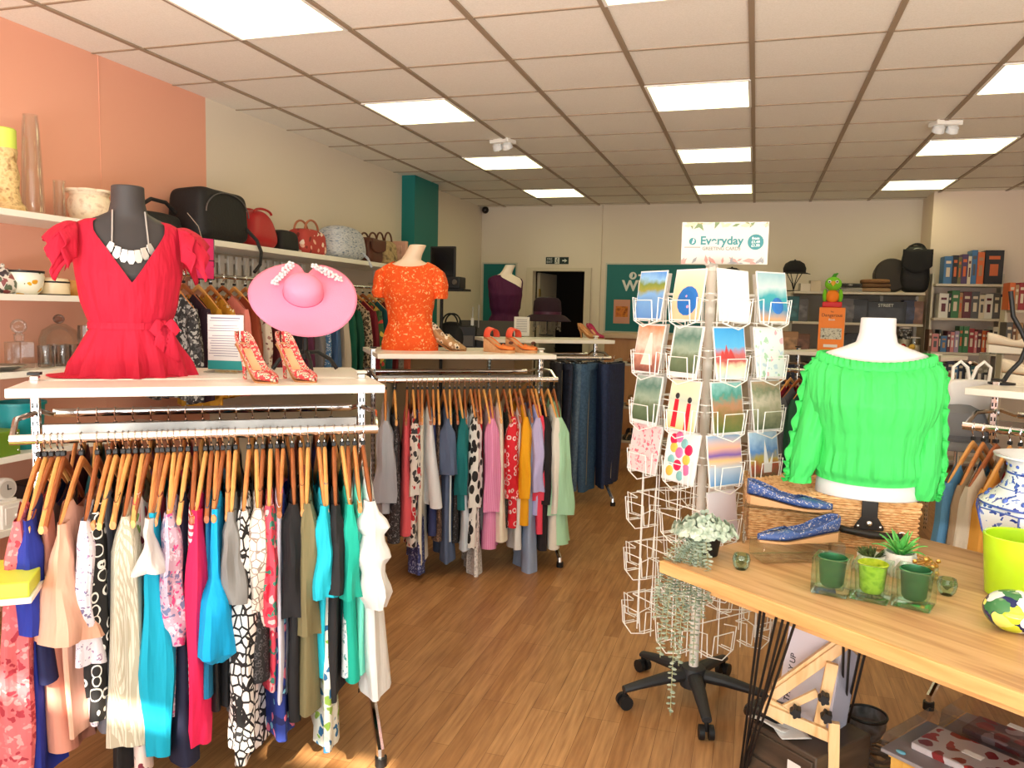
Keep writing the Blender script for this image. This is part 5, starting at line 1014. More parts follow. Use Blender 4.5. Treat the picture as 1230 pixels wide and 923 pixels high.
# ---- small plants and ornaments
def leafm(m, base, d, L_, w, up, curl=.3, n=5):
    d = Vector(d).normalized(); s_ = d.cross(Vector((0, 0, 1))); s_ = s_.normalized() if s_.length > .01 else Vector((1, 0, 0)); rows = []
    for k in range(n+1): q = k/n; c = Vector(base)+d*(L_*q)+Vector((0, 0, up*q-curl*L_*q*q)); h = w*math.sin(PI*min(1, .12+q*.88))**.8*(1-q**4); rows.append([c-s_*h, c+Vector((0, 0, -h*.3)), c+s_*h])
    m.rings(rows, False)
p = onT(1047, 692); t = thing('succulent', 'small dark green spiky succulent in a white pot', 'potted plant', (p.x, p.y+.03, TZ)); obj('pot', MB().lathe([(.026, 0), (.034, .01), (.039, .055), (.035, .055), (.03, .045), (.001, .045)], 24), WHITE, t)
m = MB(); random.seed(3)
for k in range(70): a = random.random()*2*PI; e = random.random()**.6*1.3; leafm(m, (.02*math.cos(a)*e*.8, .02*math.sin(a)*e*.8, .047), (math.cos(a)*e, math.sin(a)*e, 1.1), .035, .0035, 0, .1, 3)
o = obj('spiky_leaves', m, pat('succulent_green', 'noise', [(50, 70, 40), (110, 130, 70)], 60), t, solid=.001); o['kind'] = 'stuff'
p = onT(1082, 696); t = thing('aloe_plant', 'bright green artificial aloe in a white textured pot', 'potted plant', (p.x, p.y+.035, TZ)); obj('pot', MB().lathe([(.035, 0), (.046, .015), (.047, .05), (.042, .07), (.037, .07), (.038, .05), (.001, .05)], 26), pat('white_embossed', 'noise', [(206, 206, 204), (246, 246, 244)], 60, .4, bump=.5), t)
m = MB(); ag = pat('aloe_green', 'noise', [(60, 170, 70), (130, 210, 110)], 20, .4)
for k in range(20): a = k*2.4; e = .25+.75*(k/20); leafm(m, (.006*math.cos(a), .006*math.sin(a), .06), (math.cos(a)*e, math.sin(a)*e, 1.0-.45*e), .085, .0085, .02, .25+.3*e, 7)
obj('leaves', m, ag, t, solid=.002)
p = onT(1112, 702); t = thing('wire_ornament', 'gold wire ornament beside the aloe pot', 'ornament', (p.x, p.y+.03, TZ)); gw = pm('gold_wire', (206, 160, 84), .3, .9); m = MB(); random.seed(9)
for k in range(9):
    pts = [Vector((.03*math.cos(k*.7+j*1.3)*(1-.4*(j % 2)), .03*math.sin(k*.7+j*1.3), .004+.012*j)) for j in range(6)]; m.tube(pts, .0018, 5)
obj('wire', m, gw, t); m = MB()
for k in range(16): a = k*2.4; m.sphere((.033*math.cos(a), .033*math.sin(a), .01+.004*k), .007, 6, (1, .4, 1))
o = obj('gold_discs', m, gw, t); o['kind'] = 'stuff'
p = onT(890, 684); solo('glass_votive', 'tiny pale green glass votive left of the acrylic block', 'glass', MB().lathe([(.014, 0), (.022, .01), (.026, .03), (.022, .045), (.019, .045), (.02, .03), (.001, .012)], 18), thin('pale_green_glass', (222, 240, 228), .06, .7), (p.x, p.y, TZ))
p = onT(1122, 713); solo('glass_votive', 'tiny pale green glass votive behind the rightmost candle holder', 'glass', MB().lathe([(.014, 0), (.022, .01), (.026, .03), (.022, .045), (.019, .045), (.02, .03), (.001, .012)], 18), thin('pale_green_glass', (222, 240, 228), .06, .7), (p.x+.03, p.y+.0, TZ))
# ---- trailing plant
p = onT(848, 672); t = thing('trailing_plant', 'grey green trailing plant in small black pot spilling over the table corner', 'potted plant', (p.x, p.y+.05, TZ)); pl0 = Vector((p.x, p.y+.05, TZ))
obj('pot', MB().lathe([(.032, 0), (.043, .075), (.046, .078), (.046, .088), (.04, .088), (.038, .08), (.001, .075)], 22), BLACK, t)
lfm = pat('silver_green_leaf', 'noise', [(120, 140, 120), (176, 192, 172), (206, 214, 200)], 40, .6); stm = pm('pale_stem', (150, 150, 110), .7)
def leafpair(m, c, d, s_):
    d = Vector(d).normalized(); sd_ = d.cross(Vector((0, 0, 1))); sd_ = sd_.normalized() if sd_.length > .05 else Vector((1, 0, 0)); a = random.random()*6.28; sd_ = (sd_*math.cos(a)+d.cross(sd_)*math.sin(a))
    for q in (-1, 1):
        l_ = (sd_*q+d*.35).normalized(); w_ = l_.cross(d); w_ = w_.normalized() if w_.length > .05 else Vector((0, 0, 1)); n_ = l_.cross(w_)
        m.add([c, c+l_*s_*.35+w_*s_*.42, c+l_*s_*.8+w_*s_*.36+n_*s_*.1, c+l_*s_+n_*s_*.15, c+l_*s_*.8-w_*s_*.36+n_*s_*.1, c+l_*s_*.35-w_*s_*.42], [(0, 1, 2, 3), (0, 3, 4, 5)])
random.seed(12)
def strand(px_end, py_end, Yd, rad=.012, start=None, step=.0105, mid=None):
    e = atY(px_end, py_end, Yd)-pl0; s0 = Vector(start or (random.uniform(-.03, .03), random.uniform(-.03, .03), .085)); pts = []
    md = mid or Vector((e.x*.95, e.y*.95, .05)); md2 = Vector((e.x, e.y, -.05)); N_ = 28
    for k in range(N_+1):
        q = k/N_; pts.append(s0*(1-q)**3+md*3*q*(1-q)**2+md2*3*q*q*(1-q)+e*q**3)
    m = MB(); m.tube(pts, .0014, 4); L_ = sum((b-a).length for a, b in zip(pts, pts[1:])); n_ = int(L_/step); lm = MB()
    for k in range(n_): q = k/n_*N_; i = min(N_-1, int(q)); c = pts[i]+(pts[i+1]-pts[i])*(q-i); leafpair(lm, c, pts[i+1]-pts[i], .013+.005*random.random())
    so = obj('strand', m, stm, t); o = obj('strand_leaves', lm, lfm, so, smooth=False, solid=.0008); o['kind'] = 'stuff'
for (x, y, Yd) in ((805, 860, 2.30), (793, 790, 2.31), (815, 800, 2.30), (788, 745, 2.33), (832, 800, 2.29), (826, 760, 2.30), (842, 745, 2.28), (800, 740, 2.32), (812, 730, 2.31), (790, 720, 2.33), (820, 740, 2.29), (835, 730, 2.28), (850, 722, 2.26), (800, 770, 2.30), (830, 715, 2.30), (806, 712, 2.33)): strand(x, y, Yd)
m = MB(); lm = MB()
for k in range(260):
    a = random.random()*6.28; r_ = .085*math.sqrt(random.random()); c = Vector((r_*math.cos(a)*1.15-.012, r_*math.sin(a)*.8-.015, .075+.055*random.random()*(1.2-r_/.085)+.0)); leafpair(lm, c, (math.cos(a), math.sin(a), .5), .015+.008*random.random())
o = obj('crown_leaves', lm, lfm, t, smooth=False, solid=.0008); o['kind'] = 'stuff'
# ---- blue and white vase, lime cup, glass paperweight
p = onT(1240, 697); VC = Vector((p.x+.045, p.y+.13, TZ)); bw = pm('porcelain', (236, 240, 246), .15, coat=.4); bm_ = pat('painted_blue', 'noise', [(34, 56, 150), (90, 116, 200), (60, 84, 176)], 30, .2)
bwp = pat('blue_floral_porcelain', 'floral', [(234, 238, 246), (60, 84, 176), (110, 134, 208), (44, 64, 160)], 44, .15, dens=.36)
t = thing('porcelain_vase', 'large blue and white faceted porcelain vase on the wooden table', 'vase', VC, .2); t.scale = (.97, .97, .80)

VP = [(.118, 0), (.132, .004), (.128, .02), (.118, .03), (.13, .06), (.165, .14), (.178, .20), (.176, .225)]
obj('body', MB().lathe(VP+[(.165, .245)], 8, cap1=False), bwp, t, bev=.004)
obj('shoulder', MB().lathe([(.165, .245), (.135, .275), (.108, .31), (.098, .34), (.095, .37)], 32, cap0=False, cap1=False), bwp, t)
obj('neck', MB().lathe([(.095, .37), (.097, .395), (.112, .412), (.134, .420), (.136, .428), (.12, .426), (.09, .40), (.085, .33), (.001, .3)], 32, cap0=False), bw, t)
pb = MB()
for k in range(8):
    a0 = 2*PI*k/8; 
    for o_ in (0,): pb.tube([(r*1.004*math.cos(a0), r*1.004*math.sin(a0), z) for r, z in VP[3:]], .003, 5)
for i in (3, 7): r, z = VP[i]; pb.tube([(r*1.004*math.cos(2*PI*k/8), r*1.004*math.sin(2*PI*k/8), z) for k in range(8)], .003, 5, True)
obj('panel_borders', pb, bm_, t); sc_ = MB()
for k in range(20): a = 2*PI*k/20; sc_.sphere((.092*math.cos(a), .092*math.sin(a), .388), .0085, 8, (1, 1, .9))
for k in range(16):
    a = 2*PI*k/16
    for r, z, s_ in ((.142, .262, .013), (.100, .312, .012), (.090, .345, .010)): sc_.sphere((r*math.cos(a), r*math.sin(a), z), s_, 8, (.8, .8, 1.1))
o = obj('painted_scrolls', sc_, bm_, t); o['kind'] = 'stuff'
for z, r in ((.243, .168), (.3, .1145), (.36, .0965)): obj('painted_band', MB().lathe([(r, z-.004), (r*1.008, z), (r, z+.004)], 32, cap0=False, cap1=False), bm_, t)
p = onT(1229, 727); solo('lime_cup', 'lime green plant pot at the right photo edge', 'plant pot', MB().lathe([(.066, 0), (.072, .004), (.086, .165), (.083, .168), (.079, .165), (.066, .012), (.001, .01)], 36), pm('lime_ceramic', (186, 228, 40), .25, coat=.3), (p.x, p.y+.07, TZ))
p = onT(1222, 767); solo('glass_paperweight', 'multicoloured round glass paperweight in front of the lime pot', 'paperweight', MB().sphere((0, 0, .048), .068, 30, (1, 1, .72)), pat('patchwork_glass', 'floral', [(30, 40, 90), (240, 240, 240), (206, 226, 60), (70, 130, 80), (236, 240, 120), (236, 236, 236)], 26, .08, dens=.62), (p.x+.005, p.y+.05, TZ))
# ---- under the table
a = atZ(902, 866, .25); b = atZ(981, 911, .25); ca = math.atan2(b.y-a.y, b.x-a.x); cw = (b-a).length
dw = pat('dark_oak', 'wood', [(58, 46, 38), (92, 76, 62)], 3, .5, (1, 1, 8))
t = thing('wooden_cabinet', 'small dark wooden cabinet under the table', 'cabinet', Vector((a.x, a.y, 0)), ca); obj('case', MB().box((cw/2, .13, .124), (cw, .26, .248)), dw, t, bev=.004); pn = MB(); pn.box((cw/2, -.004, .195), (cw-.016, .01, .075)); d = obj('drawer', pn, dw, t, bev=.002); obj('door', MB().box((cw/2, -.004, .075), (cw-.016, .01, .145)), dw, t, bev=.002); obj('label', MB().box((cw*.72, -.0096, .19), (.045, .0008, .028)), PAPER, d, smooth=False)
cab = Vector((a.x, a.y, 0)); ce1 = Vector((math.cos(ca), math.sin(ca), 0)); ce2 = Vector((-math.sin(ca), math.cos(ca), 0)); cabp = lambda x, y, z: cab+ce1*x+ce2*y+Vector((0, 0, z))
t = thing('parcel_box', 'white cardboard parcel box with grey ribbed side standing on the dark cabinet', 'box', cabp(.01, .10, .25), ca+.15); t.rotation_euler = (-.0, .10, ca+.15)
obj('box', MB().box((.085, .06, .17), (.17, .12, .34)), pm('lilac_white_card', (226, 220, 230), .6), t, bev=.002); rb = MB()
for k in range(34): rb.box((.172, .006+.0033*k, .17), (.003, .0016, .32))
o = obj('ribbed_side', rb, pm('grey_rib', (176, 176, 192), .6), t, smooth=False); o['kind'] = 'stuff'
ink = pm('dark_ink', (40, 38, 50), .7); text('lettering', 'THIS WAY UP', .026, ink, t, (.03, -.0006, .14), (PI/2, -PI/2, 0)); r_ = MB(); r_.tube([(.07+.016*math.cos(q), -.001, .2+.016*math.sin(q)) for q in (PI/2, PI/2+2.1, PI/2+4.2)], .0025, 5, True); obj('recycling_mark', r_, ink, t)
pine = pat('pine_wood', 'wood', [(214, 164, 104), (240, 200, 146), (246, 214, 166)], 4, .5, (6, 6, 1)); ex = ce1*0
EM = cabp(.05, -.02, .25); ve = Vector((EM.x, EM.y, 0)).normalized()
def onE(px, py, off=0.):
    v = ray(px, py); Q = EM-ve*off; return CAMP+v*((Q-CAMP).dot(ve)/v.dot(ve))
t = thing('table_easel', 'folded pine table easel with black knobs leaning on the cabinet', 'easel', EM)
def beam(p, q, w=.032, d=.016, off=0., nm='beam'):
    A_, B_ = onE(*p, off)-EM, onE(*q, off)-EM; ax = (B_-A_).normalized(); si = ve.cross(ax).normalized(); m = MB()
    m.rings([[c+si*sx*w/2+ve*sy*d/2 for sx, sy in ((-1, -1), (1, -1), (1, 1), (-1, 1))] for c in (A_, B_)]); return obj(nm, m, pine, t, smooth=False, bev=.002)
beam((1021, 770), (926, 838), .030, .016, .0); beam((1012, 766), (930, 826), .02, .02, -.012); beam((1000, 797), (984, 872), .034, .016, .018); beam((921, 852), (1004, 888), .034, .016, .036); beam((1002, 868), (1001, 940), .030, .02, .052); beam((940, 852), (982, 832), .022, .014, .02)
beam((918, 846), (945, 862), .05, .014, .024)
for (px, py) in ((990, 840), (956, 856), (993, 862)):
    c = onE(px, py, .062)-EM; m = MB(); m.rings([[c-ve*o_+Vector((-ve.y, ve.x, 0))*(r*math.cos(q))+Vector((0, 0, r*math.sin(q))) for q, r in [(2*PI*j/20, .014*(1+.22*math.cos(5*2*PI*j/20))) for j in range(20)]] for o_ in (-.02, .012)]); obj('knob', m, BLACK, t)
obj('chain', MB().tube([onE(1018, 776, .01)-EM, onE(1037, 792, .02)-EM], .003, 5), pm('aged_brass', (190, 160, 120), .4, .6), t)
for k, (x, y, r) in enumerate(((.05, .03, .3), (.10, .05, -.5))):
    s_ = MB(); s_.grid(lambda u, v: ((u-.5)*.12, (v-.5)*.09, .004+.02*abs(u-.5)*k+.018*(1-v)*(1-k)+.006*math.sin(5*u)), 8, 6); solo('paper_sheet', ['curled white paper sheet on the dark cabinet, left', 'curled white paper sheet on the dark cabinet, under the easel'][k], 'paper', s_, PAPER, cabp(x, y, .251), ca+r, 'papers on the cabinet', solid=.001)
solo('plastic_bag', 'crumpled black plastic bag lying on the cabinet beside the papers', 'bag', soft(.12, .09, .05, .7, 0, 4, .05), pm('black_polythene', (26, 26, 28), .25), cabp(.02, .06, .25), ca)
# yellow crate with clear packs, bowl and brass bits behind
a = atZ(1070, 905, .25); cr = Vector((a.x, a.y, 0)); t = thing('wooden_crate', 'yellow pine crate under the table holding clear packs', 'crate', cr, aT)
yl = pat('yellow_pine', 'wood', [(214, 160, 70), (240, 196, 106)], 5, .5, (8, 8, 1)); obj('body', MB().box((.30, .19, .12), (.60, .38, .24)), yl, t, bev=.003); obj('top', MB().box((.30, .19, .245), (.61, .39, .012)), yl, t, bev=.002)
crp = lambda x, y, z: cr+t1*x+t2*y+Vector((0, 0, z)); clr = thin('clear_blister', (246, 246, 248), .12, .5); red_pr = pat('red_white_print', 'floral', [(232, 222, 220), (190, 50, 56), (150, 30, 40), (236, 226, 226)], 22, .35, dens=.45)
def pack(label, loc, rz, w, d, h, art, base, lights=0, sticker=True):
    t = thing('clear_pack', label, 'packaged toy', loc, rz, 'clear packs on the crate'); obj('tray', MB().box((w/2, d/2, .006), (w, d, .012)), base, t, bev=.002); obj('insert', MB().box((w*.46, d*.55, .022), (w*.66, d*.6, .02)), art, t, bev=.003)
    c = MB(); sq_ = lambda i, z: [(i, i, z), (w-i, i, z), (w-i, d-i, z), (i, d-i, z)]; c.rings([sq_(-.002, .012), sq_(.004, h), ], cap0=False); obj('clear_lid', c, clr, t, smooth=False, bev=.004)
    if sticker: obj('price_sticker', MB().box((w*.52, d*.34, h+.0022), (.05, .024, .001)), PAPER, t, smooth=False)
    for k in range(lights): obj('blue_stud', MB().sphere((w*(.12+.3*k), d*.08, .014), .009, 10, (1.6, 1, .5)), pm('pale_blue_plastic', (130, 214, 236), .2), t)
    return t
gb = pm('grey_tray', (150, 146, 150), .4)
pack('clear pack with red and white printed insert on the yellow crate', crp(-.02, -.02, .252), aT, .40, .27, .06, red_pr, gb, 3)
pack('clear pack with dark red print lying behind the others on the crate', crp(.03, .21, .252), aT+.03, .36, .20, .085, pat('dark_red_print', 'floral', [(120, 96, 96), (150, 60, 60), (190, 170, 170)], 20, .35, dens=.5), gb)
pack('clear pack with golden brown biscuits tins at the right of the crate', crp(.39, .05, .252), aT-.04, .22, .30, .08, pat('gold_brown', 'noise', [(150, 96, 50), (214, 170, 110), (190, 140, 80)], 26, .4), gb)
p = atZ(1041, 862, .17); t = thing('metal_bowl', 'dull metal bowl with black rim on the floor under the table', 'bowl', Vector((p.x, p.y, 0)), .3); t.scale = (.72, .72, .95); dm = pat('mottled_metal', 'noise', [(60, 64, 70), (130, 132, 136), (96, 80, 76)], 14, .35)
obj('bowl', MB().lathe([(.03, .10), (.06, .11), (.085, .15), (.088, .19), (.082, .19), (.075, .15), (.001, .12)], 30), dm, t); obj('rim', MB().tube([(.087*math.cos(2*PI*k/30), .087*math.sin(2*PI*k/30), .19) for k in range(30)], .006, 6, True), BLACK, t); obj('foot', MB().lathe([(.05, 0), (.045, .02), (.025, .05), (.03, .1)], 22), dm, t)
bz = pm('brass_dull', (150, 112, 60), .35, .8)
for k, (px, py) in enumerate(((1040, 886), (1032, 906))):
    p = atZ(px, py, .03); solo('brass_cup', ['small round brass cup behind the easel post, farther one', 'small round brass cup behind the easel post, nearer one'][k], 'cup', MB().lathe([(.02, 0), (.036, .015), (.04, .04), (.03, .06), (.026, .06), (.034, .04), (.001, .01)], 22), bz, (p.x, p.y, 0), 0, 'brass cups under the table')
p = atZ(1055, 908, .04); m = MB(); random.seed(2)
pts = [Vector((.05*math.cos(k*.62)*(1+.3*math.sin(k*.17)), .05*math.sin(k*.62)*(1+.3*math.cos(k*.23)), .008+.0016*k)) for k in range(50)]; solo('cable_coil', 'coil of grey cable on the floor beside the yellow crate', 'cable', MB().tube(pts, .0045, 6), pm('grey_cable', (120, 104, 90), .5), (p.x, p.y, 0))
# ================================================================ BACK OF THE SHOP
e1C, e2C, aC = frame2(34); MC = Vector((-1.2, 6.05, 0)) + e2C*.25 - e1C*.33
clothes_rack('chrome rack with white shelf carrying the jeans behind the middle rack', MC, aC, half=.45, shelf_x=(-.5, .5), rail_x=.45, near=.27, far=.27, ztop=1.28, rail_z=1.14, rail_y=.25)
def jeans(L, w, t, seed):
    m = MB()
    def fn(u, v):
        a = 2*PI*u; c, s = math.cos(a), math.sin(a); W = w*(1-.22*v+.06*math.sin(3*v)); T = t*(1-.25*v)*(1+.2*math.sin(4*c+seed+2*v)); g = 1-.35*math.exp(-(c/.18)**2)*min(1, v*3)
        return (T*sq(s, .7)*g+.01*math.sin(3*v+seed), W*sq(c, .8)+.01*n3(seed, v*3, c), -.045-L*v)
    m.grid(fn, 36, 16, cu=True); return m
dn = lambda n, c, c2: pat('denim_'+n, 'noise', [c, c2], 60, .85, cloth=.35)
JD = [(668, dn('black', (26, 28, 36), (40, 42, 52)), 'black denim jeans, leftmost on the jeans rack', .11, .93), (680, dn('ink', (30, 38, 60), (44, 54, 80)), 'ink blue jeans, second on the jeans rack', .12, .95), (692, dn('faded', (70, 98, 130), (104, 130, 156)), 'faded light blue jeans on the jeans rack', .13, .99), (708, dn('mid', (52, 84, 120), (76, 110, 146)), 'mid blue wide leg jeans facing the aisle', .17, 1.0), (724, dn('indigo', (28, 44, 80), (42, 60, 100)), 'indigo jeans between the mid blue and navy pairs', .14, .98), (738, dn('navy', (22, 32, 62), (34, 46, 82)), 'dark navy jeans, rightmost on the jeans rack', .17, .95)]
for k, (px, mt, lab, w, L) in enumerate(JD):
    p = onplane(px, 434, MC, e2C, -.25); tt = (p-MC).dot(e1C); loc = MC+e1C*tt-e2C*.25+Vector((0, 0, 1.14)); r = aC+[-.1, -.1, -.15, -.75, -.2, -.8][k]
    t = thing('jeans', lab, 'clothing', loc, r, 'jeans on the rack'); obj('legs', jeans(L, w, .035 if k not in (3, 5) else .05, k*1.3), mt, t)
    b_ = MB(); b_.rings([[((.037+.014*(k in (3, 5)))*sq(math.sin(a), .7), w*1.01*sq(math.cos(a), .8), z) for a in [2*PI*j/30 for j in range(30)]] for z in (-.085, -.040)]); obj('waistband', b_, mt, t)
    obj('seam', MB().tube([(.036, -w*.5, -.09-L*.9*q/8) for q in range(9)], .003, 5), pm('denim_thread', (150, 140, 120), .8), t)
    h = thing('clip_hanger', f'metal clip hanger holding the {lab.split(",")[0].split(" on ")[0].split(" facing")[0].split(" between")[0]}', 'hanger', loc, r, 'clip hangers on the jeans rack'); obj('bar', MB().cyl((0, -.14, -.03), (0, .14, -.03), .004, n=8), CHROME, h); obj('hook', MB().tube([(0, 0, -.03), (0, -.014, -.004), (0, -.01, .012), (0, .004, .017), (0, .014, .006)], .0025, 6), CHROME, h)
    for s in (-1, 1): obj('clip', MB().box((0, s*w*.7, -.042), (.05, .03, .03)), BLACK, h, bev=.003)
# things on the jeans rack shelf
def onC(px, py): return atZ(px, py, 1.28)
plumh = pm('plum_felt', (38, 14, 30), .85, bump=.15)
p = onC(662, 404); p = Vector((p.x, p.y, 1.28))+e2C*.12
t = thing('jewellery_stand', 'metal jewellery stand hung with silver chains under the plum hat', 'jewellery stand', p); m = MB(); m.cyl((0, 0, 0), (0, 0, .18), .008).lathe([(.06, 0), (.06, .008), (.01, .012)], 18); obj('stand', m, BLACK, t); obj('ring', MB().tube([(.12*math.cos(2*PI*k/24), .08*math.sin(2*PI*k/24), .165) for k in range(24)], .004, 6, True), CHROME, t); m = MB(); random.seed(21)
for k in range(26): a = 2*PI*k/26; l_ = .06+.08*random.random(); x, y = .12*math.cos(a), .08*math.sin(a); m.tube([(x, y, .165), (x*1.03, y*1.03, .165-l_*.5), (x, y, .165-l_)], .0025, 5); m.sphere((x, y, .16-l_), .008, 6)
o = obj('chains', m, pm('dull_silver', (170, 166, 158), .3, .9), t); o['kind'] = 'stuff'
t = thing('wool_hat', 'dark plum brimmed hat on top of the jewellery stand', 'hat', p+Vector((0, 0, .170))); t.scale = (1.15, 1.15, 1.2); obj('brim', MB().lathe([(.09, .02), (.14, .006), (.185, -.03), (.183, -.036), (.135, -.002), (.09, .008)], 32, cap0=False, cap1=False), plumh, t); obj('crown', MB().lathe([(.105, .0), (.11, .05), (.105, .11), (.085, .135), (.04, .143), (.001, .142)], 32, cap0=False), plumh, t); obj('hat_band', MB().lathe([(.1085, .012), (.1105, .035)], 32, cap0=False, cap1=False), pm('plum_ribbon', (80, 36, 60), .4), t)
pk = pm('raspberry', (176, 40, 84), .5); tn = pm('tan_suede', (196, 140, 90), .7)
for k, (px, mt, lab) in enumerate(((694, tn, 'tan heeled shoe standing on its toe at the jeans rack shelf'), (705, pk, 'raspberry pink heeled shoe beside the tan shoe'))):
    q = onC(px, 406); put_shoe('court_shoe', lab, shoe(.22, .08, .036, .055, upper=mt, inner=nude, sole=soleb, heelm=mt), (q.x, q.y+.02, 1.28), -.5-.2*k)
t = thing('price_card', 'white printed card in a clear stand behind the orange sandals', 'sign', onC(629, 405)+e2C*.06, aC-.5); obj('stand', MB().box((0, .01, .004), (.12, .06, .008)), ACRYL, t); cd_ = obj('card', MB().box((0, 0, .085), (.13, .003, .16)), PAPER, t); ln = MB()
for k in range(8): ln.box((0, -.002, .14-.014*k), (.09, .0006, .004))
obj('printed_lines', ln, pm('print_grey', (130, 128, 150), .7), cd_, smooth=False)['kind'] = 'stuff'
# counter and till
ctm = pm('counter_laminate', (150, 128, 104), .5)
t = thing('shop_counter', 'beige till counter behind the middle rack', 'counter', (-2.72, 7.25, 0)); obj('body', MB().box((0, 0, .53), (1.2, .6, 1.06)), ctm, t, bev=.005); obj('worktop', MB().box((0, 0, 1.08), (1.26, .66, .04)), pm('counter_grey', (190, 182, 170), .4), t, bev=.004)
dkp = pm('till_black', (30, 30, 32), .45)
t = thing('cash_till', 'black cash till with raised flap on the counter', 'till', (-2.46, 7.22, 1.10), .1); obj('drawer_base', MB().box((0, 0, .07), (.50, .42, .14)), dkp, t, bev=.006); fp_ = obj('flap', MB().box((0, 0, 0), (.55, .02, .16)), pm('till_grey', (66, 62, 60), .5), t, bev=.004); fp_.location = (0, -.16, .22); fp_.rotation_euler = (-.5, 0, 0); obj('cash_tray', MB().box((0, 0, .15), (.44, .36, .02)), pm('till_mid', (90, 86, 84), .5), t)
p = atY(556, 408, 6.9); t = thing('card_terminal', 'black boxy terminal left of the cash till', 'terminal', (p.x, 7.05, 1.10), .2); obj('body', MB().box((0, 0, .13), (.17, .2, .22)), dkp, t, bev=.01); obj('keypad', MB().box((0, -.102, .10), (.12, .006, .1)), pm('till_mid', (90, 86, 84), .5), t); obj('plinth', MB().box((0, 0, .011), (.3, .26, .022)), pm('plinth_grey', (150, 146, 140), .5), t)
# dark stand with monitor, printer and bag
p = atY(530, 400, 6.85); t = thing('till_stand', 'black pole stand behind the orange blouse', 'stand', (p.x, 6.85, 0)); obj('pole', MB().cyl((0, 0, 0), (0, 0, 1.78), .016), BLACK, t); obj('base', MB().lathe([(.18, 0), (.18, .015), (.02, .03)], 24), BLACK, t); obj('arm', MB().box((.10, -.02, 1.672), (.32, .2, .02)), BLACK, t)
t = thing('monitor', 'black monitor on the pole stand at the teal pillar', 'monitor', (p.x+.03, 6.80, 1.80)); obj('casing', MB().box((0, 0, .12), (.25, .03, .30)), dkp, t, bev=.006); obj('screen', MB().box((0, -.0155, .125), (.22, .002, .26)), pm('dark_screen', (14, 14, 18), .15), t); obj('bracket', MB().box((0, .02, -.03), (.05, .03, .1)), BLACK, t)
t = thing('receipt_printer', 'small black printer on the pole stand arm', 'printer', (p.x+.14, 6.82, 1.682)); obj('body', MB().box((0, 0, .055), (.16, .16, .11)), dkp, t, bev=.01); obj('dial', MB().lathe([(.025, 0), (.02, .012)], 16, (.03, -.08, .06), Matrix.Rotation(PI/2, 3, 'X')), pm('dial_metal', (120, 110, 100), .3, .6), t)
bag('black round handbag hanging below the printer on the counter', (p.x+.05, 6.98, 1.10), .32, .18, .28, nyl, 0, handle=.1, name='shoulder_bag', e=.8)
t = thing('wire_stand', 'thin metal stand with white tag beside the teal board', 'stand', atY(571, 405, 7.05)*1, 0); t.location.z = 1.10; obj('rods', MB().cyl((-.03, 0, 0), (-.03, 0, .42), .006).cyl((.03, 0, 0), (.03, 0, .44), .006).box((0, 0, .006), (.16, .1, .012)), pm('dull_silver', (170, 166, 158), .3, .9), t); obj('tag', MB().box((-.03, -.008, .28), (.03, .004, .07)), PAPER, t)
# purple bust
p = atY(606, 392, 7.55); B4 = Vector((p.x, 7.55, p.z-.03)); pur = fab('purple_jersey', (74, 14, 58))
t = thing('display_plinth', 'slim pale plinth carrying the purple dressed bust', 'plinth', (B4.x, B4.y, 0)); obj('column', MB().box((0, .03, B4.z/2-.01), (.32, .28, B4.z-.02)), ctm, t, bev=.004); obj('plinth_top', MB().box((0, .03, B4.z-.01), (.36, .32, .02)), pm('counter_grey', (190, 182, 170), .4), t)
bust('white bust form with tilted neck in front of the narrow teal board', B4, .45, wform, .5, .98)
t = thing('cardigan', 'deep purple one shouldered cardigan on the far white bust', 'clothing', B4, .45); t.scale = (.98,)*3
obj('bodice', blouse(lambda f: min(.55, .50-.09*math.sin(f)) if math.cos(f) > 0 else .55, 0, .014, .03, 8, waist=.15, blous=.03, wr=.006), pur, t)
# wood fronted counter beside the wide board
t = thing('wooden_counter', 'light wood fronted counter under the wide teal board', 'counter', (-1.0, 8.75, 0)); obj('front_panel', MB().box((0, 0, .61), (1.14, .5, 1.22)), pat('beech_panel', 'wood', [(176, 126, 84), (200, 150, 104)], 2, .5, (6, 6, 1)), t, bev=.004); obj('worktop', MB().box((0, -.01, 1.245), (1.18, .56, .05)), pm('counter_trim', (206, 180, 150), .45), t, bev=.004)
t = thing('shelf_rail', 'low metal rail unit with shoes behind the card spinner', 'shoe rack', (-.78, 7.4, 0)); 
for z in (.30, .62, 1.02): obj('shelf', MB().box((0, 0, z), (.9, .34, .025)), pm('rack_grey', (176, 166, 150), .4), t, bev=.003)
for s in (-1, 1): obj('side', MB().box((s*.45, 0, .53), (.025, .34, 1.06)), pm('rack_grey', (176, 166, 150), .4), t)
shm = [pm('boot_black', (32, 28, 28), .5), pm('shoe_brown', (130, 84, 50), .5), pm('shoe_tan', (180, 136, 90), .5)]
k = 0
for z, zn in ((.3125, 'lowest'), (.6325, 'middle'), (1.0325, 'top')):
    for j in range(4):
        c = ['black', 'brown', 'tan'][(k*5+j) % 3]; put_shoe('court_shoe', f'{c} shoe on the {zn} shelf of the low shoe rack, {["leftmost","second","third","rightmost"][j]}', shoe(.25, .03, .042, .07, point=False, upper=shm[(k*5+j) % 3], inner=nude, sole=BLACK, stil=False, wedge=True), (-1.10+.2*j, 7.48, z), -PI/2+.1*math.sin(k+j), group='shoes on the low rack')
    k += 1
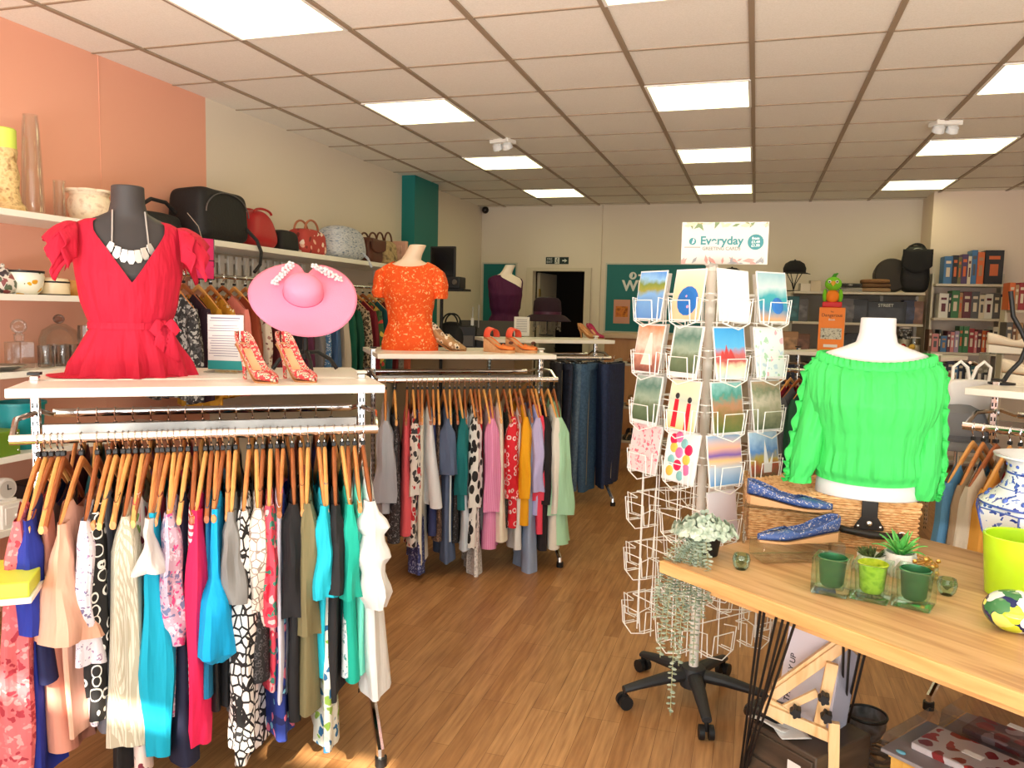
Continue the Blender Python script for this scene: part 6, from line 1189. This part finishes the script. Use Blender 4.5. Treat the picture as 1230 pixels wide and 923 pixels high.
# ================================================================ RIGHT SIDE: BACK SHELVES, BOOKS, RIGHT RACKS
shg = pm('shelf_grey_white', (206, 196, 178), .45)
t = thing('shelving_unit', 'grey white shelving unit against the back wall at the right', 'shelving', (.985, 8.98, 0)); W5 = 1.24
for z in (1.765, 1.45, 1.12, .78, .40, .08): obj('shelf', MB().box((0, 0, z-.013), (W5, .46, .026)), shg, t, bev=.003)
for x in (-W5/2, 0.28, W5/2): obj('upright', MB().box((x, .20, .88), (.03, .04, 1.76)), shg, t)
obj('back_panel', MB().box((0, .222, .88), (W5, .01, 1.72)), pm('backpanel', (150, 140, 126), .6), t)
def at8(px, py, z): p = atY(px, py, 8.9); return Vector((p.x, 8.9, z))
# on the top shelf
for (px, lab, sc_) in ((953, 'black peaked cap on a wire head stand at the back shelf', 1.0), (878, 'black flat cap on a wire head stand behind the spinner sign', .8)):
    p = at8(px, 350, 1.766); t = thing('cap_stand', 'wire stand under the '+lab.split(' on ')[0], 'hat stand', p); hgt = .20*sc_ if px > 900 else .12; m = MB(); m.lathe([(.07, 0), (.07, .008), (.01, .01)], 16)
    for k in range(4): a = k*PI/2+.4; m.tube([(0, 0, .01), (.02*math.cos(a), .02*math.sin(a), hgt*.4), (.09*math.cos(a), .09*math.sin(a), hgt)], .005, 6)
    obj('wire', m, BLACK, t); c = thing('cap', lab, 'hat', p+Vector((0, 0, hgt-.01))); obj('crown', MB().lathe([(.11, 0), (.115, .05), (.095, .1), (.05, .128), (.001, .135)], 26, cap0=False), DARK, c, solid=.004); obj('peak', MB().grid(lambda u, v: ((.10+.06*v)*math.cos(PI+PI*u), (.10+.08*v)*math.sin(PI+PI*u), .01-.02*v), 14, 4), DARK, c, solid=.006); obj('button', MB().sphere((0, 0, .137), .01, 8), DARK, c)
for k, (px, z, w, h, mt, lab) in enumerate(((978, 1.766, .10, .11, pm('beige_card', (206, 190, 164), .6), 'small beige box on the back shelf left of the parrot'), (966, 1.766, .10, .08, pm('pale_card', (222, 212, 196), .6), 'low pale box beside the wire cap stand'))):
    p = at8(px, 350, z); solo('small_box', lab, 'box', MB().box((0, 0, h/2), (w, .14, h)).box((0, -.0, h+.002), (w+.004, .144, .004)), mt, p, .1, bev=.003)
p = at8(1021, 350, 1.766); fold = MB()
for k in range(4): fold.add(*(lambda s_: (s_.v, s_.f))(soft(.26-.01*k, .22, .035, .35, 0, k, .004))) if False else None
def folded(label, px, n, w, mats, z=1.766):
    p = at8(px, 350, z)
    for k in range(n): solo('folded_garment', f'{label}, {["lowest","second","third","topmost"][k] if k < n-1 else "topmost"} of its pile', 'clothing', soft(w-.012*k, .24, .045, .4, 0, k+px, .006), mats[k % len(mats)], p+Vector((0, 0, .044*k)), .08*math.sin(k*2), 'folded clothes on the back shelf')
folded('black and white striped folded garment on the back shelf', 1019, 2, .28, [pat('bw_stripe', 'stripes', [(30, 28, 28), (206, 200, 190)], 20, rot=(0, PI/2, 0), dens=.5), pat('bw_check', 'checks', [(206, 200, 190), (40, 38, 38)], 30, dens=1)])
folded('brown folded jumper on the back shelf', 1050, 3, .30, [fab('mushroom', (150, 120, 90)), fab('sepia', (110, 78, 50)), fab('bronze', (134, 96, 60))])
p = at8(1069, 350, 1.766); t = thing('round_hat_box', 'round dark hat case leaning on the black rucksack', 'case', p+Vector((0, .0, .17)), .1); M9 = Matrix.Rotation(PI/2-.2, 3, 'X'); obj('drum', MB().lathe([(.165, -.05), (.17, -.04), (.17, .05), (.16, .06)], 34, M=M9), pm('dark_case', (40, 32, 30), .5), t); obj('lid_ring', MB().tube([tuple(M9 @ Vector((.171*math.cos(2*PI*k/34), .171*math.sin(2*PI*k/34), .03))) for k in range(34)], .006, 6, True), pm('case_edge', (70, 58, 52), .4), t)
bag('tall black rucksack at the right end of the back shelf', at8(1097, 350, 1.766), .30, .22, .48, nyl, 0, name='rucksack', e=.5, taper=.25, handle=.06, zipm=ZIP, flap=DARK)
# dvds, games and jars on lower shelves
CL = dict(black=(24, 23, 26), navy=(28, 34, 62), grey=(84, 80, 80), teal=(30, 90, 96), brown=(110, 70, 46), red=(150, 34, 40), green=(50, 110, 60), cream=(214, 200, 176), white=(222, 218, 210), orange=(206, 100, 44), blue=(60, 110, 160), pink=(206, 130, 130), purple=(80, 54, 96), olive=(110, 104, 60), tan=(170, 130, 90), lilac=(160, 140, 170), sand=(196, 176, 140), maroon=(96, 30, 40))
def bm(c): return pm('cover_'+c, CL[c], .45)
def game(label, px, z, w, h, c, txt=None, d=.16, dy=0, art=None, pic=True):
    p = at8(px, 400, z); t = thing('game_box', label, 'box', Vector((p.x, 8.86+dy, z)), .03*math.sin(px), 'boxed games on the back shelves'); obj('box', MB().box((0, 0, h/2), (w, d, h)), bm(c), t, bev=.003)
    if pic: obj('picture', MB().box((0, -d/2-.001, h*.45), (w*.8, .002, h*.55)), art or pat('box_art_'+c, 'noise', [tuple(int(v*.6) for v in CL[c]), CL[c], tuple(min(255, int(v*1.15+12)) for v in CL[c])], 14, .4), t, smooth=False)
    if txt: text('lettering', txt, h*.2, wt, t, (0, -d/2-.003, h*.82))
    return t
for r in ((1014, 1.45, .17, .25, 'grey'), (1030, 1.45, .14, .24, 'black'), (1060, 1.45, .38, .22, 'black', 'STREET'), (1088, 1.45, .12, .24, 'navy'), (1099, 1.45, .09, .23, 'brown')): game(f'{r[4]} game box on the second back shelf at picture position {"leftmost" if r[0]==1014 else "second" if r[0]==1030 else "with white lettering" if r[0]==1060 else "beside the lettered box" if r[0]==1088 else "rightmost"}'.replace('at picture position ', ''), *r)
for r in ((948, 1.45, .16, .26, 'teal', None), (962, 1.45, .10, .24, 'grey', None), (1000, 1.45, .08, .22, 'olive', None)): game(f'{r[4]} box on the second back shelf beside the orange book box', *r[:5], r[5])
for k, (px, w, h, c) in enumerate(((1010, .2, .2, 'black'), (1024, .15, .22, 'black'), (1036, .12, .18, 'green'), (948, .18, .22, 'tan'), (964, .14, .2, 'brown'))): game(f'{c} box on the third back shelf, {["behind the green blouse neck", "left of the white bust neck", "low beside the neck", "far left", "next to the orange box"][k]}', px, 1.12, w, h, c)
for k, (px, c) in enumerate(((1084, 'black'), (1096, 'cream'))):
    p = at8(px, 420, 1.12); t = thing('storage_jar', ['tall glass jar with black and white label on the third back shelf', 'short glass jar with cream contents on the third back shelf'][k], 'jar', Vector((p.x, 8.84, 1.12))); h = .30-.1*k; obj('contents', MB().lathe([(.055, .004), (.058, .01), (.058, h*.6), (.001, h*.6)], 22), bm('cream'), t); obj('glass', MB().lathe([(.06, 0), (.063, .01), (.063, h*.9), (.05, h*.94)], 24), GLASS, t); obj('lid', MB().lathe([(.052, h*.93), (.056, h*.94), (.056, h), (.001, h)], 22), bm('white'), t)
    if k == 0: obj('dark_label', MB().rings([[(.0645*math.cos(a), .0645*math.sin(a), z) for a in [-PI*.85+PI*.7*j/12 for j in range(13)]] for z in (h*.58, h*.86)], False), pat('lettered_label', 'noise', [(20, 20, 20), (24, 24, 24), (226, 226, 220)], 34, .5), t)
for k, (px, py, nm, c) in enumerate(((1080, 420, 'red', (180, 40, 40)), (1090, 424, 'yellow', (220, 180, 80)))):
    p = at8(px, py, 1.12); solo('soft_toy', f'small {nm} soft toy ball on the third back shelf', 'toy', MB().sphere((0, 0, .05), .05, 14).sphere((.04, -.01, .10), .03, 12), pm('toy_'+nm, c, .8), Vector((p.x-.03, 8.76-.02*k, 1.12)))
for k in range(9):
    c = ['navy', 'black', 'grey', 'teal', 'brown', 'blue', 'maroon', 'black', 'olive'][k]; game(f'{c} box on the low back shelf, {["first","second","third","fourth","fifth","sixth","seventh","eighth","ninth"][k]} from the left', 950+k*18, .78, .14, .22+.02*(k % 3), c, pic=False)
# ---- bookshelf on the pier wall
BX0, BX1, BY = 1.685, 2.30, 8.86
t = thing('bookcase', 'pale bookcase of open shelves on the right pier wall', 'bookcase', ((BX0+BX1)/2, BY, 0))
for z in (1.855, 1.52, 1.18, .85, .5, .1): obj('shelf', MB().box((0, 0, z-.012), (BX1-BX0, .30, .024)), shg, t, bev=.002)
for s in (-1, 1): obj('side_panel', MB().box((s*(BX1-BX0)/2, .06, .98), (.022, .16, 1.96)), shg, t, bev=.002)
pgm = pm('page_edges', (226, 214, 190), .8)
def book(label, x, y, z, w, h, d, c, group, tilt=0, title=False, name='book'):
    t = thing(name, label, 'book', (x, y, z), 0, group); t.rotation_euler = (0, tilt, 0)
    obj('cover', MB().box((0, 0, h/2), (w, d, h)), bm(c), t, bev=.0015); obj('pages', MB().box((0, .002, h/2), (w*.72, d-.004, h+.002)), pgm, t)
    b_ = MB(); b_.box((0, -d/2-.0008, h*.78), (w*.6, .0012, h*.10)).box((0, -d/2-.0008, h*.42), (w*.45, .0012, h*.34)); obj('spine_title', b_, bm(['cream', 'orange', 'tan', 'grey', 'white'][int(w*977+h*531) % 5] if c not in ('cream', 'white', 'sand') else ['navy', 'maroon', 'grey'][int(w*977) % 3]), t, smooth=False)
    return t
ORD = ['first', 'second', 'third', 'fourth', 'fifth', 'sixth', 'seventh', 'eighth', 'ninth', 'tenth', 'eleventh', 'twelfth', 'thirteenth', 'fourteenth', 'fifteenth', 'sixteenth']
def row(z, px0, items, shelf, grp, y=BY-.02, dy=0):
    x = atY(px0, 380, y).x
    for k, it in enumerate(items):
        if it[0] is None: x += it[1]; continue
        c, w, h = it[:3]; book(f'{c} book, {ORD[k]} from the left on {shelf}', x+w/2, y+.004*math.sin(k*3), z, w-.001, h, .2, c, grp); x += w
row(1.856, 1127, [('blue', .075, .27), ('black', .05, .28), ('olive', .03, .26), ('purple', .055, .29), ('cream', .03, .27), ('blue', .05, .33), ('orange', .06, .31)], 'the top bookcase shelf', 'books on the top bookcase shelf')
p = atY(1189, 342, BY); book('wide dark book with a figure on its spine standing apart on the top bookcase shelf', p.x, BY, 1.856, .16, .33, .2, 'black', 'books on the top bookcase shelf')
row(1.521, 1124, [('white', .085, .24), ('black', .025, .24), ('green', .07, .27), ('tan', .03, .25), ('maroon', .075, .26), ('grey', .07, .26), ('cream', .05, .23), ('white', .07, .24), ('grey', .06, .25), ('navy', .045, .24)], 'the second bookcase shelf', 'books on the second bookcase shelf')
row(1.181, 1115, [('brown', .03, .22), ('pink', .06, .18), ('black', .02, .22), ('blue', .055, .16), ('maroon', .03, .21), ('pink', .035, .2), ('lilac', .04, .21), ('green', .035, .26), ('green', .05, .26), ('red', .05, .24), ('pink', .025, .21), ('maroon', .04, .23), ('orange', .03, .22), ('red', .03, .22), ('black', .03, .23), ('white', .05, .26)], 'the third bookcase shelf', 'books on the third bookcase shelf')
row(.851, 1118, [('black', .06, .22), ('grey', .05, .24), ('black', .05, .22), ('navy', .06, .25), ('blue', .04, .22), ('navy', .05, .24), ('black', .06, .23), ('teal', .05, .2), ('grey', .06, .22), ('black', .05, .2)], 'the fourth bookcase shelf', 'books on the fourth bookcase shelf')
# second bookcase beyond
t = thing('bookcase', 'second bookcase cut by the right photo edge', 'bookcase', (2.48, 8.1, 0))
for z in (1.60, 1.25, .9, .5, .1): obj('shelf', MB().box((0, 0, z-.012), (.66, .30, .024)), shg, t, bev=.002)
for s in (-1, 1): obj('side_panel', MB().box((s*.33, .06, .86), (.022, .16, 1.72)), shg, t, bev=.002)
row(1.601, 1206, [('orange', .045, .24), ('tan', .03, .22), ('red', .05, .24), ('black', .04, .22), ('cream', .035, .23), ('brown', .04, .24)], 'the top shelf at the photo edge', 'books at the right photo edge', 8.06)
row(1.251, 1206, [('grey', .05, .24), ('brown', .03, .22), ('tan', .05, .24), ('grey', .04, .22), ('olive', .035, .23), ('brown', .04, .24)], 'the lower shelf at the photo edge', 'books at the right photo edge', 8.06)
# ---- rack with the orange book box and toy parrot
e1D, e2D, aD = frame2(-33); q_ = atZ(1015, 430, 1.213); MD = Vector((q_.x, q_.y, 0))+e2D*.27
clothes_rack('chrome rack with white shelf behind the green blouse and card spinner', MD, aD, shelf_x=(-.53, .53))
ROW_D = [(-.46, .62, fab('post_box_red', (176, 16, 40)), 'post box red coat'), (-.40, .6, fab('garnet', (130, 20, 40)), 'garnet red jumper'), (-.33, .62, fab('slate_grey', (90, 92, 98)), 'slate grey jacket'), (-.25, .6, fab('pine_green', (30, 80, 60)), 'pine green blouse'), (-.15, .62, fab('sandy', (190, 160, 120)), 'sandy beige coat'), (.38, .62, pat('mono_stripe', 'stripes', [(30, 30, 32), (206, 204, 202)], 30, rot=(0, PI/2, 0), dens=.5, cloth=.4), 'black and white striped top'), (.46, .6, fab('toffee', (176, 120, 70)), 'toffee brown cardigan')]
for i, (tt, L, mat, desc) in enumerate(ROW_D):
    loc = MD+e1D*tt-e2D*.30+Vector((0, 0, 1.095)); r = aD+.05*math.sin(i*2); g = obj(desc.split()[-1], garment(L=L, w=.205, hw=.22, ht=.045, nw=.09, sl=(.55, S_long(.045)), sr=(.5, S_long(.04)), seed=200+i), mat); tag(g, f'{desc} hanging on the rack behind the green blouse', 'clothing', 'garments behind the green blouse', None, loc, r); hanger(f'wooden hanger carrying the {desc}', loc, r, i % 3, 'wooden hangers behind the green blouse')
def onD(px, py): p = atZ(px, py, 1.24); return Vector((p.x, p.y, 1.24))
p = onD(989, 422)+e2D*.10; og = pm('orange_card', (240, 130, 24), .45); bh = .335
t = thing('book_box', 'orange boxed book with white page edge standing under the toy parrot', 'box', p, -.12); obj('box', MB().box((0, 0, bh/2), (.185, .055, bh)), og, t, bev=.002); text('title', 'The', .016, pm('brown_ink', (70, 40, 20), .6), t, (0, -.0285, bh*.90)); text('title', 'Dangerous', .034, pm('brown_ink', (70, 40, 20), .6), t, (0, -.0285, bh*.82)); text('subtitle', 'Book', .022, wt, t, (0, -.0285, bh*.72)); obj('page_edge', MB().box((.0875, .004, bh/2), (.012, .046, bh-.016)), pm('page_edges', (226, 214, 190), .8), t, smooth=False); obj('picture_strip', MB().box((0, -.0285, bh*.40), (.15, .002, .085)), pat('sepia_photo', 'noise', [(60, 56, 50), (206, 204, 190), (120, 116, 104)], 40, .5), t, smooth=False); obj('white_label', MB().box((0, -.0285, bh*.12), (.10, .002, .022)), PAPER, t, smooth=False)
t = thing('toy_parrot', 'toy green parrot with orange chest perched on the orange book box', 'toy', p+Vector((-.005, 0, bh)), -.1)
obj('perch', MB().box((0, 0, .022), (.14, .07, .044)), pm('toy_red_base', (206, 30, 40), .5), t, bev=.008); obj('chest', MB().sphere((0, -.01, .085), .05, 16, (1, .9, 1.05)), pm('toy_orange', (240, 130, 30), .7), t); gp_ = pm('toy_lime', (120, 200, 40), .8); obj('head', MB().sphere((.0, -.005, .18), .058, 18, (1.05, .95, .95)), gp_, t); obj('beak', MB().tube([(0, -.055, .185), (0, -.08, .178), (0, -.085, .16)], .014, 8, rr=[.018, .012, .003]), pm('toy_beak', (240, 180, 60), .5), t)
for s in (-1, 1): obj('wing', MB().sphere((s*.055, 0, .09), .04, 14, (.45, .9, 1.35)), gp_, t); e = obj('eye', MB().sphere((s*.026, -.052, .195), .013, 10), WHITE, t); obj('pupil', MB().sphere((s*.027, -.063, .195), .006, 8), BLACK, e)
obj('crest', MB().tube([(0, .0, .225), (.01, .0, .25), (.03, .01, .262)], .012, 8, rr=[.018, .014, .004]), pm('toy_dark_green', (60, 140, 30), .8), t)
# ---- right rack
e1E, e2E, aE = frame2(-33); q_ = atZ(1158, 474, 1.213); ME = Vector((q_.x, q_.y, 0))+e1E*.545+e2E*.27
clothes_rack('chrome clothes rack with white shelf behind the porcelain vase at right', ME, aE, rail_x=.5)
ROW_E = [(-.49, .80, fab('sky_blue', (92, 150, 196)), 'sky blue shirt'), (-.455, .78, fab('taupe', (164, 140, 112)), 'taupe cardigan'), (-.41, .82, fab('oatmeal', (216, 204, 184)), 'oatmeal knitted jumper'), (-.365, .7, fab('marigold', (224, 160, 66)), 'marigold blouse'), (-.33, .6, fab('ruby', (166, 10, 36)), 'ruby red top'), (-.285, .66, fab('ash', (120, 116, 112)), 'ash grey top'), (-.245, .62, fab('sapphire_dark', (24, 30, 70)), 'dark sapphire blouse'), (-.20, .66, fab('walnut', (90, 60, 44)), 'walnut brown cardigan'), (-.155, .62, fab('blush', (226, 196, 190)), 'blush pink top'), (-.11, .64, fab('pewter', (150, 150, 156)), 'pewter grey jumper')]
for i, (tt, L, mat, desc) in enumerate(ROW_E):
    loc = ME+e1E*tt-e2E*.30+Vector((0, 0, 1.095)); r = aE-.02+.05*math.sin(i*2); g = obj(desc.split()[-1], garment(L=min(L, .66), w=.205, hw=.22, ht=.04, nw=.12, sl=(.5, S_long(.038)), sr=(.5, S_long(.03)), seed=300+i), mat); tag(g, f'{desc} hanging on the right rack', 'clothing', 'garments on the right rack', None, loc, r); hanger(f'wooden hanger carrying the {desc}', loc, r, (i*2+1) % 3, 'wooden hangers on the right rack')
def onEs(px, py): p = atZ(px, py, 1.24); return Vector((p.x, p.y, 1.24))
trn = pm('trainer_white', (228, 214, 190), .6); trs = pm('trainer_sole', (238, 230, 212), .6)
c = atZ(1212, 452, 1.24)+e2E*.10; rz_ = MB().box((0, 0, .10), (.30, .13, .006)).box((-.147, 0, .05), (.006, .13, .1)).box((.147, 0, .05), (.006, .13, .1)); solo('acrylic_riser', 'clear acrylic riser under the cream trainers on the right rack', 'display riser', rz_, ACRYL, (c.x, c.y, 1.241), aE, smooth=False)
tp = lambda: shoe(.28, .014, .05, .085, vamp=.52, point=False, stil=False, wedge=True, plat=.026, upper=trn, inner=nude, sole=trs, toeh=.05)
put_shoe('trainer', 'cream trainer standing on the clear riser on the right rack', tp(), (c.x-.14*e1E.x, c.y-.14*e1E.y, 1.345), aE+.1, group='cream trainers')
c2 = atZ(1190, 458, 1.24)+e1E*.03+e2E*.03; put_shoe('trainer', 'cream trainer standing on the white shelf in front of the clear riser', tp(), (c2.x, c2.y, 1.24), aE+.0, group='cream trainers')
p0, p1 = onEs(1203, 462), None; m = MB(); P = [atY(x, y, p0.y) for x, y in ((1203, 462), (1212, 448), (1226, 434), (1234, 414), (1226, 396), (1217, 380), (1214, 350))]
P = [P[0]*(1-q)+P[0]*q for q in (0,)] + P; rel = [q-Vector((p0.x, p0.y, 1.24)) for q in P[1:]]; t = thing('curved_stand', 'black curved display arm on the right rack shelf', 'display stand', (p0.x, p0.y+.0, 1.24)); obj('curved_arm', m.tube(rel, .009, 10), BLACK, t); obj('base', MB().lathe([(.05, 0), (.05, .008), (.012, .012)], 18, (rel[0].x, rel[0].y, 0)), BLACK, t)
p = atY(1162, 478, 3.75); t = thing('carrier_bag', 'white carrier bag with white rope handles hanging left of the right rack', 'bag', (p.x, p.y, p.z-.12), .3); obj('bag', soft(.16, .05, .20, .3, 0, 3, .01, -.25), PAPER, t)
for k in (-1, 1): obj('rope_handle', MB().tube([(.04*k-.03, 0, .19), (.05*k-.02, 0, .25), (.05*k+.01, 0, .275), (.05*k+.04, 0, .25), (.04*k+.045, 0, .19)], .007, 8), WHITE, t)
obj('hook', MB().tube([(0, 0, .27), (.04, .04, .27), (.10, .10, .25)], .006, 6), CHROME, t)
p = atY(1150, 528, 3.7); t = thing('felt_hat', 'grey felt cloche hat beside the right rack', 'hat', (p.x, p.y, p.z), .2); obj('crown', MB().lathe([(.12, 0), (.115, .06), (.09, .12), (.04, .145), (.001, .148)], 26, cap0=False), pm('grey_felt', (128, 130, 136), .85), t, solid=.004); obj('brim', MB().lathe([(.118, .005), (.15, -.03)], 26, cap0=False, cap1=False), pm('grey_felt', (128, 130, 136), .85), t, solid=.004); obj('hat_band', MB().lathe([(.121, .008), (.12, .03)], 26, cap0=False, cap1=False), pm('felt_band', (96, 98, 106), .6), t)
t = thing('hat_pole', 'slim chrome pole carrying the grey cloche hat', 'stand', (p.x, p.y, 0)); obj('pole', MB().cyl((0, 0, .01), (0, 0, p.z+.13), .009), CHROME, t); obj('base', MB().lathe([(.11, 0), (.11, .012), (.012, .02)], 22), CHROME, t)
t = thing('wall_shelf', 'short grey white wall shelf under the flat cap behind the card spinner', 'shelf', (at8(878, 350, 1.766).x, 9.25, 1.765)); obj('board', MB().box((0, -.05, -.013), (.34, .74, .026)), shg, t, bev=.002)
for s in (-1, 1): obj('bracket', MB().prism([(-.006, -.026), (.006, -.026), (.006, -.10), (-.006, -.10)], .22, .325), shg, t, smooth=False).location = (s*.13, 0, 0)
# ================================================================ CAMERA AND LIGHT
cam = bpy.data.cameras.new('camera'); co = bpy.data.objects.new('camera', cam); C.objects.link(co)
cam.sensor_fit = 'HORIZONTAL'; cam.sensor_width = 36; cam.lens = F/1230*36; cam.clip_start = .02
co.matrix_world = Matrix(((_R.x, _U.x, -_D.x, 0), (_R.y, _U.y, -_D.y, 0), (_R.z, _U.z, -_D.z, HC), (0, 0, 0, 1)))
bpy.context.scene.camera = co
def area(name, loc, rot, sx, sy, e, c):
    l = bpy.data.lights.new(name, 'AREA'); l.shape = 'RECTANGLE'; l.size = sx; l.size_y = sy; l.energy = e; l.color = c
    o = bpy.data.objects.new(name, l); C.objects.link(o); o.location = loc; o.rotation_euler = rot; return o
area('window_daylight', (.15, YF-.20, 1.25), (PI/2+.06, 0, 0), 6.4, 2.0, DAY, (1, .985, .95))
area('ceiling_fill', (.15, YF-1.5, .03), (PI-.25, 0, 0), 6.6, 2.2, CEIL_FILL, (1, .95, .87))  # added fill light outside, aimed upward to brighten the ceiling
s = bpy.data.lights.new('sun', 'SUN'); s.energy = 14; s.angle = .012; s.color = (1, .9, .72)
so = bpy.data.objects.new('sun', s); C.objects.link(so); so.rotation_euler = Vector((-.12, 1, -.70)).to_track_quat('-Z', 'Y').to_euler()
wd = bpy.data.worlds.new('world'); bpy.context.scene.world = wd; wd.use_nodes = True
wd.node_tree.nodes['Background'].inputs[0].default_value = (.75, .85, 1, 1); wd.node_tree.nodes['Background'].inputs[1].default_value = .6
sc = bpy.context.scene; vs = sc.view_settings
vs.view_transform = 'Standard'; vs.look = 'None'; vs.gamma = 1; vs.use_curve_mapping = False; vs.exposure = EXPO
sc.cycles.use_denoising = True; sc.cycles.max_bounces = 10; sc.cycles.transparent_max_bounces = 12; sc.cycles.caustics_reflective = False; sc.cycles.caustics_refractive = False
sc.cycles.sample_clamp_indirect = 6
